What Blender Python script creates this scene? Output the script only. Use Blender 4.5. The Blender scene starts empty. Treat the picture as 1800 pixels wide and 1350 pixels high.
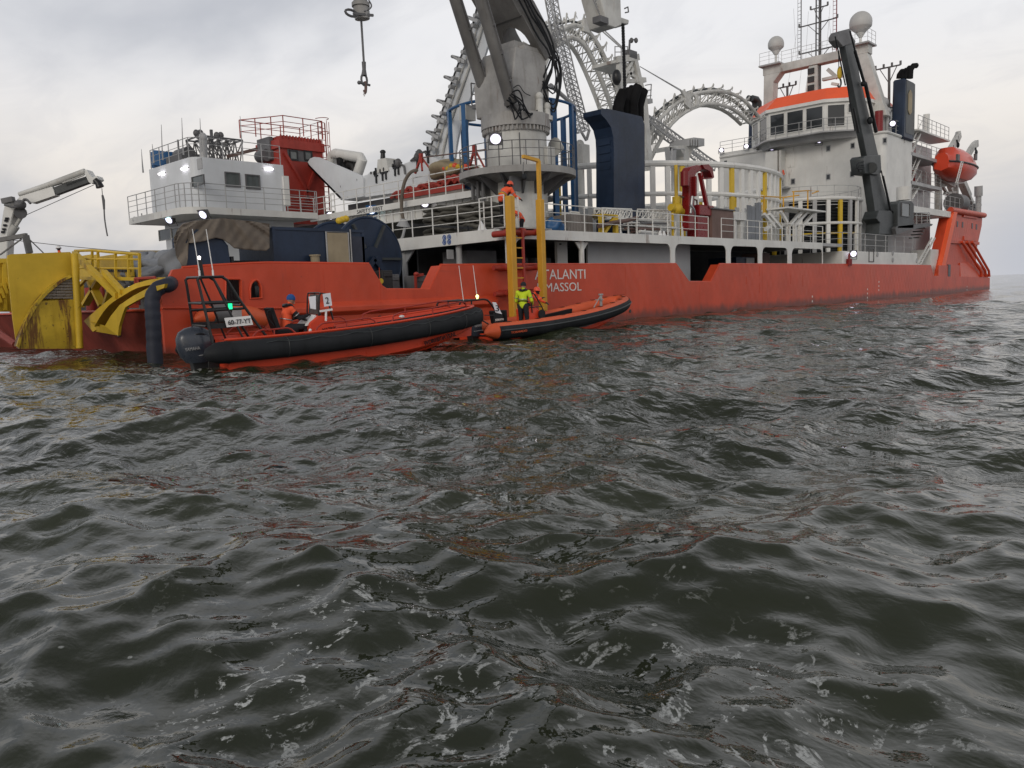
import bpy, bmesh, math, random
import numpy as np
from mathutils import Vector as V, Matrix
from mathutils.geometry import tessellate_polygon
random.seed(7)
SC = bpy.context.scene
COL = SC.collection
# world axes follow the ship: X = forward along the near ship side, Y = inboard, Z = up (water at 0)
# ---------------------------------------------------------------- camera
HEAD = math.radians(43.5); DIST = 23.0; CAMH = 1.55
FPX = 1420.0; ROLL = .037; HOR = 514.6
PITCH = math.atan((675-HOR)*math.cos(ROLL)/FPX)
FW = V((math.cos(HEAD), math.sin(HEAD), 0)); RT = V((math.sin(HEAD), -math.cos(HEAD), 0))
CAM = V((0, -DIST, CAMH))
fwd = FW*math.cos(PITCH) - V((0, 0, math.sin(PITCH)))
up0 = FW*math.sin(PITCH) + V((0, 0, math.cos(PITCH)))
C_ROLL, S_ROLL = math.cos(ROLL), math.sin(ROLL)
cd = bpy.data.cameras.new('camera'); cam = bpy.data.objects.new('camera', cd); COL.objects.link(cam)
cd.sensor_width = 36; cd.lens = 36*FPX/1800; cd.clip_end = 20000; cd.clip_start = .05
m = Matrix((RT*C_ROLL - up0*S_ROLL, RT*S_ROLL + up0*C_ROLL, -fwd)).transposed().to_4x4(); m.translation = CAM
cam.matrix_world = m
SC.camera = cam
# measuring helper: where the sight line through a point of the photo (1800 px wide) meets a plane of the ship's own axes
def ray(x, y):
    dx = (x-900)/FPX; dy = -(y-675)/FPX
    X = dx*C_ROLL + dy*S_ROLL; U = -dx*S_ROLL + dy*C_ROLL
    return fwd + RT*X + up0*U
def P(x, y, w=None, s=None, z=None, d=None):
    r = ray(x, y)
    if w is not None: k = (w - CAM.y)/r.y
    elif s is not None: k = s/r.x
    elif z is not None: k = (z - CAM.z)/r.z
    else: k = d/(r.dot(FW))
    return CAM + r*k
# ---------------------------------------------------------------- world
wd = bpy.data.worlds.new('World'); SC.world = wd; wd.use_nodes = True
nt = wd.node_tree; nt.nodes.clear(); N = nt.nodes.new; L = nt.links.new
SUN_EL, SUN_AZ = 24, 200
out = N('ShaderNodeOutputWorld'); bg = N('ShaderNodeBackground'); bg.inputs[1].default_value = 1.0
sky = N('ShaderNodeTexSky'); sky.sky_type = 'NISHITA'; sky.sun_disc = False
sky.sun_elevation = math.radians(SUN_EL); sky.sun_rotation = math.radians(90-SUN_AZ); sky.air_density = 1.5; sky.dust_density = 4
tc = N('ShaderNodeTexCoord')
def wmath(op, a, b=None, c=None):
    n = N('ShaderNodeMath'); n.operation = op
    for i, v in enumerate((a, b, c)):
        if v is None: continue
        if isinstance(v, (int, float)): n.inputs[i].default_value = v
        else: L(v, n.inputs[i])
    return n.outputs[0]
def wmix(fac, a, b):
    n = N('ShaderNodeMix'); n.data_type = 'RGBA'
    if isinstance(fac, (int, float)): n.inputs[0].default_value = fac
    else: L(fac, n.inputs[0])
    for v, i in ((a, 6), (b, 7)):
        if isinstance(v, tuple): n.inputs[i].default_value = (*v, 1)
        else: L(v, n.inputs[i])
    return n.outputs[2]
sep = N('ShaderNodeSeparateXYZ'); L(tc.outputs['Generated'], sep.inputs[0])
el = sep.outputs[2]
def wsmooth(v, a, b):
    n = N('ShaderNodeMapRange'); n.interpolation_type = 'SMOOTHSTEP'; L(v, n.inputs[0])
    n.inputs[1].default_value = a; n.inputs[2].default_value = b; return n.outputs[0]
def wdot(d):
    n = N('ShaderNodeVectorMath'); n.operation = 'DOT_PRODUCT'; L(tc.outputs['Generated'], n.inputs[0]); n.inputs[1].default_value = d; return n.outputs['Value']
right = wdot(tuple(RT))
# cloud sheet: project the direction on a high plane so the streaks flatten towards the horizon
den = wmath('ADD', wmath('MAXIMUM', el, 0.0), .22)
cx_ = wmath('DIVIDE', sep.outputs[0], den); cy_ = wmath('DIVIDE', sep.outputs[1], den)
cmb = N('ShaderNodeCombineXYZ'); L(cx_, cmb.inputs[0]); L(cy_, cmb.inputs[1])
def wnoise(scale, detail, rough, vec, dist=.4):
    n = N('ShaderNodeTexNoise'); n.inputs['Scale'].default_value = scale; n.inputs['Detail'].default_value = detail
    n.inputs['Roughness'].default_value = rough; n.inputs['Distortion'].default_value = dist; L(vec, n.inputs['Vector']); return n.outputs[0]
mp = N('ShaderNodeMapping'); mp.inputs['Rotation'].default_value = (0, 0, -HEAD); mp.inputs['Scale'].default_value = (1.5, .9, 1); L(cmb.outputs[0], mp.inputs[0])
n1 = wnoise(.9, 6, .48, mp.outputs[0]); n2 = wnoise(.35, 3, .5, cmb.outputs[0], 0)
n3 = wnoise(3.2, 6, .6, mp.outputs[0], .8)
base = wmix(wsmooth(el, .06, .30), (.97, .88, .78), (.90, .895, .915))        # warm near the horizon, bluish white above
lowblue = wmath('MULTIPLY', wmath('SUBTRACT', 1.0, wsmooth(el, .02, .20)), wmath('ADD', wsmooth(right, .30, .58), wsmooth(wmath('MULTIPLY', right, -1.0), .28, .6)))
base = wmix(wmath('MULTIPLY', lowblue, .95), base, (.50, .535, .62))
grey = wmath('MULTIPLY', wsmooth(wmath('ADD', n1, wmath('MULTIPLY', right, -.26)), .49, .80), .92)
base = wmix(grey, base, (.47, .49, .545))
base = wmix(wmath('MULTIPLY', wsmooth(n2, .5, .75), .35), base, (.88, .87, .85))
base = wmix(wmath('MULTIPLY', wsmooth(n3, .42, .70), .20), base, (.56, .565, .62))
skys = N('ShaderNodeVectorMath'); skys.operation = 'SCALE'; L(sky.outputs[0], skys.inputs[0]); skys.inputs['Scale'].default_value = .1
# heavy cloud overhead: the sheet darkens well above the frame, the bright band stays low
dim = N('ShaderNodeVectorMath'); dim.operation = 'SCALE'; L(base, dim.inputs[0])
hi_ = N('ShaderNodeMapRange'); hi_.interpolation_type = 'SMOOTHSTEP'; L(el, hi_.inputs[0]); hi_.inputs[1].default_value = .40; hi_.inputs[2].default_value = .80; hi_.inputs[3].default_value = 1.0; hi_.inputs[4].default_value = .32; L(hi_.outputs[0], dim.inputs['Scale'])
col = wmix(.92, skys.outputs[0], dim.outputs[0])
L(col, bg.inputs[0]); L(bg.outputs[0], out.inputs[0])
ld = bpy.data.lights.new('sun', 'SUN'); ld.energy = .75; ld.angle = math.radians(18); ld.color = (1, .93, .84)
sun = bpy.data.objects.new('sun', ld); COL.objects.link(sun)
sa, se = math.radians(SUN_AZ), math.radians(SUN_EL)
sdir = V((math.cos(sa)*math.cos(se), math.sin(sa)*math.cos(se), math.sin(se)))
sun.rotation_euler = sdir.to_track_quat('Z', 'Y').to_euler(); sun.location = (0, 0, 60)
SC.view_settings.view_transform = 'Standard'; SC.view_settings.look = 'None'; SC.view_settings.gamma = 1
SC.view_settings.exposure = 0; SC.view_settings.use_curve_mapping = False
# ---------------------------------------------------------------- materials
def mat(name, col, rough=.5, wear=.15, rust=0, metal=0, scale=1.0, bump=.15, emit=None, dirt=(.35, .30, .26), spec=.4):
    m = bpy.data.materials.new(name); m.use_nodes = True; t = m.node_tree; b = t.nodes['Principled BSDF']
    NN = t.nodes.new; LL = t.links.new
    b.inputs['Metallic'].default_value = metal; b.inputs['Specular IOR Level'].default_value = spec
    if emit:
        b.inputs['Emission Color'].default_value = (*emit[0], 1); b.inputs['Emission Strength'].default_value = emit[1]
        b.inputs['Base Color'].default_value = (*col, 1); return m
    tc = NN('ShaderNodeTexCoord')
    def noise(s, det, vec, r=.6):
        n = NN('ShaderNodeTexNoise'); n.inputs['Scale'].default_value = s; n.inputs['Detail'].default_value = det; n.inputs['Roughness'].default_value = r
        LL(vec, n.inputs['Vector']); return n.outputs[0]
    def ramp(v, a, c):
        n = NN('ShaderNodeMapRange'); n.interpolation_type = 'SMOOTHSTEP'; LL(v, n.inputs[0]); n.inputs[1].default_value = a; n.inputs[2].default_value = c; return n.outputs[0]
    def mix(f, a, c, amt=1.0):
        n = NN('ShaderNodeMix'); n.data_type = 'RGBA'
        mm = NN('ShaderNodeMath'); mm.operation = 'MULTIPLY'; LL(f, mm.inputs[0]); mm.inputs[1].default_value = amt; LL(mm.outputs[0], n.inputs[0])
        for v, i in ((a, 6), (c, 7)):
            if isinstance(v, tuple): n.inputs[i].default_value = (*v[:3], 1)
            else: LL(v, n.inputs[i])
        return n.outputs[2]
    o = tc.outputs['Object']
    st = NN('ShaderNodeMapping'); st.inputs['Scale'].default_value = (1, 1, .12); LL(o, st.inputs[0])
    big = noise(.55*scale, 4, o); streak = noise(3.0*scale, 5, st.outputs[0]); fine = noise(9*scale, 6, o)
    lo = tuple(c*(1-wear) for c in col); hi = tuple(min(1, c*(1+wear*.6)+wear*.02) for c in col)
    c = mix(ramp(big, .3, .7), lo, hi)
    c = mix(ramp(streak, .50, .78), c, tuple(dirt[i]*col[i]*1.2 for i in range(3)), wear*1.6 if wear*1.6 < .8 else .8)
    c = mix(ramp(fine, .52, .72), c, tuple(v*.72 for v in col), wear)
    if rust:
        rn = noise(1.6*scale, 7, st.outputs[0], .7); c = mix(ramp(rn, .62-.1*rust, .68-.07*rust), c, (.12, .045, .02), min(1, .5+rust*.3))
        rn2 = noise(6*scale, 6, o, .7); c = mix(ramp(rn2, .66-.05*rust, .72-.05*rust), c, (.06, .035, .03), min(1, .5+rust*.3))
    LL(c, b.inputs['Base Color'])
    rr = NN('ShaderNodeMapRange'); LL(fine, rr.inputs[0]); rr.inputs[3].default_value = max(.04, rough-.12); rr.inputs[4].default_value = min(1, rough+.15); LL(rr.outputs[0], b.inputs['Roughness'])
    if bump:
        bp = NN('ShaderNodeBump'); bp.inputs['Strength'].default_value = bump; bp.inputs['Distance'].default_value = .03; LL(big, bp.inputs['Height'])
        b2 = NN('ShaderNodeBump'); b2.inputs['Strength'].default_value = bump; b2.inputs['Distance'].default_value = .004; LL(fine, b2.inputs['Height']); LL(bp.outputs[0], b2.inputs['Normal'])
        LL(b2.outputs[0], b.inputs['Normal'])
    return m
M = dict(
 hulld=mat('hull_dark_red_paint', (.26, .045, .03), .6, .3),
 red=mat('red_paint', (.33, .036, .024), .5, .2),
 dkred=mat('dark_red_gloss_paint', (.20, .008, .010), .28, .12),
 white=mat('white_ship_paint', (.71, .71, .685), .45, .10, .1, bump=.2, dirt=(.62, .52, .42)),
 whitec=mat('cool_white_paint', (.64, .665, .69), .4, .08, 0, bump=.2, dirt=(.7, .6, .5)),
 offw=mat('weathered_white_paint', (.54, .54, .515), .5, .25, .15, dirt=(.5, .42, .35)),
 grey=mat('crane_grey_paint', (.135, .132, .128), .5, .3, .12, dirt=(.4, .35, .3)),
 mgrey=mat('turret_grey_paint', (.33, .325, .315), .5, .28, .2, dirt=(.4, .35, .3)),
 soot=mat('sooty_black_steel', (.008, .008, .009), .8, .3, spec=.1),
 dkgrey=mat('dark_grey_paint', (.12, .12, .125), .5, .25),
 lgrey=mat('light_grey_steel', (.38, .385, .39), .45, .15),
 blk=mat('black_rubber', (.014, .016, .019), .6, .3, spec=.2),
 blkp=mat('black_satin_paint', (.015, .016, .018), .35, .2),
 char=mat('charcoal_crane_paint', (.045, .052, .055), .45, .3),
 blue=mat('navy_blue_paint', (.009, .023, .055), .45, .3),
 bblue=mat('bright_blue_paint', (.02, .10, .25), .4, .2),
 yel=mat('weathered_yellow_paint', (.64, .43, .03), .5, .18, .15, dirt=(.5, .4, .3)),
 yrust=mat('scraped_yellow_paint', (.60, .42, .035), .5, .28, 1.45, scale=1.3),
 yel2=mat('fender_yellow_paint', (.62, .33, .03), .5, .12),
 tarp=mat('brown_tarpaulin', (.16, .135, .11), .85, .3, bump=.6),
 tan=mat('tan_board', (.36, .30, .20), .7, .2),
 gtarp=mat('grey_tarpaulin', (.22, .235, .26), .6, .25, bump=.5),
 dktarp=mat('olive_net_cloth', (.10, .095, .08), .9, .35, bump=.8),
 wood=mat('weathered_plank', (.20, .18, .165), .8, .35),
 deck=mat('deck_green_grey', (.07, .075, .07), .7, .3),
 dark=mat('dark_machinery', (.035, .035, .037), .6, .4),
 brown=mat('brown_box_paint', (.16, .10, .085), .6, .3),
 glass=mat('dark_window_glass', (.018, .022, .026), .08, .05, bump=0, spec=.7),
 gglass=mat('grey_window_glass', (.10, .115, .115), .12, .3, bump=0, spec=.7),
 hose=mat('dark_blue_hose_rubber', (.028, .034, .055), .6, .3, .1),
 rope=mat('rope_fibre', (.30, .28, .25), .9, .3),
 flor=mat('fluorescent_orange_paint', (.90, .13, .045), .45, .06),
 rtube=mat('red_gelcoat', (.66, .065, .026), .3, .1),
 borange=mat('boat_orange_fabric', (.68, .11, .035), .5, .12),
 wht=mat('white_plastic', (.80, .80, .80), .4, .03, bump=0),
 paper=mat('paper_sheet', (.78, .80, .86), .8, .03, bump=0),
 print_=mat('black_print', (.012, .012, .016), .5, 0, bump=0),
 wprint=mat('white_print', (.78, .75, .72), .6, .1, bump=0),
 bprint=mat('blue_print', (.05, .12, .35), .6, .05, bump=0),
 skin=mat('skin', (.42, .22, .15), .5, .05, bump=0),
 hivis=mat('high_visibility_orange_cloth', (.95, .13, .05), .8, .12, bump=.2),
 hivy=mat('high_visibility_yellow_cloth', (.62, .80, .03), .8, .10, bump=.2),
 dcloth=mat('dark_cloth', (.018, .019, .024), .85, .2, bump=.2),
 bcloth=mat('blue_wool', (.02, .09, .30), .9, .15, bump=.3),
 helm=mat('orange_helmet_plastic', (.80, .11, .05), .35, .05),
 cow=mat('engine_cowling_grey', (.035, .044, .062), .28, .1, bump=0, spec=.6),
 silver=mat('galvanised_steel', (.40, .41, .42), .4, .2, metal=.6),
 radome=mat('radome_white', (.50, .50, .49), .5, .06, bump=0),
 lampw=mat('lit_lamp_white', (1, 1, 1), emit=((1, .93, .98), 7)),
 lampv=mat('lit_lamp_violet_white', (1, 1, 1), emit=((.85, .78, 1), 8)),
 lampc=mat('lit_lamp_cyan', (1, 1, 1), emit=((.62, .95, 1), 5)),
 lampd=mat('lamp_reflector_glow', (1, 1, 1), emit=((.72, .66, .95), 1.1)),
 lampy=mat('lit_tube_yellow', (1, 1, 1), emit=((.95, 1, .25), 2.2)),
 lampg=mat('lit_navigation_green', (0, 1, .3), emit=((.02, 1, .35), 1.3)),
)
def hull_mat():
    m = mat('hull_orange_paint', (.58, .067, .024), .42, .12, 0, bump=.4, dirt=(.5, .4, .35)); t = m.node_tree; b = t.nodes['Principled BSDF']; NN = t.nodes.new; LL = t.links.new
    tc = NN('ShaderNodeTexCoord').outputs['Object']; sp = NN('ShaderNodeSeparateXYZ'); LL(tc, sp.inputs[0])
    def noise(s, det, sc, r=.6):
        mp_ = NN('ShaderNodeMapping'); mp_.inputs['Scale'].default_value = sc; LL(tc, mp_.inputs[0]); n = NN('ShaderNodeTexNoise'); n.inputs['Scale'].default_value = s; n.inputs['Detail'].default_value = det; n.inputs['Roughness'].default_value = r; LL(mp_.outputs[0], n.inputs['Vector']); return n.outputs[0]
    def mr(v, a, c, d=0, e=1):
        n = NN('ShaderNodeMapRange'); n.interpolation_type = 'SMOOTHSTEP'; LL(v, n.inputs[0]); n.inputs[1].default_value = a; n.inputs[2].default_value = c; n.inputs[3].default_value = d; n.inputs[4].default_value = e; return n.outputs[0]
    def ma(op, a, c):
        n = NN('ShaderNodeMath'); n.operation = op
        for i, v in enumerate((a, c)):
            if isinstance(v, (int, float)): n.inputs[i].default_value = v
            else: LL(v, n.inputs[i])
        return n.outputs[0]
    cur = b.inputs['Base Color'].links[0].from_socket
    def over(f, col_):
        nonlocal cur
        n = NN('ShaderNodeMix'); n.data_type = 'RGBA'; LL(f, n.inputs[0]); LL(cur, n.inputs[6]); n.inputs[7].default_value = (*col_, 1); cur = n.outputs[2]
    over(mr(noise(.35, 3, (1, 1, .5)), .45, .75, 0, .22), (.50, .12, .065))           # chalky faded paint
    over(mr(noise(1.1, 6, (.25, 1, 3.2), .65), .62, .76, 0, .4), (.24, .05, .03))       # long horizontal scrapes
    over(mr(noise(2.6, 6, (1.6, 1, .10), .6), .62, .78, 0, .38), (.20, .05, .032))          # vertical runs
    over(mr(noise(5, 7, (1, 1, 1), .7), .66, .70, 0, .8), (.10, .04, .03))                  # chips
    wl = ma('ADD', sp.outputs[2], ma('MULTIPLY', ma('SUBTRACT', noise(1.3, 5, (1, 1, .4)), .5), .9))
    over(mr(wl, .10, .62, .78, 0), (.07, .035, .028))                                     # growth and grime at the waterline
    LL(cur, b.inputs['Base Color'])
    # plating dished between the frames
    wv = NN('ShaderNodeMath'); wv.operation = 'SINE'; LL(ma('MULTIPLY', sp.outputs[0], 8.97), wv.inputs[0])
    wz_ = NN('ShaderNodeMath'); wz_.operation = 'SINE'; LL(ma('MULTIPLY', sp.outputs[2], 5.3), wz_.inputs[0])
    h = ma('MULTIPLY', ma('MULTIPLY', wv.outputs[0], wz_.outputs[0]), mr(noise(.5, 2, (1, 1, 1)), .35, .7))
    bp = NN('ShaderNodeBump'); bp.inputs['Strength'].default_value = .5; bp.inputs['Distance'].default_value = .012; LL(h, bp.inputs['Height'])
    if b.inputs['Normal'].links: LL(b.inputs['Normal'].links[0].from_socket, bp.inputs['Normal'])
    LL(bp.outputs[0], b.inputs['Normal'])
    return m
M['hull'] = hull_mat()
# ---------------------------------------------------------------- mesh building
WO = {}
def wo(o): return WO.get(o.name, V((0, 0, 0)))
class MB:
    def __init__(s): s.v = []; s.f = []; s.mi = []; s.sm = []
    def add(s, vs, fs, mi=0, smooth=False):
        n = len(s.v); s.v += [tuple(v) for v in vs]
        for f in fs: s.f.append(tuple(n+i for i in f)); s.mi.append(mi); s.sm.append(smooth)
        return s
    def box(s, a, b, mi=0):
        x0, y0, z0 = a; x1, y1, z1 = b
        return s.hexa([(x0, y0, z0), (x1, y0, z0), (x1, y1, z0), (x0, y1, z0), (x0, y0, z1), (x1, y0, z1), (x1, y1, z1), (x0, y1, z1)], mi)
    def hexa(s, p, mi=0): return s.add(p, [(0, 3, 2, 1), (4, 5, 6, 7), (0, 1, 5, 4), (1, 2, 6, 5), (2, 3, 7, 6), (3, 0, 4, 7)], mi)
    def bar(s, a, b, wx=.1, wy=None, mi=0, up=None):
        a, b = V(a), V(b); wy = wy or wx; d = (b-a).normalized(); u = V(up) if up else (V((0, 0, 1)) if abs(d.z) < .9 else V((0, 1, 0)))
        x = d.cross(u).normalized()*wx/2; y = x.cross(d).normalized()*wy/2
        return s.hexa([a-x-y, a+x-y, a+x+y, a-x+y, b-x-y, b+x-y, b+x+y, b-x+y], mi)
    def tube(s, pts, r, n=8, mi=0, closed=False, cap=True):
        pts = [V(p) for p in pts]; k = len(pts); rs = r if isinstance(r, (list, tuple)) else [r]*k
        prev = None; rings = []
        for i, p in enumerate(pts):
            if closed: d = pts[(i+1) % k]-pts[i-1]
            else: d = pts[min(i+1, k-1)]-pts[max(i-1, 0)]
            if d.length < 1e-9: d = V((0, 0, 1))
            d.normalize()
            if prev is None: u = d.cross(V((0, 0, 1)) if abs(d.z) < .9 else V((1, 0, 0))).normalized()
            else: u = (prev - d*prev.dot(d)).normalized()
            prev = u; w = d.cross(u)
            rings.append([p+(u*math.cos(2*math.pi*j/n)+w*math.sin(2*math.pi*j/n))*rs[i] for j in range(n)])
        vs = [q for rg in rings for q in rg]; fs = []
        for i in range(k if closed else k-1):
            for j in range(n):
                a = i*n+j; b = i*n+(j+1) % n; c = ((i+1) % k)*n+(j+1) % n; d = ((i+1) % k)*n+j
                fs.append((a, d, c, b))
        s.add(vs, fs, mi, True)
        if cap and not closed:
            s.add(rings[0], [tuple(range(n))], mi); s.add(rings[-1], [tuple(reversed(range(n)))], mi)
        return s
    def cyl(s, a, b, r0, r1=None, n=16, mi=0): return s.tube([a, b], [r0, r0 if r1 is None else r1], n, mi)
    def lathe(s, prof, c=(0, 0, 0), n=24, mi=0, smooth=True, a0=0, a1=2*math.pi):
        c = V(c); full = abs(a1-a0-2*math.pi) < 1e-6; m_ = n if full else n+1; vs = []; fs = []
        for r, z in prof:
            for j in range(m_):
                a = a0+(a1-a0)*j/n; vs.append((c.x+r*math.cos(a), c.y+r*math.sin(a), c.z+z))
        for i in range(len(prof)-1):
            for j in range(n):
                j2 = (j+1) % m_ if full else j+1
                fs.append((i*m_+j, i*m_+j2, (i+1)*m_+j2, (i+1)*m_+j))
        return s.add(vs, fs, mi, smooth)
    def prism(s, outer, d0, d1, fn, holes=(), mi=0, smooth=False):
        # outline (u,v) with holes, pushed from depth d0 to d1; fn(u,v,d) -> point
        loops = [list(outer)]+[list(h) for h in holes]; flat = [q for l in loops for q in l]
        tris = tessellate_polygon([[V((q[0], q[1], 0)) for q in l] for l in loops])
        n = len(flat); vs = [fn(q[0], q[1], d0) for q in flat]+[fn(q[0], q[1], d1) for q in flat]
        fs = [tuple(t) for t in tris]+[tuple(n+i for i in reversed(t)) for t in tris]; s.add(vs, fs, mi, False)
        o = 0
        for l in loops:
            k = len(l); s.add([vs[o+i] for i in range(k)]+[vs[n+o+i] for i in range(k)], [(i, (i+1) % k, k+(i+1) % k, k+i) for i in range(k)], mi, smooth); o += k
        return s
    def ell(s, c, r, n=16, m_=10, mi=0, rot=None):
        c = V(c); vs = []; fs = []
        for i in range(m_+1):
            t = math.pi*i/m_
            for j in range(n):
                a = 2*math.pi*j/n; q = V((r[0]*math.sin(t)*math.cos(a), r[1]*math.sin(t)*math.sin(a), r[2]*math.cos(t)))
                if rot: q = rot @ q
                vs.append(c+q)
        for i in range(m_):
            for j in range(n): fs.append((i*n+j, i*n+(j+1) % n, (i+1)*n+(j+1) % n, (i+1)*n+j))
        return s.add(vs, fs, mi, True)
    def build(s, name, mt, parent=None, label=None, kind=None, bevel=0):
        me = bpy.data.meshes.new(name); me.from_pydata(s.v, [], s.f)
        ms = mt if isinstance(mt, (list, tuple)) else [mt]
        for q in ms: me.materials.append(M[q] if isinstance(q, str) else q)
        me.polygons.foreach_set('material_index', s.mi); me.polygons.foreach_set('use_smooth', s.sm)
        bm = bmesh.new(); bm.from_mesh(me); bmesh.ops.remove_doubles(bm, verts=bm.verts, dist=1e-5)
        bmesh.ops.recalc_face_normals(bm, faces=bm.faces)
        if bevel: 
            es = [e for e in bm.edges if len(e.link_faces) == 2 and e.calc_face_angle(0) > .5 and e.calc_length() > bevel*3]
            bmesh.ops.bevel(bm, geom=es, offset=bevel, segments=1, affect='EDGES', clamp_overlap=True)
        bm.to_mesh(me); bm.free()
        if any(s.sm) and not getattr(s, 'soft', False):
            try: me.set_sharp_from_angle(angle=math.radians(40))
            except Exception: pass
        return link(name, me, parent, label, kind)
def link(name, me, parent=None, label=None, kind=None):
    o = bpy.data.objects.new(name, me); COL.objects.link(o)
    if parent is not None:
        o.parent = parent; o.location = -wo(parent); WO[o.name] = V((0, 0, 0))
    if label: o['label'] = label
    if kind: o['kind'] = kind
    return o
def thing(name, label, cat, loc=None, group=None):
    o = bpy.data.objects.new(name, None); COL.objects.link(o); o.empty_display_size = .3
    if loc is not None: o.location = loc; WO[o.name] = V(loc)
    o['label'] = label; o['category'] = cat
    if group: o['group'] = group
    return o
def tag(o, label, cat, group=None):
    o['label'] = label; o['category'] = cat
    if group: o['group'] = group
    return o
def SZ(u, v, d): return V((u, d, v))     # side profile: u along the ship, v up, depth inboard
def WZ(u, v, d): return V((d, u, v))     # cross profile: u inboard, v up, depth along the ship
def sz(x, y, w): p = P(x, y, w=w); return (p.x, p.z)
def wz(x, y, s): p = P(x, y, s=s); return (p.y, p.z)
def text(s_, a, b, h, nrm, mt, parent, name='lettering', label=None, ext=.012):
    # letters from point a (lower left) to b (lower right), capital height h
    c = bpy.data.curves.new('t', 'FONT'); c.body = s_; c.extrude = .02; c.resolution_u = 3
    ob = bpy.data.objects.new('t', c); COL.objects.link(ob); bpy.context.view_layer.update()
    me = bpy.data.meshes.new_from_object(ob.evaluated_get(bpy.context.evaluated_depsgraph_get()))
    bpy.data.objects.remove(ob); bpy.data.curves.remove(c)
    me.name = name
    xs = [v.co.x for v in me.vertices]; ys = [v.co.y for v in me.vertices]; x0, x1 = min(xs), max(xs); y1 = max(ys)
    a, b = V(a), V(b); n = V(nrm).normalized(); u = (b-a)/(x1-x0); vv = (n.cross(b-a)).normalized()*(h/y1)
    for v in me.vertices: v.co = a+u*(v.co.x-x0)+vv*v.co.y+n*(ext if v.co.z > 0 else 0)
    me.materials.clear(); me.materials.append(M[mt])
    return link(name, me, parent, label)
def rail(pts, parent, h=1.1, mt='white', rails=(1, .68, .36), post=1.5, r=.026, name='railing', label=None, pr=None, ends=True):
    mb = MB(); pts = [V(p) for p in pts]; acc = 0
    for f in rails: mb.tube([p+V((0, 0, h*f)) for p in pts], r if f == 1 else r*.7, 6)
    for a, b in zip(pts[:-1], pts[1:]):
        n = max(1, round((b-a).length/post))
        for i in range(n): q = a.lerp(b, i/n); mb.cyl(q, q+V((0, 0, h)), pr or r*1.15, n=6)
    mb.cyl(pts[-1], pts[-1]+V((0, 0, h)), pr or r*1.15, n=6)
    return mb.build(name, mt, parent, label)
def truss(mb, A, B, r=.05, rb=.03, mi=0, n=6):
    # lattice between two chord polylines with the same number of points
    mb.tube(A, r, n, mi); mb.tube(B, r, n, mi)
    for i in range(len(A)-1):
        mb.tube([A[i], B[i+1]], rb, 4, mi, cap=False); mb.tube([B[i], A[i+1]], rb, 4, mi, cap=False); mb.tube([A[i], B[i]], rb, 4, mi, cap=False)
    mb.tube([A[-1], B[-1]], rb, 4, mi, cap=False)
def resample(pts, n):
    pts = [V(p) for p in pts]; d = [0]
    for a, b in zip(pts[:-1], pts[1:]): d.append(d[-1]+(b-a).length)
    out_ = []
    for i in range(n):
        t = d[-1]*i/(n-1); k = 0
        while k < len(pts)-2 and d[k+1] < t: k += 1
        f = (t-d[k])/max(1e-9, d[k+1]-d[k]); p0 = pts[max(k-1, 0)]; p1 = pts[k]; p2 = pts[k+1]; p3 = pts[min(k+2, len(pts)-1)]
        out_.append(.5*((2*p1)+(-p0+p2)*f+(2*p0-5*p1+4*p2-p3)*f*f+(-p0+3*p1-3*p2+p3)*f**3))
    return out_
def window(parent, a, b, c, d, nrm, fr=.05, frame='dkgrey', pane='gglass', dep=.06, name='window'):
    # four corners (counter-clockwise seen from outside) -> proud frame and recessed pane in one piece
    q = [V(p) for p in (a, b, c, d)]; ctr = sum(q, V())/4; n = V(nrm).normalized(); mb = MB()
    inn = [p+(ctr-p).normalized()*fr*1.4 for p in q]
    o1 = [p+n*dep for p in q]; i1 = [p+n*dep for p in inn]; i0 = [p+n*.015 for p in inn]; o0 = [p-n*.01 for p in q]
    mb.add(o1+i1+i0+o0, [(k, (k+1) % 4, 4+(k+1) % 4, 4+k) for k in range(4)]+[(4+k, 4+(k+1) % 4, 8+(k+1) % 4, 8+k) for k in range(4)]+[(k, 12+k, 12+(k+1) % 4, (k+1) % 4) for k in range(4)])
    mb.add(i0, [(0, 1, 2, 3)], 1)
    return mb.build(name, [frame, pane], parent)
def flood(parent, pos, aim, size=.35, lamp='lampw', name='floodlight', housing='dkgrey', label=None):
    p = V(pos); n = V(aim).normalized(); u = n.cross(V((0, 0, 1))).normalized(); v = u.cross(n); h = size/2; mb = MB()
    def Q(a, b, c): return p+u*a+v*b+n*c
    mb.hexa([Q(-h*1.15, -h*1.05, 0), Q(h*1.15, -h*1.05, 0), Q(h*1.15, h*1.05, 0), Q(-h*1.15, h*1.05, 0), Q(-h*.6, -h*.5, -h*1.2), Q(h*.6, -h*.5, -h*1.2), Q(h*.6, h*.5, -h*1.2), Q(-h*.6, h*.5, -h*1.2)])
    mb.bar(Q(-h*1.25, 0, -h*.3), Q(-h*1.25, -h*1.7, -h*.3), .03); mb.bar(Q(h*1.25, 0, -h*.3), Q(h*1.25, -h*1.7, -h*.3), .03); mb.bar(Q(-h*1.3, -h*1.7, -h*.3), Q(h*1.3, -h*1.7, -h*.3), .03)
    mb.tube([Q(0, 0, .003), Q(0, 0, h*.12)], [h*.95, h*.90], 16, 2); mb.tube([Q(0, 0, h*.12), Q(0, 0, h*.2)], [h*.62, h*.56], 16, 1)
    mb.tube([Q(h*1.0*math.cos(t), h*.92*math.sin(t), h*.1) for t in [2*math.pi*i/16 for i in range(16)]], h*.09, 5, closed=True)
    return mb.build(name, [housing, lamp, 'lampd'], parent, label)
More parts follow.
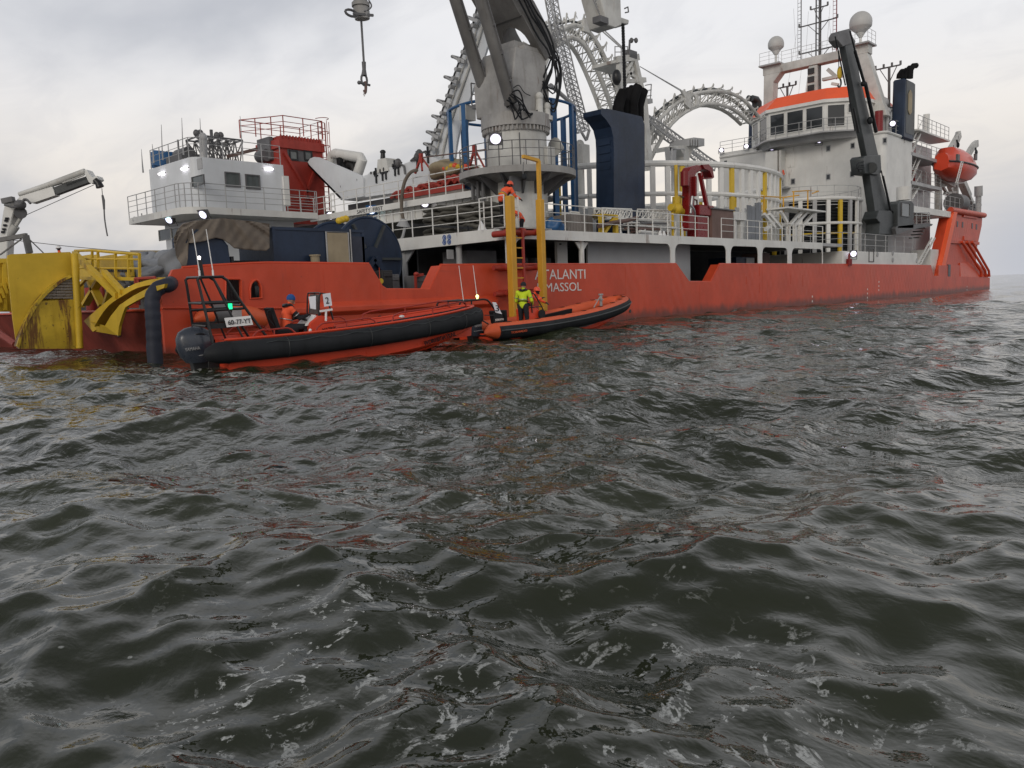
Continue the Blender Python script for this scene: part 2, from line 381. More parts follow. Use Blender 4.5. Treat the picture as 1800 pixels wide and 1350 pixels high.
def blob(name, c, r, mt, parent=None, seed=0, folds=.12, n=36, m_=18, flat=.0):
    # lumpy cloth-like bundle
    rnd = random.Random(seed); ph = [(rnd.uniform(0, 6.3), rnd.uniform(1, 5), rnd.uniform(-3, 3)) for _ in range(7)]; mb = MB(); vs = []; fs = []
    for i in range(m_+1):
        t = math.pi*i/m_
        for j in range(n):
            a = 2*math.pi*j/n; k = 1+sum(math.sin(p0+p1*a*round(1)+p2*t*1.7) if False else math.sin(p0+round(p1)*a+p2*t*1.7) for p0, p1, p2 in ph)*folds/3
            sx = math.sin(t)**.75; vs.append((c[0]+r[0]*sx*math.cos(a)*k, c[1]+r[1]*sx*math.sin(a)*k, c[2]+r[2]*max(-.75, math.cos(t))*(1+(k-1)*.8)))
    for i in range(m_):
        for j in range(n): fs.append((i*n+j, i*n+(j+1) % n, (i+1)*n+(j+1) % n, (i+1)*n+j))
    mb.add(vs, fs, 0, True); mb.soft = True; return mb.build(name, mt, parent)
# ================================================================= SEA
def make_sea():
    rs = np.random.RandomState(11)
    C0 = np.array([CAM.x, CAM.y]) - 3.2*np.array([FW.x, FW.y])
    r = np.concatenate([1.0*np.exp(np.arange(0, 930)*.0044), []]); r = np.concatenate([r, r[-1]*np.exp(np.arange(1, 150)*.035)])
    a = np.linspace(-math.radians(64), math.radians(64), 620)+HEAD
    R, A_ = np.meshgrid(r, a, indexing='ij')
    X = C0[0]+R*np.cos(A_); Y = C0[1]+R*np.sin(A_); Z = np.zeros_like(X); DX = np.zeros_like(X); DY = np.zeros_like(X)
    dist = np.hypot(X-CAM.x, Y-CAM.y)
    wind = HEAD+math.radians(168)
    n = 170; lam = np.exp(rs.uniform(math.log(.17), math.log(10), n))
    for i in range(n):
        l = lam[i]; k = 2*math.pi/l; spread = .38 if l > 3 else (.62 if l > 1 else .95)
        th = wind+rs.normal(0, spread); amp = l*(.0034 if l > 4 else (.0062 if l > 1.3 else .0086))*math.exp(-(l/9.)**4)
        ph = rs.uniform(0, 6.283); kx, ky = k*math.cos(th), k*math.sin(th)
        fade = np.clip((l/(R*.0046*2.6)-1)*.8, 0, 1) if l < 4 else np.clip((l/(R*.0046)-2.2)*.4, 0, 1)
        arg = kx*X+ky*Y+ph; s_ = np.sin(arg); c_ = np.cos(arg)
        mod = .6+.4*np.sin(.31*k**.5*(X*math.sin(th)-Y*math.cos(th))+ph*3)
        am = amp*fade*mod
        Z += am*c_; q = .66*am; DX -= q*math.cos(th)*s_; DY -= q*math.sin(th)*s_
    far = np.clip(dist/260, 0, 1); Z *= 1-.2*far
    co = np.stack([X+DX, Y+DY, Z+.0], -1).reshape(-1, 3).astype(np.float32)
    nr, na = X.shape; idx = np.arange(nr*na).reshape(nr, na)
    q = np.stack([idx[:-1, :-1], idx[1:, :-1], idx[1:, 1:], idx[:-1, 1:]], -1).reshape(-1, 4).astype(np.int32)
    me = bpy.data.meshes.new('sea'); me.vertices.add(len(co)); me.vertices.foreach_set('co', co.ravel())
    me.loops.add(q.size); me.loops.foreach_set('vertex_index', q.ravel()); me.polygons.add(len(q))
    me.polygons.foreach_set('loop_start', np.arange(0, q.size, 4, dtype=np.int32)); me.polygons.foreach_set('use_smooth', np.ones(len(q), bool))
    me.update(calc_edges=True)
    m = bpy.data.materials.new('sea_water'); m.use_nodes = True; t = m.node_tree; b = t.nodes['Principled BSDF']; NN = t.nodes.new; LL = t.links.new
    g = NN('ShaderNodeNewGeometry'); pos = g.outputs['Position']
    def noise(s, det, vec, r=.6, dis=0):
        n = NN('ShaderNodeTexNoise'); n.inputs['Scale'].default_value = s; n.inputs['Detail'].default_value = det; n.inputs['Roughness'].default_value = r; n.inputs['Distortion'].default_value = dis
        LL(vec, n.inputs['Vector']); return n.outputs[0]
    def mr(v, a, c, d=0, e=1):
        n = NN('ShaderNodeMapRange'); n.interpolation_type = 'SMOOTHSTEP'; LL(v, n.inputs[0]); n.inputs[1].default_value = a; n.inputs[2].default_value = c; n.inputs[3].default_value = d; n.inputs[4].default_value = e; return n.outputs[0]
    def ma(op, a, c):
        n = NN('ShaderNodeMath'); n.operation = op
        for i, v in enumerate((a, c)):
            if isinstance(v, (int, float)): n.inputs[i].default_value = v
            else: LL(v, n.inputs[i])
        return n.outputs[0]
    sx_ = NN('ShaderNodeSeparateXYZ'); LL(pos, sx_.inputs[0]); ysep = sx_.outputs[1]
    b.inputs['IOR'].default_value = 1.45; b.inputs['Roughness'].default_value = .04
    mp_ = NN('ShaderNodeMapping'); mp_.inputs['Rotation'].default_value = (0, 0, -(wind)); mp_.inputs['Scale'].default_value = (1.0, .7, 1); LL(pos, mp_.inputs[0])
    rip = noise(7.5, 3, mp_.outputs[0], .5, .3); rip2 = noise(26, 2, mp_.outputs[0], .5, .2); rip0 = noise(2.2, 2, mp_.outputs[0], .5, .4)
    gd = NN('ShaderNodeVectorMath'); gd.operation = 'DISTANCE'; LL(pos, gd.inputs[0]); gd.inputs[1].default_value = (CAM.x, CAM.y, 0)
    gust = ma('MULTIPLY', mr(noise(.14, 2, pos), .35, .65, .5, 1.0), mr(gd.outputs['Value'], 3.2, 10, .30, 1))   # calmer in the lee of the observer's own boat
    b0 = NN('ShaderNodeBump'); b0.inputs['Distance'].default_value = .15; LL(gust, b0.inputs['Strength']); LL(rip0, b0.inputs['Height'])
    b1 = NN('ShaderNodeBump'); b1.inputs['Distance'].default_value = .05; LL(gust, b1.inputs['Strength']); LL(rip, b1.inputs['Height']); LL(b0.outputs[0], b1.inputs['Normal'])
    b2 = NN('ShaderNodeBump'); b2.inputs['Distance'].default_value = .0025; b2.inputs['Strength'].default_value = .6; LL(rip2, b2.inputs['Height']); LL(b1.outputs[0], b2.inputs['Normal'])
    # drifting foam: patches of broken lace, only where bubbles have gathered
    def near(c, r0, r1):
        n = NN('ShaderNodeVectorMath'); n.operation = 'DISTANCE'; LL(pos, n.inputs[0]); n.inputs[1].default_value = c
        return ma('SUBTRACT', 1.0, mr(n.outputs['Value'], r0, r1))
    zone = ma('MAXIMUM', near(tuple(P(620, 1240, z=0)), .6, 2.2), ma('MAXIMUM', near(tuple(P(1150, 1170, z=0)), .3, 1.9), near(tuple(P(800, 860, z=0)), .2, 1.6)))
    area = ma('MULTIPLY', mr(noise(.55, 3, pos, .6, .6), .47, .60), ma('MAXIMUM', zone, mr(noise(.11, 2, pos), .60, .70)))
    fr_ = noise(7.5, 8, pos, .70, .5); ridge = ma('ABSOLUTE', ma('SUBTRACT', noise(3.2, 5, pos, .58, .8), .5), 0)
    lump = mr(noise(1.5, 3, pos, .55), .50, .62)
    lacef = ma('MULTIPLY', ma('SUBTRACT', 1.0, mr(ridge, .008, .026)), mr(fr_, .50, .55))
    patch = ma('MULTIPLY', mr(fr_, .60, .64), lump)
    vo = NN('ShaderNodeTexVoronoi'); vo.inputs['Scale'].default_value = 7; LL(pos, vo.inputs['Vector'])
    dots = ma('SUBTRACT', 1.0, mr(ma('ADD', vo.outputs['Distance'], ma('MULTIPLY', fr_, .2)), .16, .21))
    bub = mr(noise(70, 2, pos), .38, .52, .45, 1.0)
    wash = None
    for q, r0, r1 in ((P(230, 618, z=0), .8, 4.0), (P(300, 655, z=0), .3, 1.4), (P(400, 662, z=0), .2, 1.0), (P(480, 655, z=0), .2, 1.0), (P(600, 645, z=0), .1, 1.0), (P(900, 606, z=0), .2, 1.2), (P(1000, 600, z=0), .2, 1.2), (P(1080, 590, z=0), .2, 1.0), (P(1240, 562, z=0), .2, 1.2), (P(820, 650, z=0), .1, 1.3), (P(1400, 545, z=0), .2, 1.5), (P(1600, 528, z=0), .3, 2.5)):
        z_ = near(tuple(q), r0, r1); wash = z_ if wash is None else ma('MAXIMUM', wash, z_)
    sidew = ma('MULTIPLY', ma('SUBTRACT', 1.0, mr(ma('ABSOLUTE', ysep, 0), .08, .42)), mr(noise(.8, 3, pos), .5, .62))
    washf = ma('MULTIPLY', ma('MAXIMUM', wash, sidew), mr(noise(4.5, 8, pos, .72, .9), .49, .57))
    foam = ma('MULTIPLY', ma('MAXIMUM', ma('MULTIPLY', area, ma('MAXIMUM', lacef, patch)), ma('MULTIPLY', dots, ma('MULTIPLY', mr(noise(.9, 2, pos), .42, .54), ma('MULTIPLY', mr(noise(4.1, 2, pos), .46, .52), near(tuple(P(900, 1150, z=0)), .8, 3.2))))), bub)
    foam = ma('MAXIMUM', foam, ma('MULTIPLY', washf, .85))
    mx = NN('ShaderNodeMix'); mx.data_type = 'RGBA'; LL(foam, mx.inputs[0])
    deepn = mr(noise(.25, 3, pos), .3, .7); dm = NN('ShaderNodeMix'); dm.data_type = 'RGBA'; LL(deepn, dm.inputs[0])
    dm.inputs[6].default_value = (.018, .0225, .0115, 1); dm.inputs[7].default_value = (.030, .036, .0195, 1)
    LL(dm.outputs[2], mx.inputs[6]); mx.inputs[7].default_value = (.50, .52, .51, 1); LL(mx.outputs[2], b.inputs['Base Color'])
    LL(mr(foam, 0, 1, .035, .7), b.inputs['Roughness']); LL(b2.outputs[0], b.inputs['Normal'])
    me.materials.append(m); o = bpy.data.objects.new('sea', me); COL.objects.link(o); o['kind'] = 'structure'; o['label'] = 'choppy dark green sea with scattered foam'
make_sea()
# ================================================================= SHIP
ship = thing('cable_laying_ship', 'large orange hulled cable laying ship with white deckhouses lying alongside the small boats', 'ship', (10, 0, 0))
BEAM = 29.5
# --- hull near side
top = [(285, 541), (285, 518), (291, 502), (304, 474), (322, 471.5), (360, 468.5), (400, 466), (440, 464), (470, 462.8), (560, 463.5), (650, 464.5), (673, 503), (681, 508.5), (756, 508.5), (776, 466.5), (900, 465.5), (1040, 465), (1190, 464.2), (1212, 495), (1250, 495), (1266, 464.5), (1480, 465), (1637, 467), (1641, 484.5), (1690, 486), (1740, 488)]
prof = [sz(x, y, 0) for x, y in top]
s_end = prof[-1][0]; s0_ = prof[0][0]
hullpoly = [(s0_, .22)]+prof+[(s_end+.15, -1.2), (15, -1.2), (12.5, -.2)]
h1 = [sz(x, y, 0) for x, y in [(396, 536), (396, 494), (399, 490), (421, 490), (424, 493), (425, 536)]]
h2 = [sz(x, y, 0) for x, y in [(440, 525), (439, 507), (441, 499), (445, 494), (449, 492), (453, 493), (457, 498), (459.5, 506), (460, 524)]]
h3 = [sz(x, y, 0) for x, y in [(1664.5, 488), (1664.5, 464.5)]]
mb = MB(); mb.prism(hullpoly, 0, .14, SZ, [h1, h2])
mb.build('hull_side', 'hull', ship)
for h in (h1, h2):
    mb = MB(); mb.tube([V((q[0], -.01, q[1])) for q in h], .035, 6, closed=True); mb.build('opening_rim', 'hull', ship)
mb = MB()
for i in range(5): q = P(400+i*5.5, 512, w=.55); mb.cyl((q.x, .55, 1.55), (q.x, .55, 2.5), .11, n=10)
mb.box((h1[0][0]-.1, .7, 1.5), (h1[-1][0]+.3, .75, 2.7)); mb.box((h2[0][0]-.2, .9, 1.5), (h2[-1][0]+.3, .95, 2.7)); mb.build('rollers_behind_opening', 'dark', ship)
# bulwark stays and cap
mb = MB()
for a, b_ in ((4, 10), (14, 17), (20, 22)):
    pts = [V((q[0], .07, q[1]+.02)) for q in prof[a:b_+1]]; mb.tube(pts, .05, 6)
mb.tube([V((q[0], .07, q[1]+.0)) for q in prof[10:15]], .045, 6); mb.tube([V((q[0], .07, q[1])) for q in prof[17:21]], .045, 6)
mb.build('bulwark_cap', 'hull', ship)
# recessed flange of the aft gap
for a, b_ in ((13, 14), (19, 20)):
    mb = MB(); p0, p1 = prof[a], prof[b_]; mb.hexa([V((p0[0], .14, p0[1])), V((p0[0]+.0, .6, p0[1])), V((p0[0]+.22, .6, p0[1])), V((p0[0]+.22, .14, p0[1])), V((p1[0], .14, p1[1])), V((p1[0], .6, p1[1])), V((p1[0]+.22, .6, p1[1])), V((p1[0]+.22, .14, p1[1]))]); mb.build('gap_end_plate', 'hull', ship)
# belt (rubbing strake) : thin aft, a sloped shelf amidships
kz = sz(480, 541.5, 0)[1]
mb = MB(); mb.tube([V((s0_, -.02, sz(290, 541, 0)[1])), V((sz(480, 541.5, 0)[0], -.03, kz)), V((sz(560, 541, 0)[0], -.03, kz-.04))], .035, 8); mb.build('rubbing_strake', 'hull', ship)
def shelf(sa, sb, zt, zb, out, mb):
    vs = [(sa, -.004, zt), (sb, -.004, zt), (sb, -out, zt-.17), (sa, -out, zt-.17), (sb, -out, zb+.14), (sa, -out, zb+.14), (sb, -.004, zb), (sa, -.004, zb)]
    mb.add(vs, [(0, 1, 2, 3), (3, 2, 4, 5), (5, 4, 6, 7), (0, 3, 5, 7), (1, 6, 4, 2)])
mb = MB(); shelf(sz(500, 540, 0)[0], sz(870, 540, 0)[0], 1.47, 1.0, .20, mb); mb.build('fender_shelf', 'hull', ship, bevel=.02)
# doubler plates, weld lines, small fittings on the side
for x0, y0, x1, y1 in ((510, 502, 556, 530), (1312, 486, 1335, 499), (1390, 484, 1410, 499), (1411, 483, 1448, 502), (1335, 468, 1336, 515)):
    a = sz(x0, y0, 0); b_ = sz(x1, y1, 0); mb = MB(); mb.box((a[0], -.012, b_[1]), (b_[0], .0, a[1])); mb.build('doubler_plate', 'hull', ship)
for x in (368, 570, 668, 960, 1100, 1230, 1340, 1440, 1530, 1640, 1700):
    s_ = P(x, 500, w=0).x; zt = 1.6 if x > 1640 or x in (1230,) else 2.6; mb = MB(); mb.box((s_-.012, -.006, -.5), (s_+.012, 0, zt)); mb.build('weld_seam', 'hull', ship)
for zz in (.75, 1.95):
    mb = MB(); mb.box((18 if zz < 1 else 21, -.005, zz-.01), (95 if zz < 1 else 38, 0, zz+.01)); mb.build('weld_seam', 'hull', ship)
for x, y in ((548, 552), (668, 559), (997, 541), (1098, 545), (1108, 547), (352, 548)):
    p = P(x, y, w=-.02); mb = MB(); mb.cyl(p, p+V((0, .06, 0)), .09, n=14); mb.build('discharge_port', 'dark', ship)
for x, y in ((1428, 523), (1525, 510), (1545, 497), (1700, 505), (1030, 542), (1036, 541)):
    p = P(x, y, w=-.012); mb = MB()
    for i in range(3 if x < 1560 else 2): mb.box((p.x-.06, -.012, p.z-.32*i), (p.x+.07, -.004, p.z-.32*i+.13))
    mb.build('draught_mark', 'wprint', ship)
# name
def side_text(t, x0, x1, yb, yt, mt='wprint', w=-.004):
    a = P(x0, yb, w=w); zt = P(x0, yt, w=w).z; b_ = P(x1, yb, w=w); b_.z = a.z
    return text(t, a, b_, zt-a.z, (0, -1, 0), mt, ship)
side_text('ATALANTI', 940, 1029, 491.5, 474)
side_text('LIMASSOL', 945, 1022, 513.5, 498)
# --- hull body, transom, decks
mb = MB(); mb.hexa([(12.5, .14, -1.2), (s_end, .14, -1.2), (s_end, BEAM, -1.2), (12.5, BEAM, -1.2), (s0_+.25, .14, 1.40), (s_end-.1, .14, 1.40), (s_end-.1, BEAM, 1.40), (s0_+.25, BEAM, 1.40)]); mb.build('hull_body', 'hull', ship)
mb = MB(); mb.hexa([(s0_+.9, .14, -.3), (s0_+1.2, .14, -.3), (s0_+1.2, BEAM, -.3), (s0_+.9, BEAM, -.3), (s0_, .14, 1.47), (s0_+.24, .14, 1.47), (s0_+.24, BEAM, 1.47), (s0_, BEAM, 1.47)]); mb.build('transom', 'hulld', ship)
mb = MB(); mb.tube([(s0_-.02, .1, 1.44), (s0_-.02, BEAM, 1.44)], .04, 8); mb.build('transom_edge_rail', 'hull', ship)
mb = MB(); mb.box((s0_+.24, .14, 1.41), (s_end-12, BEAM, 1.47)); mb.build('main_deck', 'deck', ship)
# far bulwark
mb = MB(); mb.box((14, BEAM-.15, 1.47), (s_end-15, BEAM, 2.7)); mb.build('far_bulwark', 'hull', ship)
# --- upper side deck: coaming with arched openings
ZD = 4.2
sA = P(885, 404, w=0).x; sB = P(1450, 425, w=0).x
arches = []
def hole(xa, xb, yt, zb=2.5, rr=.42):
    a = P(xa, yt, w=.15).x; b_ = P(xb, yt, w=.15).x; zt = P((xa+xb)/2, yt, w=.15).z; k = []
    for i in range(5): t = math.pi/2*i/4; k.append((a+rr-rr*math.cos(t), zt-rr+rr*math.sin(t)))
    for i in range(5): t = math.pi/2*i/4; k.append((b_-rr+rr*math.sin(t), zt-rr+rr*math.cos(t)))
    return [(a, zb)]+k+[(b_, zb)]
sA2 = P(893, 404, w=0).x
outer = [(sA2, 1.48), (sA2, ZD), (sB, ZD), (sB+.15, 1.48)]
holes_ = [hole(a, b_, y, 1.6) for a, b_, y in ((905, 1179, 424), (1186.5, 1277, 430), (1284.5, 1333, 433), (1340, 1385, 435), (1392, 1446, 437))]
mb = MB(); mb.prism(outer, .15, .2, SZ, holes_); mb.build('side_coaming', 'white', ship)
mb = MB(); mb.box((sA2, .24, ZD-.22), (60, 7, ZD-.004)); mb.box((25, 7, ZD-.22), (45, BEAM-.4, ZD-.004)); mb.build('upper_deck', 'lgrey', ship)
p = P(1022, 440, w=.5); mb = MB(); mb.cyl((p.x, .5, 1.47), (p.x, .5, 3.8), .13, n=14)
for d in (-1, 1): mb.add([(p.x, .46, 3.25), (p.x+d*.5, .46, 3.75), (p.x, .46, 3.75), (p.x, .52, 3.25), (p.x+d*.5, .52, 3.75), (p.x, .52, 3.75)], [(0, 1, 2), (3, 5, 4), (0, 3, 4, 1), (1, 4, 5, 2)])
mb.build('deck_pillar', 'white', ship)
# thwartships end of that deck
q0 = P(888, 404, s=sA2-.0); q1 = P(698, 419, s=sA2-.6)
mb = MB(); mb.hexa([(sA2-.12, .2, 3.72), (sA2+.1, .2, 3.72), (sA2-.4, 8.3, 3.62), (sA2-.62, 8.3, 3.62), (sA2-.12, .2, ZD), (sA2+.1, .2, ZD), (sA2-.4, 8.3, ZD), (sA2-.62, 8.3, ZD)]); mb.build('aft_deck_beam', 'white', ship)
mb = MB(); mb.box((sA2-.1, 7.9, ZD-.2), (45, 8.3, ZD-.005)); mb.build('deck_edge_web', 'white', ship)
for x, s_ in ((712, 24.2), (808, 24.4)):
    p = P(x, 470, s=s_); mb = MB(); mb.cyl((s_, p.y, 1.47), (s_, p.y, 3.7), .14, n=14)
    if x < 800:
        for d in (-1, 1): mb.hexa([(s_-.04, p.y, 3.0), (s_+.04, p.y, 3.0), (s_+.04, p.y+.05*d, 3.0), (s_-.04, p.y+.05*d, 3.0), (s_-.04, p.y, 3.65), (s_+.04, p.y, 3.65), (s_+.04, p.y+.75*d, 3.65), (s_-.04, p.y+.75*d, 3.65)])
    mb.build('deck_pillar', 'lgrey', ship)
# safety symbols on the beam
for x, y in ((776, 417.5), (784, 416.5), (776, 426), (784, 425)):
    p = P(x, y, s=sA2-.5); f = (p.y-.2)/8.1; xx = sA2-.12-.5*f-.012; mb = MB(); pts = [V((xx, p.y+.1*math.cos(t*.785), p.z+.1*math.sin(t*.785))) for t in range(8)]; mb.tube(pts, .022, 5, closed=True); mb.box((xx-.004, p.y-.04, p.z-.05), (xx+.004, p.y+.04, p.z+.05)); mb.build('safety_symbol', 'bprint', ship)
# walls under the deck
mb = MB(); mb.box((P(1033, 440, w=2.2).x, 2.2, 1.47), (P(1213, 440, w=2.2).x, 2.3, ZD-.23)); mb.build('side_passage_wall', 'whitec', ship)
a = P(978, 440, w=2.2).x; b_ = P(996, 440, w=2.2).x
mb = MB(); mb.box((a, 2.15, 1.5), (b_, 2.3, 3.9)); mb.build('passage_door', 'white', ship)
for x, y in ((986, 429), (1001, 433)): p = P(x, y, w=2.1); mb = MB(); mb.box((p.x-.05, 2.1, p.z-.03), (p.x+.05, 2.149, p.z+.03)); mb.build('door_dog', 'dark', ship)
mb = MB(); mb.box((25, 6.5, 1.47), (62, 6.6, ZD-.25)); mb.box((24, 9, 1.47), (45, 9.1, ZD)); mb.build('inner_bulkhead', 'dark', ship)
mb = MB()
for x0, x1 in ((820, 880), (900, 935), (940, 975)):
    a = P(x0, 440, w=3.4).x; b_ = P(x1, 440, w=3.4).x; mb.box((a, 3.4, 1.47), (b_-.3, 5, 3.2+.3*((x0//7) % 2)))
mb.build('machinery_cabinets', 'dkgrey', ship)
p = P(792, 447, w=3); mb = MB(); mb.box((p.x-.18, 3, p.z-.2), (p.x+.18, 3.05, p.z+.2)); mb.build('notice_board', 'lgrey', ship)
a = P(1294, 445, w=2.5).x; b_ = P(1326, 445, w=2.5).x; mb = MB(); mb.box((a, 2.5, 1.47), (b_, 4.5, 3.3)); mb.build('deck_locker', 'blue', ship)
mb = MB(); mb.box((b_-1.2, 2.45, 1.6), (b_-.1, 2.5, 3.25)); mb.build('locker_door', 'lgrey', ship)
a = P(1340, 445, w=2.5).x; mb = MB(); mb.box((a, 2.5, 1.47), (a+1.1, 4, 3.6)); mb.build('pipe_casing', 'brown', ship)
# --- railings of the upper side deck
def Pz(x, z=ZD, w=.2): r = P(x, 410, w=w); return V((r.x, w, z))
rail([Pz(958), Pz(1120), Pz(1245)], ship, 1.12); rail([Pz(1268), Pz(1446)], ship, 1.12)
rail([(sA2-.6, 8.1, ZD), (sA2-.36, 4.2, ZD), (sA2-.15, 1.2, ZD)], ship, 1.15, post=1.35)
# boarding platform and gate
mb = MB(); mb.box((P(868, 400, w=.3).x, -.35, ZD-.05), (P(950, 400, w=.3).x, .3, ZD)); mb.build('boarding_platform', 'lgrey', ship)
rail([(sA2-.4, 1.2, ZD), (sA2-.5, -.3, ZD)], ship, 1.25, post=.8); rail([(P(912, 400, w=-.3).x, -.3, ZD), (P(918, 400, w=-.3).x, .5, ZD)], ship, 1.2, post=.5)
# --- thwartships walkway 'SAFETY FIRST' with plated beam
SB = 28.0; ZB = 6.58
pL = P(545, 378, s=SB); pR = P(846, 332, s=SB); wl, wr = pL.y, pR.y
mb = MB(); mb.box((SB, wr, ZB-.32), (SB+.12, wl, ZB)); mb.box((SB+.12, wr, ZB-.1), (SB+7, wl, ZB-.01)); mb.build('walkway_fascia', 'white', ship)
mb = MB(); mb.box((SB+.5, wr, ZB-.95), (SB+.6, wl, ZB-.1))
for i in range(24): w_ = wr+(wl-wr)*i/24; mb.box((SB+.42, w_, ZB-.95), (SB+.5, w_+.06, ZB-.1))
mb.build('corrugated_beam', 'white', ship)
a = P(627, 360, s=SB-.004); b_ = P(672, 352, s=SB-.004); a.z = b_.z = ZB-.27
text('SAFETY  FIRST', a, b_, .2, (-1, 0, 0), 'print_', ship)
rail([(SB+.06, wr+.1, ZB), (SB+.06, wl-2.2, ZB)], ship, 1.12, post=1.25); rail([(SB+.3, wl-2.2, ZB), (SB+.3, wl, ZB), (SB-1.5, wl+.0, ZB)], ship, 1.1, post=1.1, label='railing beside the aft deckhouse')
for x, y, lm, c in ((581, 379, 'lampw', 'blindingly bright white floodlight under the walkway'), (653, 369, 'lampc', 'cyan tinted floodlight in a blue housing under the walkway'), (747, 358, 'lampw', 'white floodlight above the folded cloth')):
    p = P(x, y, s=SB+.2); flood(ship, p, (-.8, -.55, -.35), .52 if x < 700 else .42, lm, housing='bblue' if lm == 'lampc' else 'dkgrey', label=c)
for x0, y0, x1, y1, lm in ((643, 378, 668, 374, 'lampy'), (718, 371, 730, 370, 'lampy'), (668, 392, 679, 391, 'lampw'), (571, 383, 590, 382, 'lampw')):
    a = P(x0, y0, s=SB+1.2); b_ = P(x1, y1, s=SB+1.2); b_.z = a.z; mb = MB(); mb.cyl(a, b_, .045 if lm == 'lampy' else .03, n=8, mi=1); mb.box((a.x-.08, b_.y, a.z+.05), (a.x+.08, a.y, a.z+.12)); mb.build('tube_lamp', ['dkgrey', lm], ship)
# --- aft deckhouse
HS, HW, HZ = 20.2, 18.5, 6.55
he = P(500, 300, w=HW+.0); s_h1 = P(503, 373, w=HW).x; w_far = P(262, 300, s=HS).y; zt = P(365, 277, w=HW).z
slab = [(HS-1.0, HW-.9), (s_h1+1.5, HW-.9), (s_h1+1.5, w_far+.9), (HS-1.0, w_far+.9)]
r_ = 1.1; slabp = [(HS-1.0+r_*(1-math.sin(t)), HW-.9+r_*(1-math.cos(t))) for t in [math.pi/2*i/5 for i in range(6)][::-1]]+slab[1:]
mb = MB(); mb.prism(slabp, HZ-.35, HZ, lambda u, v, d: V((u, v, d)), mi=0); hs = mb.build('deckhouse_balcony', 'white', ship)
rr = .55; pl = [(HS+rr*(1-math.sin(t)), HW+rr*(1-math.cos(t))) for t in [math.pi/2*i/6 for i in range(7)][::-1]]+[(s_h1, HW), (s_h1, w_far), (HS, w_far)]
mb = MB(); mb.prism(pl, HZ, zt, lambda u, v, d: V((u, v, d))); house = mb.build('aft_deckhouse', 'whitec', ship)
mb = MB(); mb.prism([(q[0]+.9, q[1]+.9) for q in pl[:7]]+[(s_h1+1, HW+.9), (s_h1+1, w_far+.6), (HS+.9, w_far+.6)], 1.47, HZ-.36, lambda u, v, d: V((u, v, d))); lowh = mb.build('aft_deckhouse_lower_storey', 'whitec', ship)
bz = [(q[0], q[1], HZ) for q in slabp]; rail([V((HS-.98, w_far+.85, HZ))]+[V(q) for q in bz[:7]]+[V((s_h1+1.4, HW-.88, HZ))], ship, 1.2, 'lgrey', rails=(1, .76, .52, .27), post=1.15, r=.022)
tz = zt+.0; rail([V((HS+.1, w_far-.1, tz)), V((HS+.1, HW+.6, tz)), V((HS+.6, HW+.1, tz)), V((s_h1-.1, HW+.1, tz))], ship, 1.05, 'lgrey', post=1.2, r=.022)
def wquad(x0, y0, x1, y1, par, s=None, w=None, **k):
    if s is not None: a, b_ = P(x0, y1, s=s), P(x1, y0, s=s); q = [V((s, a.y, a.z)), V((s, b_.y, a.z)), V((s, b_.y, b_.z)), V((s, a.y, b_.z))]; n = (-1, 0, 0)
    else: a, b_ = P(x0, y1, w=w), P(x1, y0, w=w); q = [V((a.x, w, a.z)), V((b_.x, w, a.z)), V((b_.x, w, b_.z)), V((a.x, w, b_.z))]; n = (0, -1, 0)
    return window(par, *q, n, **k)
wquad(339, 306, 359, 329, house, s=HS); wquad(396, 304, 421, 328, house, w=HW, fr=.07); wquad(432, 308, 456, 332, house, w=HW, fr=.07)
wquad(281, 401, 301, 424, lowh, s=HS+.9, frame='white', fr=.03); wquad(303, 399, 322, 422, lowh, s=HS+.9, frame='white', fr=.03)
mb = MB(); a = P(322, 398, s=HS+.86); b_ = P(346, 462, s=HS+.86); mb.box((HS+.84, b_.y, b_.z), (HS+.9, a.y, a.z)); mb.build('door', 'white', lowh)
for x, y, s_, w_, lm in ((286, 305, HS, None, 'lampy'), (326, 296, HS, None, 'lampw'), (471, 297, None, HW, 'lampw')):
    p = P(x, y, s=s_, w=w_); d = V((0, .55, 0)) if s_ else V((.42, 0, 0)); o_ = V((-.07, 0, 0)) if s_ else V((0, -.07, 0)); mb = MB(); mb.cyl(p-d*.6+o_, p+d*.6+o_, .05, n=8, mi=1); mb.bar(p-d*.7, p+d*.7, .1, .06); mb.build('strip_lamp', ['lgrey', 'lampw'], house)
for x, y in ((297, 386), (357, 377)):
    flood(ship, P(x, y, s=HS-.6), (-.9, -.3, -.55), .5, 'lampc', label='cool floodlight slung under the aft balcony')
p = P(352, 289, s=HS-.1); mb = MB(); mb.box((p.x-.05, p.y-.25, p.z-.25), (p.x, p.y+.25, p.z+.3)); mb.build('lamp_box', 'lgrey', house)
mb = MB(); p = P(237, 387, s=HS-.9); mb.ell(p, (.12, .12, .2)); mb.tube([P(249, 375, s=HS-.9), P(249, 392, s=HS-.9), P(238, 392, s=HS-.9)], .035, 6); mb.build('lookout_camera', 'lgrey', ship)
for x, y0, y1 in ((250, 262, 285), (285, 219, 262), (321, 207, 252), (353, 208, 246), (425, 204, 250), (269, 253, 268)):
    a = P(x, y1, s=HS+.4) if x < 370 else P(x, y1, w=HW+.3); b_ = P(x-1.5, y0, s=HS+.4) if x < 370 else P(x-3, y0, w=HW+.3); mb = MB(); mb.tube([a-V((0, 0, .6)), a, b_], [.05, .03, .012], 6); mb.build('whip_antenna', 'lgrey', ship)
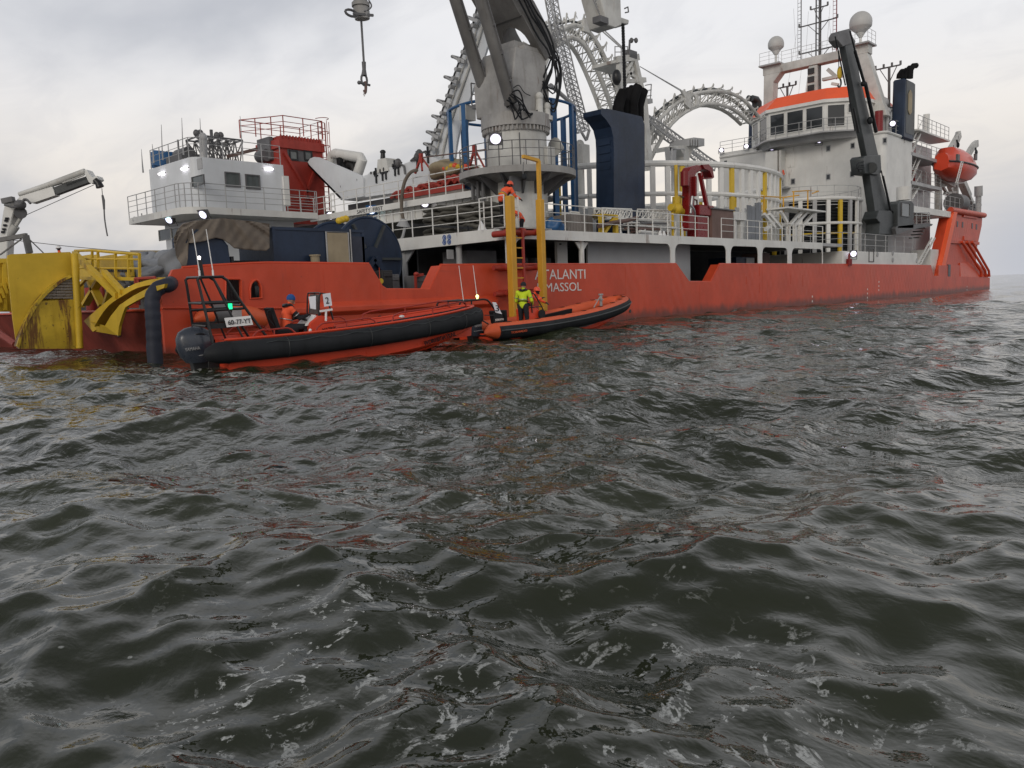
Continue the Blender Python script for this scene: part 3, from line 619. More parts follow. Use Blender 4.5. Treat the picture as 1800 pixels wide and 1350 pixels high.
# roof gear of the aft deckhouse: blue drum, winch and dark lattice cradle
mb = MB(); mb.cyl(P(292, 292, s=HS+1.5), P(292, 266, s=HS+1.5), .75, n=20); mb.cyl(P(276, 296, s=HS+1.2), P(276, 268, s=HS+1.2), .35, n=14); mb.build('roof_drum', 'bblue', ship)
mb = MB(); a = P(322, 275, s=HS+1.4); mb.box((a.x-.6, a.y-1.1, zt), (a.x+.6, a.y+.9, a.z)); mb.cyl(a+V((0, -.8, .1)), a+V((0, .6, .1)), .35); mb.bar(a+V((0, .5, .0)), a+V((0, .5, 1.0)), .08); mb.build('roof_winch', 'dkgrey', ship)
mb = MB(); c1 = P(347, 240, w=HW+2.0); c2 = P(420, 246, w=HW+2.0); z1 = c1.z; xs_ = [c1.x+(c2.x-c1.x)*i/5 for i in range(6)]
for w_ in (HW+1.6, HW+3.4):
    T = [V((x, w_, z1)) for x in xs_]; Bm = [V((x*.94+.06*(xs_[0]+xs_[-1])/2, w_+(.4 if w_ < HW+2 else -.3), zt)) for x in xs_]; truss(mb, T, Bm, .05, .04)
    for i in range(5): mb.bar(T[i], Bm[(i+2) % 6], .05)
for x in xs_: mb.bar((x, HW+1.6, z1), (x, HW+3.4, z1), .07)
for i, x in enumerate((348, 352, 381, 345, 388)): p = P(x, 238-4*(i % 2), w=HW+2.0); mb.ell(p, (.17, .17, .2), 10, 6)
p = P(371, 228, w=HW+2); mb.bar(p-V((0, 0, .9)), p, .13); mb.build('lattice_cradle', 'dkgrey', ship)
p = P(357, 262, w=HW+.2); mb = MB(); mb.cyl((p.x, p.y, zt), P(357, 246, w=HW+.2), .2, n=12); mb.ell(P(357, 243, w=HW+.2), (.22, .22, .3)); mb.build('searchlight_post', 'lgrey', ship)
mb = MB(); mb.bar(P(400, 275, w=HW+1.2), P(452, 262, w=HW+1.2), .22, .18); mb.build('rusty_beam', 'brown', ship)
mb = MB(); a = P(497, 309, w=HW-.1); b_ = P(508, 362, w=HW-.1); mb.box((a.x, HW-.15, b_.z), (a.x+.35, HW+.1, a.z)); mb.build('white_stanchion_board', 'white', ship)
# --- red tower
TW = 24.0; ta, tb = P(492, 240, w=TW).x, P(566, 255, w=TW).x; tz = P(489, 234, w=TW).z; wf = P(453, 241, s=ta).y
tow = MB(); tow.box((ta, TW, HZ), (tb, wf, tz-.9)); tow.box((ta-.15, TW-.15, tz-.9), (tb+.1, wf+.1, tz-.35)); tow.box((ta+.1, TW, tz-.35), (tb, wf, tz-.1))
for i in range(14): x = ta+(tb-ta)*i/14; tow.box((x, TW-.05, tz-.36), (x+.09, TW, tz-.05))
tower = tow.build('red_tower', 'red', ship)
a, b_, c_, d_ = P(497, 273, w=TW), P(533, 330, w=TW), P(545, 283, w=TW), P(527, 345, w=TW)
mb = MB(); zl, zh = P(520, 372, w=TW).z, P(500, 268, w=TW).z; mb.bar((ta+.2, TW-.09, zh), (tb-.6, TW-.09, zl), .16, .18); mb.bar((tb-.3, TW-.09, zh-.1), (ta+1.0, TW-.09, zl), .16, .18); mb.build('cross_brace', 'red', tower)
wquad(509, 265, 523, 281, tower, w=TW-.02, fr=.09, frame='blkp', pane='gglass'); wquad(535, 266, 548, 282, tower, w=TW-.02, fr=.09, frame='blkp', pane='gglass')
mb = MB(); a, b_ = P(505, 262, w=TW-.01), P(550, 286, w=TW-.01); mb.box((a.x, TW-.012, b_.z), (b_.x, TW, a.z)); mb.build('window_band', 'dkgrey', tower)
mb = MB(); a, b_ = P(457, 247, s=ta-.01), P(481, 272, s=ta-.01); mb.box((ta-.25, b_.y, b_.z-.3), (ta, a.y, a.z)); mb.cyl((ta-.3, b_.y+.3, b_.z), (ta-.3, a.y-.3, b_.z), .4); mb.build('tower_winch', 'dkgrey', tower)
rail([(ta-1.2, wf+.1, tz), (ta-.1, TW+.8, tz), (ta+.3, TW, tz), (tb+.1, TW, tz), (tb+.1, wf, tz), (ta-1.2, wf+.1, tz)], ship, 1.15, 'red', post=1.3, r=.03)
mb = MB(); lx = tb-.1
for dx in (0, .55): mb.bar((lx+dx, TW+.2, HZ+1), (lx+dx, TW+.2, tz+1.1), .06)
for i in range(16): z_ = HZ+1.1+i*.38; mb.bar((lx, TW+.2, z_), (lx+.55, TW+.2, z_), .035)
for i in range(6): z_ = HZ+2.5+i*.9; mb.tube([(lx+.27+.42*math.cos(t), TW+.2-.42*math.sin(t)*1.5, z_) for t in [math.pi*j/8 for j in range(9)]], .025, 5)
for j in (2, 4, 6): t = math.pi*j/8; mb.bar((lx+.27+.42*math.cos(t), TW+.2-.63*math.sin(t), HZ+2.5), (lx+.27+.42*math.cos(t), TW+.2-.63*math.sin(t), tz+1.1), .03)
mb.build('caged_ladder', 'red', tower)
# ================================================================= FORWARD SUPERSTRUCTURE
SS = 74.0; SW = 2.1
wfar = P(1265, 256, s=SS).y; zb = P(1540, 383, s=SS).z; zroof = P(1552, 231, s=SS).z
sfw = P(1604, 232, w=SW).x
rr = .5; pl = [(SS+rr*(1-math.sin(t)), SW+rr*(1-math.cos(t))) for t in [math.pi/2*i/5 for i in range(6)][::-1]]+[(sfw, SW), (sfw, wfar), (SS, wfar)]
mb = MB(); mb.prism(pl, zb, zroof, lambda u, v, d: V((u, v, d))); sup = mb.build('superstructure', 'white', ship)
mb = MB(); mb.tube([V((q[0]-.03, q[1]-.03, zroof-.05)) for q in [pl[-1]]+pl[:-2]], .12, 6); mb.build('deck_edge_moulding', 'white', sup)
mb = MB(); mb.box((SS+1.6, SW+.2, 1.47), (sfw+2, wfar, zb-.004)); sup0 = mb.build('superstructure_recess', 'lgrey', ship)
for x, y in ((1456, 261), (1499, 256), (1555.5, 247), (1456, 311), (1498, 306), (1394, 319), (1497, 355.5), (1455, 360)):
    wquad(x-4, y-6, x+4, y+6, sup, s=SS-.003, fr=.07, frame='lgrey', pane='glass', dep=.03)
wquad(1588.5, 241, 1590.5, 252, sup, w=SW-.003, fr=.04, frame='white', pane='glass', dep=.03)
for x, y in ((1508, 405), (1529, 404)): wquad(x-4, y-6, x+4, y+6, sup0, s=SS+1.59, fr=.06, frame='grey', pane='glass', dep=.03)
wquad(1272, 281, 1279, 289, sup, s=SS-.003, fr=.05, frame='white', pane='glass', dep=.03)
# side walls of the narrow deck at the near side, far roof rail
rail([(SS+.1, wfar, zroof+.35), (SS+.1, P(1330, 240, s=SS).y, zroof+.35)], ship, 1.1, 'lgrey', post=1.3)
mb = MB(); mb.box((SS+.001, P(1330, 240, s=SS).y, zroof), (SS+2, wfar, zroof+.35)); mb.build('roof_upstand', 'white', sup)
rail([(SS+3.2, SW+.2, zroof), (sfw-1.6, SW+.2, zroof), (sfw-.1, SW+1.0, zroof), (sfw-.1, SW+5, zroof)], ship, 1.3, 'lgrey', post=1.3)
# doorway box with open door (person stands in it)
a = P(1345, 268, s=SS-1.2); b_ = P(1366, 300, s=SS-1.2)
mb = MB(); mb.box((SS-1.2, b_.y, b_.z-1.5), (SS, a.y, a.z)); mb.build('door_lobby', 'white', sup)
dq0 = P(1366, 268, s=SS-.01); dq1 = P(1379, 330, s=SS-.01); DOORZ = dq1.z
mb = MB(); mb.box((SS-.012, dq1.y, dq1.z), (SS-.002, dq0.y, dq0.z)); mb.build('dark_doorway', 'dark', sup)
mb = MB(); a = P(1380, 269, s=SS-.5); mb.box((SS-1.1, dq1.y-.1, dq1.z), (SS-.02, dq1.y, dq0.z)); mb.build('open_door', 'white', sup)
mb = MB(); a = P(1384, 268, s=SS-.05); b_ = P(1397, 293, s=SS-.05); mb.box((SS-.06, b_.y, b_.z), (SS-.02, a.y, a.z)); mb.build('hinged_panel', 'white', sup)
mb = MB(); mb.box((SS-1.3, dq1.y-.6, dq1.z-.12), (SS, dq0.y+.4, dq1.z)); mb.build('door_landing', 'lgrey', sup)
rail([(SS-1.25, dq1.y-.5, dq1.z), (SS-1.25, dq0.y+.3, dq1.z)], ship, 1.0, 'lgrey', post=.9)
for x, y, t, c in ((1268, 264, 'lampw', 'cool floodlight at the far corner of the superstructure roof'), (1357, 260, 'lampv', 'violet tinted floodlight below the left bridge window'), (1440, 247, 'lampw', 'brightest floodlight under the middle of the bridge'), (1569, 217, 'lampv', 'violet tinted floodlight at the near roof corner beside the funnel'), (1312, 257, 'lampw', 'small floodlight left of the bridge')):
    sd = SS-.5; q = P(x, y, s=sd); flood(ship, q, (-.8, -.55, -.3), .5 if x > 1340 else .42, t, label=c)
# --- wheelhouse
zs0 = P(1449, 232, s=72).z; zs1 = P(1449, 181, s=72).z
def wy(x, y, s): return P(x, y, s=s).y
WHP = [(80, wy(1318, 232, 76)+1.0), (75.2, wy(1322, 232, 75.2)), (72, wy(1351, 232, 72)), (72, wy(1449, 232, 72)), (73.6, wy(1507, 224, 73.6)), (75.4, wy(1530, 222, 75.4)), (81, wy(1530, 222, 75.4))]
mb = MB(); mb.prism(WHP, zs0, zs1, lambda u, v, d: V((u, v, d))); whl = mb.build('wheelhouse', 'white', ship)
cx0, cy0 = sum(q[0] for q in WHP)/7+.5, sum(q[1] for q in WHP)/7
mb = MB(); n = len(WHP); lo = [V((cx0+(q[0]-cx0)*.90, cy0+(q[1]-cy0)*.96, zs0-.55)) for q in WHP]; hi = [V((q[0], q[1], zs0-.003)) for q in WHP]
mb.add(lo+hi, [(i, (i+1) % n, n+(i+1) % n, n+i) for i in range(n)]+[tuple(range(n))]); mb.build('wheelhouse_soffit', 'lgrey', whl)
mb = MB(); E1 = [V((cx0+(q[0]-cx0)*1.06, cy0+(q[1]-cy0)*1.04, zs1)) for q in WHP]; E2 = [p+V((0, 0, .28)) for p in E1]; E3 = [V((cx0+(p.x-cx0)*.72, cy0+(p.y-cy0)*.86, zs1+1.45)) for p in E1]
mb.add(E1+E2, [(i, (i+1) % n, n+(i+1) % n, n+i) for i in range(n)]+[tuple(range(n))]); mb.build('roof_eave', 'white', whl)
mb = MB(); E2 = [p+V((0, 0, .003)) for p in E2]; mb.add(E2+E3, [(i, (i+1) % n, n+(i+1) % n, n+i) for i in range(n)]+[tuple(range(n, 2*n))]); mb.build('orange_roof', 'flor', whl, label='fluorescent orange sloping roof of the bridge')
def wh_window(i, f0, f1, z0=.16, z1=.93):
    a, b_ = V((*WHP[i], zs0)), V((*WHP[i+1], zs0)); H = zs1-zs0; nn = V((-(b_.y-a.y), b_.x-a.x, 0)).normalized()
    if nn.dot(V((cx0, cy0, 0))-V((a.x, a.y, 0))) > 0: nn = -nn
    p0 = a.lerp(b_, f0)+nn*.004; p1 = a.lerp(b_, f1)+nn*.004
    return window(whl, p0+V((0, 0, H*z0)), p1+V((0, 0, H*z0)), p1+V((0, 0, H*z1)), p0+V((0, 0, H*z1)), nn, fr=.06, frame='white', pane='glass', dep=.07)
for f0, f1 in ((.03, .30), (.34, .64), (.68, .98)): wh_window(2, f0, f1)
wh_window(3, .08, .62); wh_window(3, .70, .98, .60); wh_window(1, .08, .42, .3); wh_window(1, .5, .94, .02); wh_window(0, .2, .5, .3); wh_window(0, .55, .85, .3)
off = .55; rp = [V((cx0+(q[0]-cx0)*1.13, cy0+(q[1]-cy0)*1.06, zs0+.02)) for q in WHP[1:5]]
mb = MB(); n = 4; ip = [V((q[0], q[1], zs0+.02)) for q in WHP[1:5]]; mb.add(rp+ip+[p-V((0, 0, .12)) for p in rp]+[p-V((0, 0, .12)) for p in ip], [(i, i+1, n+i+1, n+i) for i in range(3)]+[(2*n+i, 2*n+i+1, 3*n+i+1, 3*n+i) for i in range(3)]+[(i, i+1, 2*n+i+1, 2*n+i) for i in range(3)]); mb.build('window_walkway', 'lgrey', ship)
rail(rp, ship, 1.05, 'lgrey', post=1.15, rails=(1, .5))
# --- portal frame with radomes and lattice mast
PS = 76.5; zp = P(1345, 121, s=PS).z; ya, yb_ = P(1345, 121, s=PS).y, P(1530, 85, s=PS).y
mb = MB(); mb.box((PS-.5, yb_, zp-.75), (PS+.5, ya, zp)); 
l0 = P(1353, 185, s=PS); r0 = P(1552, 205, s=PS)
mb.hexa([(PS-.5, l0.y-.45, zs1), (PS+.5, l0.y-.45, zs1), (PS+.5, l0.y+.45, zs1), (PS-.5, l0.y+.45, zs1), (PS-.5, ya-1.1, zp-.74), (PS+.5, ya-1.1, zp-.74), (PS+.5, ya-.1, zp-.74), (PS-.5, ya-.1, zp-.74)])
mb.hexa([(PS-.5, r0.y-.5, r0.z), (PS+.5, r0.y-.5, r0.z), (PS+.5, r0.y+.55, r0.z), (PS-.5, r0.y+.55, r0.z), (PS-.5, yb_+.1, zp-.74), (PS+.5, yb_+.1, zp-.74), (PS+.5, yb_+1.2, zp-.74), (PS-.5, yb_+1.2, zp-.74)])
for y0, d in ((ya-1.1, -1), (yb_+1.2, 1)): mb.add([(PS-.5, y0, zp-.74), (PS-.5, y0+.7*d, zp-.74), (PS-.5, y0, zp-1.5), (PS+.5, y0, zp-.74), (PS+.5, y0+.7*d, zp-.74), (PS+.5, y0, zp-1.5)], [(0, 1, 2), (3, 5, 4), (1, 4, 5, 2), (0, 3, 4, 1)])
mb.build('portal_frame', 'offw', ship, bevel=.06)
mb = MB(); mb.box((PS-1.0, ya-1.9, zp-.0), (PS+1.0, ya+.2, zp+.14)); mb.box((PS-1.0, yb_-.2, zp), (PS+1.0, yb_+2.2, zp+.14)); mb.build('mast_platform', 'lgrey', ship)
rail([(PS-.95, ya+.1, zp+.14), (PS-.95, ya-1.8, zp+.14), (PS-.5, ya-1.9, zp), (PS-.5, yb_+2.2, zp)], ship, 1.1, 'lgrey', post=1.0, r=.018)
rail([(PS-.95, yb_+2.1, zp+.14), (PS-.95, yb_-.1, zp+.14), (PS+.95, yb_-.1, zp+.14)], ship, 1.1, 'lgrey', post=.9, r=.018)
for x, y, R in ((1364, 78, 13.2), (1513, 40, 18.2)):
    c = P(x, y, s=PS); k = R/FPX*(c-CAM).dot(FW); mb = MB()
    prof_ = [(0, k)]+[(k*math.sin(t), k*math.cos(t)) for t in [math.pi/2*i/8 for i in range(1, 9)]]+[(k*.98, -k*.35), (k*.92, -k*.45), (k*.35, -k*.95), (k*.25, -k*1.05)]
    mb.lathe(prof_, c, 24); mb.build('radome', 'radome', ship, label='larger white satellite dome on the near end of the portal' if R > 15 else 'smaller white satellite dome on the far end of the portal')
    mb = MB(); mb.cyl(c-V((0, 0, k*1.04)), V((c.x, c.y, zp+.1)), .12, n=10); mb.lathe([(.16, 0), (.4, .35)], c-V((0, 0, k*1.3)), 12); mb.build('radome_post', 'white', ship)
MC = P(1438, 100, s=PS); my = MC.y
mb = MB(); top_ = P(1436, -40, s=PS).z
for dx, dy in ((-.16, -.16), (.16, -.16), (0, .2)): mb.cyl((PS+dx, my+dy, zs1+.3), (PS+dx, my+dy, top_), .07, n=6)
for i in range(36): z_ = zs1+.6+i*.5; mb.bar((PS-.16, my-.16, z_), (PS, my+.2, z_+.25), .035); mb.bar((PS+.16, my-.16, z_), (PS-.16, my-.16, z_+.25), .035)
mb.build('lattice_mast', 'dkgrey', ship)
mb = MB(); mb.hexa([(PS-.5, my-.2, zs1), (PS+.5, my-.2, zs1), (PS+.5, my+1.2, zs1), (PS-.5, my+1.2, zs1), (PS-.4, my-.1, zp-.8), (PS+.4, my-.1, zp-.8), (PS+.4, my+.7, zp-.8), (PS-.4, my+.7, zp-.8)]); mb.build('mast_trunk', 'offw', ship)
mb = MB()
for i in range(5): z_ = zs1+.7+i*.75; mb.box((PS-.56, my+.15, z_), (PS-.45, my+.75, z_+.5))
mb.build('trunk_openings', 'dark', ship)
for y, xa, xb in ((88, 1405, 1475), (40, 1405, 1472), (14, 1425, 1455)):
    a, b_ = P(xa, y+ (1436-xa)*.18, s=PS), P(xb, y-(xb-1436)*.18, s=PS); a.z = b_.z = P(1437, y, s=PS).z; mb = MB(); mb.cyl(a, b_, .06, n=6)
    for e in (a, b_): mb.bar(e.lerp(V((PS, my, a.z)), .45), (PS, my, a.z-1.0), .05); mb.cyl(e, e+V((0, 0, .3)), .09, n=8)
    mb.build('signal_yard', 'dkgrey', ship)
for x in (1408, 1470):
    a = P(x, 108, s=PS); b_ = P(x+1, -40, s=PS); mb = MB(); mb.cyl((PS, a.y, zp), (PS, a.y, b_.z), .05, n=6)
    for i in range(22): z_ = zp+.3+i*.35; mb.bar((PS, a.y, z_), (PS, a.y+.32, z_), .03)
    mb.bar((PS, a.y+.32, zp+.3), (PS, a.y+.32, b_.z), .025); mb.build('mast_pole', 'dkred' if x > 1450 else 'dkgrey', ship)
mb = MB()
for x0, y0, x1, y1 in ((1400, 60, 1380, 180), (1412, 90, 1402, 182), (1425, 100, 1412, 182), (1395, 15, 1400, 110), (1457, 30, 1465, 110), (1459, 10, 1452, 100), (1421, 20, 1416, 110)):
    mb.tube([P(x0, y0, s=PS), P(x1, y1, s=PS)], .012, 4)
mb.build('mast_stays', 'lgrey', ship, kind='stuff')
mb = MB(); a = P(1450, 130, s=PS-.3); mb.box((a.x-.2, a.y-1.6, a.z-.6), (a.x+.2, a.y+.2, a.z-.35)); mb.bar(P(1455, 122, s=PS-.3), P(1472, 137, s=PS-.3), .3); mb.bar(P(1462, 147, s=PS-.3), P(1474, 149, s=PS-.3), .25); mb.build('radar_scanner', 'offw', ship)
for (x, y0, y1, xs, nm) in ((1384, 152, 178, (1366, 1399), 'far'), (1563, 118, 190, (1539, 1583), 'near')):
    a, b_ = P(x, y1, s=79), P(x, y0, s=79); mb = MB(); mb.cyl(a-V((0, 0, 1)), b_, .12, n=8); l, r_ = P(xs[0], y0+4, s=79), P(xs[1], y0-6, s=79); l.z = r_.z = P(x, y0, s=79).z+.0
    mb.cyl(l, r_, .07, n=6); mb.bar(l.lerp(b_, .3), b_-V((0, 0, 1.4)), .06); mb.bar(r_.lerp(b_, .3), b_-V((0, 0, 1.4)), .06)
    for f in (0, .33, .66, 1): q = l.lerp(r_, f); mb.cyl(q, q+V((0, 0, .35)), .1, n=8)
    if nm == 'near':
        l2, r2 = l-V((0, 0, 3.6)), r_-V((0, 0, 3.6)); mb.cyl(l2, r2, .05, n=6); mb.bar(l2.lerp(r2, .2), (b_.x, b_.y, b_.z-4.8), .05)
    mb.build('signal_mast', 'dkgrey', ship)
# funnels of the forward house
def funnel(x0, x1, x2, yt, yb, s, nm):
    a = P(x0, yb, s=s); b_ = P(x1, yb, s=s); zt_ = P(x1, yt, s=s).z; dp = P(x2, yb, w=b_.y).x-s; mb = MB()
    mb.hexa([(s-.25, b_.y, a.z-1), (s+dp, b_.y, a.z-1), (s+dp, a.y, a.z-1), (s-.25, a.y, a.z-1), (s+.0, b_.y, zt_), (s+dp, b_.y, zt_), (s+dp, a.y, zt_), (s, a.y, zt_)]); mb.build('funnel', 'blue', ship, label=nm, bevel=.12)
    return V((s, b_.y, a.z)), V((s+dp, a.y, zt_))
f0, f1 = funnel(1568, 1590, 1607, 137, 226, 78, 'dark blue funnel near the roof corner'); 
mb = MB(); mb.box((f0.x+.3, f0.y-.02, f0.z-.5), (f1.x, f0.y-.002, f1.z-.15)); mb.build('funnel_side_panel', 'char', ship)
p = P(1600, 180, w=f0.y-.06); mb = MB(); mb.prism([(p.x-.45, p.z-.8), (p.x-.1, p.z-1.1), (p.x+.45, p.z-.8), (p.x+.45, p.z+.8), (p.x, p.z+1.1), (p.x-.45, p.z+.7)], f0.y-.09, f0.y-.03, SZ)
mb.build('funnel_badge', 'tan', ship)
for i, (x, y) in enumerate(((1580, 130), (1587, 128), (1593, 124), (1600, 120))):
    a = P(x, 138, s=78.8); b_ = P(x+1, y+2, s=78.8); mb = MB(); mb.tube([a, b_, b_+V((.35, -.1, .35)), b_+V((.8, -.2, .42))], .24, 10); mb.build('exhaust_pipe', 'soot', ship)
g0, g1 = funnel(1316, 1326, 1345, 190, 262, 79, 'dark blue funnel at the far side behind the bridge')
for x in (1327, 1334):
    b_ = P(x, 180, s=79.5); mb = MB(); mb.tube([b_-V((0, 0, 1.2)), b_, b_+V((-.3, .1, .3)), b_+V((-.9, .3, .35))], .3, 10); mb.build('exhaust_pipe', 'char', ship)
p = P(1545, 214, s=75.2); mb = MB(); mb.cyl((p.x, p.y, zroof), (p.x, p.y, p.z+.9), .35, n=14); mb.build('red_gas_bottle', 'dkred', ship)
mb = MB()
for x, y, r_ in ((1553, 180, .45), (1547, 200, .25), (1560, 195, .3)): p = P(x, y, s=77); mb.cyl((p.x, p.y, zroof), p, r_*.5, n=8); mb.ell(p, (r_, r_, r_), 12, 8)
mb.build('roof_domes', 'lgrey', ship, kind='stuff')
# --- near side low deckhouse with crane deck
LH = .16; a = P(1482, 440, w=LH); b_ = P(1613, 438, w=LH); zl = P(1482, 441, w=LH).z
mb = MB(); mb.box((a.x, LH, 1.47), (b_.x, 6, zl)); lowdh = mb.build('crane_deckhouse', 'white', ship, bevel=.05)
rail([(a.x+.1, 5, zl), (a.x+.1, LH+.1, zl), (b_.x-1, LH+.1, zl)], ship, 1.35, 'lgrey', post=2.2, r=.03)
p = P(1500, 446, w=LH-.2); flood(ship, p, (-.7, -.7, -.1), .5, 'lampv', label='small floodlight low on the white deckhouse above the orange side')
mb = MB(); p = P(1532, 448.5, w=LH-.02); mb.tube([V((p.x+dx, LH-.02, p.z+dz)) for dx, dz in ((-.55, -.5), (.45, -.5), (.45, .5), (-.55, .5))], .05, 6, closed=True); mb.build('square_frame', 'dkgrey', lowdh)
mb = MB()
for x, y in ((1543, 447), (1570, 445), (1570, 457), (1612, 458)): p = P(x, y, w=LH-.05); mb.cyl(p, p+V((0, .06, 0)), .2, n=10)
mb.build('wall_fittings', 'lgrey', lowdh, kind='stuff')
p = P(1488, 462, w=.3); mb = MB(); mb.cyl((p.x-.3, -.0, 2.6), (p.x-.3, -.0, 3.1), .22, n=10); mb.cyl((p.x-.3, -.0, 3.1), (p.x-.3, 0, 3.5), .08, n=8); mb.build('red_vent', 'dkred', ship)
# stair tower louvres and platforms
LW = 2.7; s0 = sfw+.05; s1 = P(1634, 240, w=LW).x
zt_ = P(1605, 238, w=LW).z; zb_ = P(1605, 355, w=LW).z
mb = MB(); mb.box((s0, LW+1.4, 1.47), (s1+5.5, LW+6, zt_)); mb.build('stair_trunk', 'whitec', ship)
mb = MB()
for i in range(26):
    z_ = zb_+(zt_-zb_)*i/26; mb.bar((s0, LW+1.3, z_), (s0+2.4, LW+1.3, z_), .12, .16)
mb.build('louvres', 'grey', ship, kind='stuff')
for y in (283, 330): 
    z_ = P(1640, y, w=LW).z; mb = MB(); mb.box((s0-.2, LW-.6, z_-.3), (s1+2.2, LW+1.35, z_)); mb.build('stair_platform', 'lgrey', ship)
    rail([(s0-.1, LW-.5, z_), (s1+2.1, LW-.5, z_)], ship, 1.15, 'lgrey', post=1.5)
z_ = P(1640, 241, w=LW).z; rail([(s0+1.8, LW-.5, z_), (s1+4.5, LW-.5, z_)], ship, 1.25, 'lgrey', post=1.3)
mb = MB(); mb.box((s0+1.8, LW-.6, z_-.15), (s1+4.7, LW+1.35, z_)); p = P(1634, 225, w=LW); mb.cyl((p.x, LW+.3, z_), (p.x, LW+.3, z_+2.1), .3, n=12); mb.build('top_platform', 'white', ship)
for ya_, yb2 in ((283, 241), (330, 283), (362, 330)):
    za, zb2 = P(1640, ya_, w=LW).z, P(1640, yb2, w=LW).z; mb = MB()
    for dw in (0, .8): mb.bar((s0+1.0, LW-.2+dw, za), (s0+3.8, LW-.2+dw, zb2), .12, .2)
    for i in range(10): f = i/10; mb.box((s0+1.0+2.8*f, LW-.2, za+(zb2-za)*f), (s0+1.25+2.8*f, LW+.6, za+(zb2-za)*f+.05))
    mb.tube([(s0+1.0, LW-.25, za+1), (s0+3.8, LW-.25, zb2+1)], .04, 6); mb.build('inclined_stair', 'white', ship)
for y in (265, 312): p = P(1625, y, w=LW); mb = MB(); mb.box((p.x-.5, LW+.9, p.z-1.0), (p.x+.5, LW+1.2, p.z+.8)); mb.build('red_fire_locker', 'dkred', ship)
# boat deck (white edge) to the forecastle
BW = .3; za = P(1640, 367, w=BW).z; sa_ = P(1604, 370, w=BW).x; sb_ = P(1672, 363, w=BW).x
mb = MB(); mb.box((sa_-1, BW, za-.55), (sb_, 14, za)); mb.build('boat_deck', 'white', ship)
rail([(sa_, BW+.1, za), (sb_+12, BW+.3, za)], ship, 1.5, 'lgrey', post=1.7)
mb = MB()
for i in range(8): f = i/8; mb.box((sa_+7-4.2*f, BW+.4, za-.55-.3*i), (sa_+7.4-4.2*f, BW+1.3, za-.45-.3*i))
mb.build('deck_stair', 'grey', ship)
mb = MB(); mb.box((sa_+3, 3.0, 1.47), (sb_+3, 3.2, za-.55)); mb.build('forecastle_side_wall', 'whitec', ship)
p = P(1660, 399, w=2.9); mb = MB(); mb.box((p.x-.8, 2.9, p.z-1), (p.x+.8, 2.99, p.z+1)); mb.build('side_opening', 'blkp', ship)
for x, y0, y1 in ((1652, 400, 440),): a, b_ = P(x, y0, w=2.8), P(x, y1, w=2.8); mb = MB(); mb.tube([b_, a, a+V((1.6, 0, .25))], .05, 6); mb.build('vent_pipe', 'grey', ship)
mb = MB(); q0_, q1_ = P(1612, 465, w=.5), P(1638, 418, w=.5); mb.bar(q0_, q1_, .12); mb.bar(q0_+V((.9, 0, 0)), q1_+V((.9, 0, 0)), .12)
for i in range(7): f = i/7; p = q0_.lerp(q1_, f); mb.bar(p, p+V((.9, 0, 0)), .05)
mb.build('sloping_ladder', 'white', ship)
mb = MB(); p = P(1636, 440, w=.6); mb.box((p.x, .6, 1.47), (p.x+2.4, 3, p.z+.1)); mb.build('white_side_box', 'white', ship)
# --- forecastle
FWW = 1.0
def fp(x, y, w): return P(x, y, w=w)
zt1 = fp(1700, 374, .4).z; zm = 2.75
A0 = fp(1669, 369, .5); B0 = fp(1727, 380, .5); A1 = fp(1650, 489, .1); B1 = fp(1722, 465, .6)
mb = MB(); th = .25
mb.prism([(A1.x, 1.3), (A0.x, zt1), (B0.x, zt1), (B0.x-.2, zt1-1.1), (B0.x-2.2, zm+1.2), (B0.x-2, zm), (B0.x+.0, 1.4)], .5, 1.3, SZ); fc = mb.build('forecastle', 'hull', ship)
mb = MB(); mb.tube([(A0.x-.2, .35, zt1), (B0.x, .35, zt1)], .28, 10); mb.build('forecastle_cap', 'hull', ship)
mb = MB(); mb.hexa([(A1.x, .1, 1.3), (A1.x+1.2, .1, 1.3), (A1.x+1.2, .5, 1.3), (A1.x, .5, 1.3), (A0.x, .1, zt1-.2), (A0.x+1.2, .1, zt1-.2), (A0.x+1.2, .5, zt1-.2), (A0.x, .5, zt1-.2)]); mb.build('forecastle_stem_plate', 'flor', ship, label='leaning edge plate of the forecastle, its lit look painted in as brighter orange')  # light falling on the aft-facing edge is put into this brighter orange
for x, y in ((1683, 394), (1692, 395), (1709, 397), (1716.5, 399)): p = P(x, y, w=.49); mb = MB(); mb.box((p.x-.22, .47, p.z-.28), (p.x+.22, .499, p.z+.28)); mb.build('mooring_slot', 'blkp', fc)
for x0, y0, x1, y1 in ((1694, 373, 1718, 385), (1695, 415, 1718, 424)): a, b_ = P(x0, y0, w=.4), P(x1, y1, w=.4); mb = MB(); mb.box((a.x, .38, b_.z), (b_.x, .499, a.z)); mb.build('stiffener_panel', 'hull', fc)
mb = MB(); a = P(1662, 423, w=.4); b_ = P(1720, 427, w=.4); mb.box((a.x, .3, a.z-.2), (b_.x, .499, a.z+.1)); mb.build('forecastle_ledge', 'hull', fc)
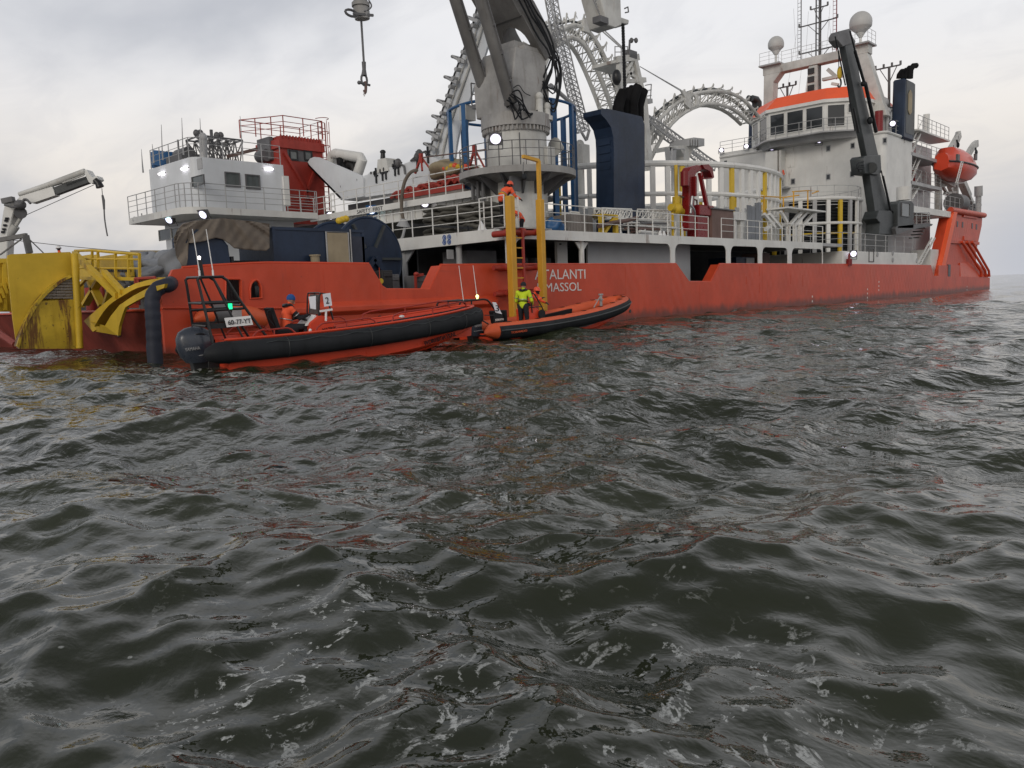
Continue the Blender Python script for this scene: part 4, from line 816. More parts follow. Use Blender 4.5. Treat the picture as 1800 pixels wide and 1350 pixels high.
# sloping mooring plate and stays
a, b_ = P(1689, 487, w=-.01), P(1740, 487, w=-.01); c_, d_ = P(1687, 462, w=.45), P(1718, 462, w=.45)
mb = MB(); mb.hexa([V((a.x, 0, 1.38)), V((b_.x, 0, 1.38)), V((b_.x, .49, 1.38)), V((a.x, .49, 1.38)), V((c_.x, .42, c_.z)), V((d_.x, .42, c_.z)), V((d_.x, .49, c_.z)), V((c_.x, .49, c_.z))]); mb.build('sloping_side_plate', 'hull', ship)
for x0, x1 in ((1691, 1725), (1700, 1733), (1709, 1739)):
    mb = MB(); mb.tube([P(x0, 425, w=.2), P(x1-1, 476, w=-.08), P(x1, 486, w=-.08)], .13, 8); mb.build('side_stay', 'hull', ship)
mb = MB(); a, b_ = P(1667, 465, w=-.01), P(1670, 486, w=-.01); mb.box((a.x, -.02, b_.z), (b_.x+.1, .1, a.z)); mb.build('mooring_slit', 'blkp', ship)
a = P(1648, 478, w=.1); mb = MB(); mb.box((a.x, .012, 1.2), (A1.x+6.5, .128, 2.62)); mb.build('forward_bulwark', 'hull', ship)
mb = MB(); mb.prism([(B0.x+.5, 2.9), (B0.x+6.2, 2.9), (B0.x+7.2, 2.6), (B0.x+7.2, 1.9), (B0.x+4.8, 1.5), (B0.x+.5, 1.4)], 3.2, 3.9, SZ, [[(B0.x+4.4, 2.35), (B0.x+6, 2.6), (B0.x+6, 2.1)], [(B0.x+3.2, 2.25), (B0.x+4.8, 1.9), (B0.x+3.6, 1.8)]]); mb.build('anchor_frame', 'char', ship)
mb = MB(); a = P(1720, 345, w=1.5); mb.cyl((a.x, 1.5, zt1), a, .3, n=12); mb.cyl(a, P(1720, 327, w=1.5), .42, n=12); mb.build('bow_light_post', 'lgrey', ship)
mb = MB()
for x, h_ in ((1700, 1.2), (1707, .9), (1714, 1.3), (1722, 1.5)): p = P(x, 372, w=2); mb.box((p.x-.5, 2, zt1-.3), (p.x+.5, 3, zt1+h_)); mb.ell((p.x, 2.2, zt1+h_), (.6, .4, .3), 8, 6)
mb.build('windlass_gear', 'dkgrey', ship, kind='stuff')
# ================================================================= BIG BLUE FUNNEL amidships
FW_ = 2.4
def fz(x, y, w=FW_): return sz(x, y, w)
o = [fz(1079, 415), fz(1079, 260), fz(1078, 240), fz(1074, 223), fz(1066, 211), fz(1056, 204), fz(1076, 192), fz(1131, 200), fz(1133, 215), fz(1134, 415)]
o = [(o[0][0], 4.2)]+o[1:5]+[(o[4][0]-.45, o[5][1]+.1), (o[4][0]-.45, o[6][1]-.12), (o[4][0]+.1, o[6][1]-.02), (o[8][0]-.25, o[6][1]-.02), (o[8][0], o[6][1]-.4), (o[9][0], 4.2)]
mb = MB(); mb.prism(o, FW_, FW_+1.15, SZ); bf = mb.build('midship_funnel', 'blue', ship, label='large dark blue funnel with overhanging curved top amidships')
for i in range(6): 
    a = P(1050, 330, s=o[1][0]-.0); mb = MB()
mb = MB()
for i in range(9): z_ = 6.6+i*.42; mb.bar((o[1][0]-.03, FW_+.2, z_), (o[1][0]-.03, FW_+.95, z_), .06, .2)
mb.build('funnel_louvre', 'blue', bf, kind='stuff')
for i, (x, y) in enumerate(((1086, 175), (1098, 172), (1104, 168), (1112, 166), (1122, 172))):
    p = P(x, 196, w=FW_+.3+.3*(i % 3)); q = P(x, y+8, w=p.y); d = V((.45, -.1, .75)); mb = MB(); mb.tube([p-V((0, 0, .5)), q-V((0, 0, .2)), q+d*.45, q+d*.9], [.3, .3, .29, .27], 12, cap=False); mb.build('exhaust_pipe', 'soot', ship)
# ================================================================= MAIN GREY CRANE
KS, KW = 29.7, 4.3
crane = thing('pedestal_crane', 'tall grey pedestal crane with two long cylinders rising amidships above the round platform', 'crane', (KS, KW, ZD))
def kz_(y): return P(917, y, w=KW).z
zpl = kz_(306); zfl0, zfl1 = kz_(236), kz_(214)
mb = MB(); mb.cyl((KS, KW, ZD), (KS, KW, zpl-.35), 1.45, n=40); mb.build('pedestal', 'offw', crane)
mb = MB(); mb.cyl((KS, KW, zpl-.3), (KS, KW, zpl), 2.85, n=48); mb.cyl((KS, KW, zpl-.55), (KS, KW, zpl-.3), 1.5, 2.3, n=40); mb.build('round_platform', 'mgrey', crane)
for k in range(14):
    t = 2*math.pi*k/14; mb = MB(); d = V((math.cos(t), math.sin(t), 0)); c = V((KS, KW, zpl-.32)); sd = V((-d.y, d.x, 0))*.05
    mb.hexa([c+d*1.45-sd+V((0, 0, -.8)), c+d*1.5-sd+V((0, 0, -.8)), c+d*1.5+sd+V((0, 0, -.8)), c+d*1.45+sd+V((0, 0, -.8)), c+d*1.45-sd, c+d*2.7-sd, c+d*2.7+sd, c+d*1.45+sd]); mb.build('platform_bracket', 'dkgrey', crane)
ring = [V((KS+2.78*math.cos(2*math.pi*k/28), KW+2.78*math.sin(2*math.pi*k/28), zpl)) for k in range(29)]
rail(ring, crane, 1.1, 'dkgrey', post=.9, r=.02)
mb = MB(); mb.cyl((KS, KW, zpl), (KS, KW, zfl0), 1.48, n=40); mb.build('slewing_column', 'offw', crane)
mb = MB(); mb.cyl((KS, KW, zfl0-.12), (KS, KW, zfl0+.12), 1.55, n=48); mb.cyl((KS, KW, zfl0+.12), (KS, KW, zfl1+.12), 1.68, n=48)
for k in range(48): t = 2*math.pi*k/48; p = V((KS+1.6*math.cos(t), KW+1.6*math.sin(t), zfl0)); mb.cyl(p-V((0, 0, .1)), p+V((0, 0, .14)), .05, n=6)
mb.build('slewing_ring', 'mgrey', crane)
# turret
zt_ = kz_(101); s_a, s_b = KS-1.25, KS+1.35
mb = MB()
def lvl(z, sa_, sb_, wa, wb): return [V((sa_, wa, z)), V((sb_, wa, z)), V((sb_, wb, z)), V((sa_, wb, z))]
l0 = lvl(zfl1+.1, KS-1.35, KS+1.25, KW-1.1, KW+1.35); l1 = lvl(zfl1+1.6, KS-1.4, KS+1.2, KW-1.2, KW+1.4); l2 = lvl(zt_, KS-.95, KS+1.15, KW-1.05, KW+1.15)
vs = l0+l1+l2; mb.add(vs, [(0, 1, 5, 4), (1, 2, 6, 5), (2, 3, 7, 6), (3, 0, 4, 7), (4, 5, 9, 8), (5, 6, 10, 9), (6, 7, 11, 10), (7, 4, 8, 11), (8, 9, 10, 11), (3, 2, 1, 0)]); mb.build('crane_turret', 'mgrey', crane, bevel=.05)
mb = MB(); p = P(905, 80, w=KW); mb.box((p.x-.7, KW-.6, zt_), (p.x+.5, KW+.9, zt_+.45)); mb.box((KS-.3, KW-1.0, zt_), (KS+.9, KW+1, zt_+.2)); mb.build('turret_top_box', 'mgrey', crane)
# boom : underside towards the stern, two forked legs on the turret
bn = KW-1.15; bf_ = KW+1.15
def bq(x, y, w): return P(x, y, w=w)
e0 = bq(944, 78, bn); e1 = bq(902, 0, bn); dv = (e1-e0); dv.y = 0; ax = dv.normalized(); nrm = V((ax.z, 0, -ax.x))  # forward-facing normal
if nrm.x < 0: nrm = -nrm
base = e0+ax*1.6; tip = e0+ax*13
def bx_(o, a0, a1, w0, w1, d0, d1, mb, mi=0):
    q = lambda a, w, d: V((o+ax*a+nrm*d).to_tuple()) + V((0, w-o.y, 0)); mb.hexa([q(a0, w0, d0), q(a0, w0, d1), q(a0, w1, d1), q(a0, w1, d0), q(a1, w0, d0), q(a1, w0, d1), q(a1, w1, d1), q(a1, w1, d0)], mi)
mb = MB(); bx_(e0, 1.5, 15, bn+.05, bf_-.05, 0, 1.3, mb); boom = mb.build('boom', 'grey', crane)
mb = MB(); 
arc = [(bn, -.9), (bn, 1.5), (bf_, 1.5), (bf_, -.4), (bf_-.42, -.4), (bf_-.42, .3)]+[(bf_-.42-(bf_-bn-.84)*(1-math.cos(t))/2, .3+.85*math.sin(t)) for t in [math.pi*i/10 for i in range(1, 10)]]+[(bn+.42, .3), (bn+.42, -.9)]
mb.prism(arc, .05, 1.25, lambda w, a, d: e0+ax*a+nrm*d+V((0, w-e0.y, 0))); mb.build('boom_fork', 'grey', crane)
mb = MB()
for w_, d_ in ((bn-.1, .25), (bn-.14, .5), (bn-.12, .75), (bn-.1, 1.0), (bn-.2, .6)):
    rnd = random.Random(int(d_*100)); pts = [e0+ax*a+nrm*(d_+rnd.uniform(-.06, .06))+V((0, w_-e0.y+rnd.uniform(-.04, .04), 0)) for a in (13, 9, 6, 4, 2.4, 1.2, .3)]
    pe = V((KS+.9, KW-1.35, zt_-.9+rnd.uniform(-.5, .3))); pts += [pts[-1].lerp(pe, .5)+V((.2, -.35, -.2)), pe, pe+V((-.1, .25, -.5))]
    mb.tube(resample(pts, 30), .045, 6)
mb.build('boom_hoses', 'blk', crane)
mb = MB()
for i in range(7):
    rnd = random.Random(i); a = V((KS+1.2, KW-1.05, zt_-.3+rnd.uniform(-.3, .5))); pts = [a+V((0, 0, .4)), a+V((.35+.05*i, -.1, .2)), a+V((.45+.07*i, -.2, -.9-.2*rnd.random())), a+V((.15, -.25, -1.7-.15*i)), a+V((-.5, -.15, -1.5))]; mb.tube(resample(pts, 20), .035, 6)
mb.build('turret_hose_loops', 'blk', crane)
mb = MB()
for i in range(9):
    rnd = random.Random(i+40); a = P(895+rnd.uniform(-5, 10), 172+rnd.uniform(-10, 10), w=KW-1.4); b_ = P(925+rnd.uniform(-15, 25), 205+rnd.uniform(-15, 8), w=KW-1.5)
    mid = a.lerp(b_, .5)+V((rnd.uniform(-.2, .2), -.2, rnd.uniform(-.7, .5))); mb.tube(resample([a, a.lerp(mid, .5)+V((0, -.1, rnd.uniform(-.5, .3))), mid, b_], 16), .035, 6)
mb.tube(resample([P(902, 155, w=KW-1.3), P(912, 150, w=KW-1.3), P(922, 163, w=KW-1.3), P(932, 168, w=KW-1.3)], 16), .02, 5)
mb.tube(resample([P(959, 115, w=KW-1.25), P(957, 140, w=KW-1.25), P(950, 165, w=KW-1.25)], 12), .02, 5)
mb.build('valve_hoses', 'blk', crane)
for x, y0, y1 in ((948, 170, 212), (961, 188, 212)):
    p = P(x, y1, w=KW-1.25); q = P(x, y0, w=KW-1.25); mb = MB(); mb.cyl(p, q, .22, .15, n=14); mb.cyl(p, p.lerp(q, .3), .30, n=14); mb.ell(q, (.2, .2, .22), 12, 8); mb.build('slewing_motor', 'offw', crane)
# luffing cylinders, aft of the turret
for xa, ya, xb, yb, w_, k in ((866, 205, 797, -14, KW+1.0, 0), (899, 182, 842, -14, KW-1.0, 1)):
    sA_ = KS-2.0; a = P(xa, ya, w=w_); b_ = P(xb, yb, w=w_); mb = MB(); d = (b_-a); mb.tube([a, a+d*.98], .30, 18); mb.cyl(a-d.normalized()*.35, a, .16, n=12); mb.cyl(a-d.normalized()*.02, a+d.normalized()*.12, .34, n=18); mb.build('luffing_cylinder', 'grey', crane, label='left hydraulic cylinder of the crane' if k == 0 else 'right hydraulic cylinder of the crane')
    lug = a-d.normalized()*.4; mb = MB(); 
    for dw in (-.22, .22): mb.prism([(lug.x-.3, lug.z+.3), (lug.x+.3, lug.z+.3), (KS-1.2 if k == 0 else lug.x+.5, zfl1+.1), (lug.x+.0, zfl1+.1)], w_+dw-.04, w_+dw+.04, SZ)
    mb.build('cylinder_lug', 'grey', crane)
    mb = MB(); u = V((0, -.34, 0)); mb.tube([a+d*.05+u, a+d*.5+u*1.05, a+d*.95+u], .03, 6)
    for f in (.2, .45, .7): mb.box(a+d*f+u-V((.05, .04, .05)), a+d*f+u+V((.05, .06, .05)))
    mb.build('cylinder_pipe', 'dkgrey', crane)
p = P(875, 246, w=KW-1.5); flood(crane, p+V((-.25, -.1, 0)), (-.62, -.75, -.15), .52, 'lampw', label='bright square floodlight on the crane column')
a, b_ = P(956, 258, w=KW-1.4), P(971, 292, w=KW-1.4); mb = MB(); mb.box((a.x, KW-1.62, b_.z), (b_.x, KW-1.2, a.z)); mb.build('control_cabinet', 'offw', crane, bevel=.03)
a = P(975, 258, w=KW-1); mb = MB(); mb.cyl(a, a+V((.6, 0, 0)), .45, .1, n=12); mb.build('cone_fitting', 'offw', crane)
a = P(914, 268, w=KW-1.52); mb = MB(); mb.cyl((a.x, KW-1.55, zpl+.1), a+V((0, 0, .9)), .03, n=6); mb.build('cable_down_pipe', 'dkgrey', crane)
mb = MB(); a = P(905, 322, w=KW-1.5); mb.box(a-V((.28, .05, .35)), a+V((.35, .1, .3))); mb.build('wall_monitor_box', 'dkgrey', crane)
mb = MB(); c0 = P(845, 370, s=SB-.1)
for dx in (0, .35, .7): mb.cyl((KS-1.9, KW+1.2-dx, ZD), (KS-1.9, KW+1.2-dx, zpl-.4), .09, n=8)
mb.build('conduit_pipes', 'dkgrey', crane)
# hatch access platform left of the turret
mb = MB(); a = P(828, 146, w=KW+2.2); z0 = P(828, 184, w=KW+2.2).z; b_ = P(860, 184, w=KW+2.2)
for f in (0, .5, 1): mb.tube([(a.x, KW+2.2, z0+(a.z-z0)*f), (b_.x, KW+2.2, z0+(a.z-z0)*f)], .03, 5)
for f in (0, .35, .7, 1): x_ = a.x+(b_.x-a.x)*f; mb.bar((x_, KW+2.2, z0), (x_, KW+2.2, a.z), .05)
mb.box((a.x, KW+.8, z0-.2), (b_.x, KW+2.2, z0)); mb.build('turret_access_platform', 'dkgrey', crane)
# fore part of the boom: hanging head with chain line, right of the mast
hw = 3.0
hd = [P(1053, -12, w=hw), P(1091, -12, w=hw), P(1093, 44, w=hw), P(1082, 49, w=hw), P(1068, 44, w=hw)]
mb = MB(); pts = [(q.x, q.z) for q in hd]; mb.prism(pts, hw, hw+1.2, SZ); mb.prism([(P(1091, 28, w=hw).x, P(1091, 28, w=hw).z), (P(1109, 34, w=hw).x, P(1109, 34, w=hw).z), (P(1108, 42, w=hw).x, P(1108, 42, w=hw).z), (P(1092, 40, w=hw).x, P(1092, 40, w=hw).z)], hw+.1, hw+1.0, SZ)
mb.build('jib_head', 'offw', crane, bevel=.04)
mb = MB(); a, b_ = P(1039, -10, w=hw+.3), P(1064, 48, w=hw+.3); o_ = V((.42, 0, .12)); mb.bar(a, b_, .05); mb.bar(a+o_, b_+o_, .05)
for i in range(12): q = a.lerp(b_, i/11); mb.bar(q, q+o_, .04)
mb.build('jib_ladder', 'lgrey', crane)
mb = MB(); a, b_ = P(1095, 44, w=hw), P(1099, 180, w=hw); mb.cyl(a, b_, .07, n=8)
for i in range(28): q = a.lerp(b_, i/27); mb.cyl(q-V((0, 0, .05)), q+V((0, 0, .05)), .10, n=6)
mb.build('hanging_chain_cable', 'blk', crane)
mb = MB(); p = P(1057, 36, w=hw); mb.box(p-V((.35, .2, .15)), p+V((.35, .3, .15))); p = P(1098, 15, w=hw); mb.tube([p, p+V((.3, 0, .15)), p+V((.35, 0, -.1)), p+V((.05, 0, -.2))], .04, 6); mb.build('jib_fittings', 'dkgrey', crane, kind='stuff')
# whip-line head hanging at upper left
HWd = 4.3; c = P(636, 10, w=HWd); cr_ = thing('crane_hook_block', 'crane whip line with shackle and red sling hanging alone in the sky at upper left', 'crane hook', P(638, 165, w=HWd))
k = 36.
mb = MB(); t0, t1, t2 = P(633, -10, w=HWd), P(634, 9, w=HWd), P(637, 34, w=HWd); mb.cyl(t0, t1, .28, n=16); mb.cyl(t1-V((0, 0, .06)), t1+V((0, 0, .08)), .36, n=16); mb.tube([t1, t1.lerp(t2, .5), t2], [.30, .33, .30], 12); mb.build('jib_tip', 'mgrey', cr_, bevel=.0)
mb = MB(); p = P(621, 24, w=HWd-.2); mb.tube([p+V((.28*math.cos(t)-.1, 0, .12*math.sin(t))) for t in [2*math.pi*i/12 for i in range(12)]], .05, 6, closed=True); mb.bar(p, p+V((.9, -.1, .1)), .09); mb.tube(resample([P(648, 0, w=HWd-.3), P(653, 10, w=HWd-.3), P(648, 17, w=HWd-.3), P(640, 20, w=HWd-.3)], 12), .03, 6); mb.build('tip_shackle', 'dkgrey', cr_)
mb = MB(); a, b_ = P(635, 36, w=HWd), P(639.5, 109, w=HWd); mb.cyl(a, b_, .045, n=8); mb.build('hoist_wire', 'dkgrey', cr_)
mb = MB(); c_ = P(640, 133, w=HWd); mb.tube([b_, P(640, 122, w=HWd), c_], [.09, .08, .12], 10); mb.build('wire_socket', 'dkgrey', cr_)
mb = MB(); q = P(640, 138, w=HWd); mb.tube([q+V((.14*math.cos(t), 0, .22*math.sin(t)-.05)) for t in [2*math.pi*i/14 for i in range(14)]], .045, 6, closed=True); mb.cyl(q+V((-.25, 0, -.2)), q+V((.27, 0, -.22)), .05, n=8); mb.ell(q+V((-.26, 0, -.2)), (.08, .08, .08), 8, 6); mb.build('shackle', 'dkgrey', cr_)
mb = MB(); mb.tube(resample([P(641, 143, w=HWd), P(643, 152, w=HWd), P(642, 164, w=HWd), P(640.5, 158, w=HWd)], 10), .06, 8); mb.build('red_sling', 'brown', cr_)
mb = MB(); mb.tube([P(640, 160, w=HWd), P(639, 166, w=HWd), P(640.5, 169, w=HWd), P(642, 163, w=HWd)], .02, 5); mb.build('soft_shackle', 'wht', cr_)
# ================================================================= CAROUSELS
def carousel(name, label, cx, cy, R, zt, zb_, zm, posts, ringm, pm, rt=.22, pw=.34, a0=0, zlow=None):
    t_ = thing(name, label, 'cable carousel', (cx, cy, zb_)); 
    for z_, r_ in ((zt, rt), (zm, rt*.75)):
        if z_ is None: continue
        mb = MB(); mb.tube([(cx+R*math.cos(2*math.pi*i/72), cy+R*math.sin(2*math.pi*i/72), z_) for i in range(72)], r_, 8, closed=True); mb.build('ring_rail', ringm, t_)
    meshes = {}
    for i in range(posts):
        t = 2*math.pi*i/posts+a0; mt = pm[i % len(pm)]
        if mt not in meshes:
            mb = MB(); mb.box((-pw/2, -pw*.3, 0), (pw/2, pw*.3, zt-zb_)); o = mb.build('ring_post', mt, t_); meshes[mt] = o.data
        else: o = bpy.data.objects.new('ring_post', meshes[mt]); COL.objects.link(o); o.parent = t_
        o.location = V((cx+(R-.02)*math.cos(t), cy+(R-.02)*math.sin(t), zb_))-wo(t_); o.rotation_euler = (0, 0, t+math.pi/2); WO[o.name] = V((0, 0, 0))
    return t_
car1 = carousel('cable_carousel', 'large white carousel ring with white and yellow posts in front of the bridge', 50.8, 15.55, 13.5, 9.0, 4.2, 7.2, 88, 'white', ['white', 'white', 'yel', 'white'], .19, .30, .05)
mb = MB(); mb.lathe([(12.3, 0), (12.3, 2.4), (4, 2.4)], (50.8, 15.55, 4.2), 60); mb.build('carousel_wall', 'whitec', car1)
z2 = P(1440, 341, w=1.5).z
car2 = carousel('cable_carousel', 'smaller carousel cage holding black cable against the superstructure', 65.3, 5.4, 4.25, z2, 1.5, P(1440, 387, w=1.5).z, 26, 'white', ['lgrey', 'white', 'yel', 'lgrey', 'white'], .15, .3, .1)
mb = MB(); zc = P(1440, 362, w=2).z; mb.lathe([(3.85, 0), (3.85, zc-1.6), (1.2, zc-1.6)], (65.3, 5.4, 1.6), 48)
for i in range(26): z_ = 1.75+i*.24; mb.tube([(65.3+3.9*math.cos(2*math.pi*j/48), 5.4+3.9*math.sin(2*math.pi*j/48), z_) for j in range(48)], .11, 6, closed=True)
mb.build('coiled_cable', 'blk', car2)
z3 = P(1440, 317, w=1.5).z; rail([(65.3+4.2*math.cos(2*math.pi*j/20), 5.4+4.2*math.sin(2*math.pi*j/20), z2) for j in range(21)], car2, z3-z2, 'lgrey', post=1.3, r=.018, rails=(1, .5))
mb = MB()
for z_ in (3.4, 2.3, 5.2): mb.tube([(65.3+4.1*math.cos(2*math.pi*j/48), 5.4+4.1*math.sin(2*math.pi*j/48), z_) for j in range(48)], .07, 6, closed=True)
mb.build('hoop_band', 'yel', car2)
car3 = carousel('blue_cable_cage', 'cage of tall bright blue posts with a top ring behind the crane', 33.5, 8.1, 3.5, 11.35, 4.2, None, 13, 'bblue', ['bblue'], .08, .30, .22)
# ================================================================= CABLE ARCHES
def arch(name, label, w, dw, outer, inner, nseg, mt, rollers, group='lattice cable arches above the deck'):
    t_ = thing(name, label, 'cable arch', P(*outer[0], w=w), group); 
    O = resample([P(x, y, w=w) for x, y in outer], nseg); I = resample([P(x, y, w=w) for x, y in inner], nseg)
    sh = V((0, dw, 0)); 
    mb = MB(); truss(mb, O, I, .15, .045, n=8); mb.build('side_truss', mt, t_)
    O2 = [p+sh for p in O]; I2 = [p+sh for p in I]; mb = MB(); truss(mb, O2, I2, .15, .045, n=8); mb.build('side_truss', mt, t_)
    mb = MB()
    for i in range(len(O)): mb.bar(O[i], O2[i], .05); mb.bar(I[i], I2[i], .05)
    mb.build('cross_members', mt, t_, kind='stuff')
    out_ = []
    ctr = sum(I, V())/len(I)
    for i in range(len(O)): out_.append((O[i]-I[i]).normalized())
    mb = MB(); mb.tube([O[i]+out_[i]*.45+sh*.5 for i in range(len(O))], .10, 8); mb.build('cable_guide', 'char', t_)
    for k in range(rollers):
        f = k/(rollers-1)*(len(O)-1); i = min(int(f), len(O)-2); g = f-i; p = O[i].lerp(O[i+1], g); n_ = out_[i].lerp(out_[i+1], g).normalized(); tt = (O[i+1]-O[i]).normalized(); mb = MB()
        for q in (p, p+sh): mb.bar(q, q+n_*.85, .09); mb.bar(q+n_*.85, q+n_*.45+tt*.35, .04)
        mb.bar(p+n_*.45, p+sh+n_*.45, .14); mb.ell(p+n_*.9, (.07, .07, .12), 8, 6); mb.build('roller_bracket', mt, t_)
    return t_, O, I
ar1, O, I = arch('cable_arch', 'pale lattice arch curving between the blue funnel and the bridge', 11.5, .8, [(1137, 246), (1142, 236), (1155, 215), (1173, 196), (1195, 178), (1220, 166), (1256, 160), (1290, 166), (1313, 181), (1336, 208)], [(1139, 290), (1145, 277), (1167, 236), (1189, 209), (1220, 189), (1251, 182), (1282, 189), (1301, 201), (1317, 216)], 16, 'offw', 14)
mb = MB(); pp = [sz(x, y, 11.35) for x, y in ((1196, 158), (1215, 164), (1227, 168), (1229, 184), (1212, 191), (1203, 183), (1204, 172))]; c_ = sz(1218.5, 177.5, 11.35)
mb.prism(pp, 11.3, 11.44, SZ, [[(c_[0]+.42*math.cos(t), c_[1]+.42*math.sin(t)) for t in [-2*math.pi*i/14 for i in range(14)]]]); mb.build('gusset_plate', 'offw', ar1)
lad = []
A_ = [P(x, y, w=10.8) for x, y in ((1140, 203), (1160, 215), (1180, 229), (1202, 245), (1225, 261), (1245, 276), (1262, 286))]; B_ = [P(x, y, w=10.8) for x, y in ((1145, 216), (1160, 229), (1178, 243), (1198, 257), (1222, 273), (1240, 288), (1256, 300))]
mb = MB(); A2 = resample(A_, 18); B2 = resample(B_, 18); truss(mb, A2, B2, .07, .035); truss(mb, [p+V((.2, .7, .1)) for p in A2], [p+V((.2, .7, .1)) for p in B2], .07, .035); mb.build('lattice_strut', 'lgrey', ar1)
mb = MB()
for d in (0, .35): mb.tube([P(1125, 117, w=11), P(1197, 158+d*6, w=11.3)], .03, 5)
mb.tube([P(1042, 40, w=12), P(1096, 88, w=11)], .05, 5); mb.tube([P(1042, 34, w=12.4), P(1104, 93, w=11)], .05, 5); mb.build('stay_wire', 'lgrey', ar1)
ar2, O, I = arch('cable_arch', 'taller pale lattice arch rising between the crane and the blue funnel', 13.0, 1.0, [(935, 130), (945, 95), (958, 72), (975, 56), (993, 49), (1010, 44), (1027, 49), (1042, 64), (1056, 86), (1070, 118), (1084, 153), (1094, 185), (1100, 212)], [(948, 150), (958, 112), (972, 88), (988, 73), (1003, 66), (1017, 70), (1030, 84), (1043, 109), (1057, 142), (1072, 182), (1082, 215)], 20, 'offw', 18)
mb = MB(); pp = [sz(x, y, 12.8) for x, y in ((1040, 26), (1041, 42), (1036, 58), (1026, 54), (1026, 34))]; mb.prism(pp, 12.8, 13.0, SZ); mb.build('gusset_plate', 'offw', ar2)
tm = thing('lattice_mast_strut', 'thin pale lattice mast leaning down to a white post left of the blue funnel', 'lattice mast', P(1030, 330, w=8)); 
A_ = resample([P(x, y, w=9.5) for x, y in ((964, -15), (973, 33), (988, 92), (1000, 142), (1012, 192), (1022, 232))], 26); B_ = resample([P(x, y, w=9.5) for x, y in ((978, -15), (986, 33), (1000, 83), (1014, 142), (1027, 192), (1036, 228))], 26)
mb = MB(); truss(mb, A_, B_, .05, .024); sh = V((.2, .5, 0)); truss(mb, [p+sh for p in A_], [p+sh for p in B_], .05, .024)
for i in range(len(A_)-1): mb.tube([A_[i], A_[i+1]+sh], .03, 4); mb.tube([B_[i]+sh, B_[i+1]], .03, 4)
mb.tube([A_[-1], P(1030, 246, w=9.8)], .1, 6); mb.tube([B_[-1], P(1031, 246, w=9.8)], .1, 6); mb.build('lattice', 'lgrey', tm)
a, b_ = P(1023, 252, w=9.5), P(1038, 296, w=9.5); mb = MB(); mb.box((a.x, 9.5, b_.z), (b_.x, 10.6, a.z)); mb.cyl((a.x+.25, 10, b_.z), ((a.x+.25), 10, 4.2), .35, n=12); mb.ell(((a.x+b_.x)/2, 10, a.z), (.3, .3, .35)); mb.build('strut_post', 'offw', tm, bevel=.04)
mb = MB(); mb.tube([P(1003, 180, w=8), P(968, 150, w=6)], .12, 8); mb.build('brace_tube', 'lgrey', tm)
# white gantry tower behind the funnel
gt = thing('gantry_tower', 'white steel gantry tower with platform and small lamps behind the blue funnel', 'gantry', P(1110, 300, w=9)); GW = 9
mb = MB()
def g_(x, y, w=GW): return P(x, y, w=w)
mb.bar(g_(1088, 105), g_(1090, 160), .3); mb.bar(g_(1113, 101), g_(1128, 165), .38); mb.bar(g_(1128, 165), g_(1140, 300), .5); mb.bar(g_(1083, 105), g_(1120, 101), .4); mb.bar(g_(1087, 150), g_(1112, 105), .22); mb.bar(g_(1090, 118), g_(1122, 140), .2); mb.bar(g_(1088, 143), g_(1130, 142), .25); mb.bar(g_(1112, 120), g_(1090, 165), .2); mb.bar(g_(1090, 150), g_(1120, 180), .22); mb.bar(g_(1122, 145), g_(1100, 178), .22); mb.bar(g_(1115, 140), g_(1133, 141), .3)
mb.box(g_(1083, 104)-V((0, 0, .2)), g_(1083, 104)+V((2.2, 2, 0))); mb.bar(g_(1088, 160), g_(1092, 330), .3); mb.build('gantry_frame', 'offw', gt)
mb = MB()
for f in (0, .5, 1): y = 82+19*f; mb.tube([g_(1081, y), g_(1103, y)], .03, 5)
for x in (1081, 1092, 1103): mb.bar(g_(x, 81), g_(x, 103), .05)
mb.build('platform_rail', 'lgrey', gt)
mb = MB(); mb.bar(g_(1106, 90), g_(1107, 70), .1); mb.tube([g_(1107, 72), g_(1112, 70), g_(1118, 69)], .05, 6)
for x, y in ((1110, 71), (1118, 71)): mb.ell(g_(x, y), (.14, .14, .18), 8, 6)
p = g_(1108, 95); mb.box(p-V((.4, .2, .3)), p+V((.5, .3, .2))); mb.build('lamp_pole', 'dkgrey', gt)
mb = MB(); p = g_(1084, 136, 8.5); mb.ell(p, (.32, .3, .5), 12, 8); mb.bar(p, g_(1085, 145, 8.5), .2); mb.build('black_buffer', 'blkp', gt)
mb = MB()
for f in (0, .35, .7, 1): y = 150+28*f; mb.tube([g_(1134, y), g_(1145, y-2)], .035, 5)
mb.bar(g_(1145, 148), g_(1143, 178), .06); mb.bar(g_(1134, 178), g_(1144, 178), .3); mb.build('side_basket', 'lgrey', gt)
# ================================================================= LEFT RAMP AND CABLE TROUGH (run thwartships)
RS = 31.5
rp_ = thing('cable_ramp', 'grey steel cable ramp with roller brackets climbing behind the crane', 'cable ramp', P(760, 290, s=RS))
outl = [(846, -10), (834, 38), (825, 66), (813, 97), (800, 132), (783, 183), (766, 235), (752, 282)]; inl = [(872, -10), (862, 62), (843, 123), (827, 170), (811, 217), (803, 250), (798, 290)]
O = resample([P(x, y, s=RS) for x, y in outl], 20); I = resample([P(x, y, s=RS) for x, y in inl], 20)
mb = MB(); d = V((.14, 0, 0)); n_ = 20
mb.add(O+I+[p+d for p in O]+[p+d for p in I], [(i, i+1, n_+i+1, n_+i) for i in range(n_-1)]+[(2*n_+i, 2*n_+i+1, 3*n_+i+1, 3*n_+i) for i in range(n_-1)]+[(i, i+1, 2*n_+i+1, 2*n_+i) for i in range(n_-1)]+[(n_+i, n_+i+1, 3*n_+i+1, 3*n_+i) for i in range(n_-1)]); mb.build('ramp_web', 'whitec', rp_)
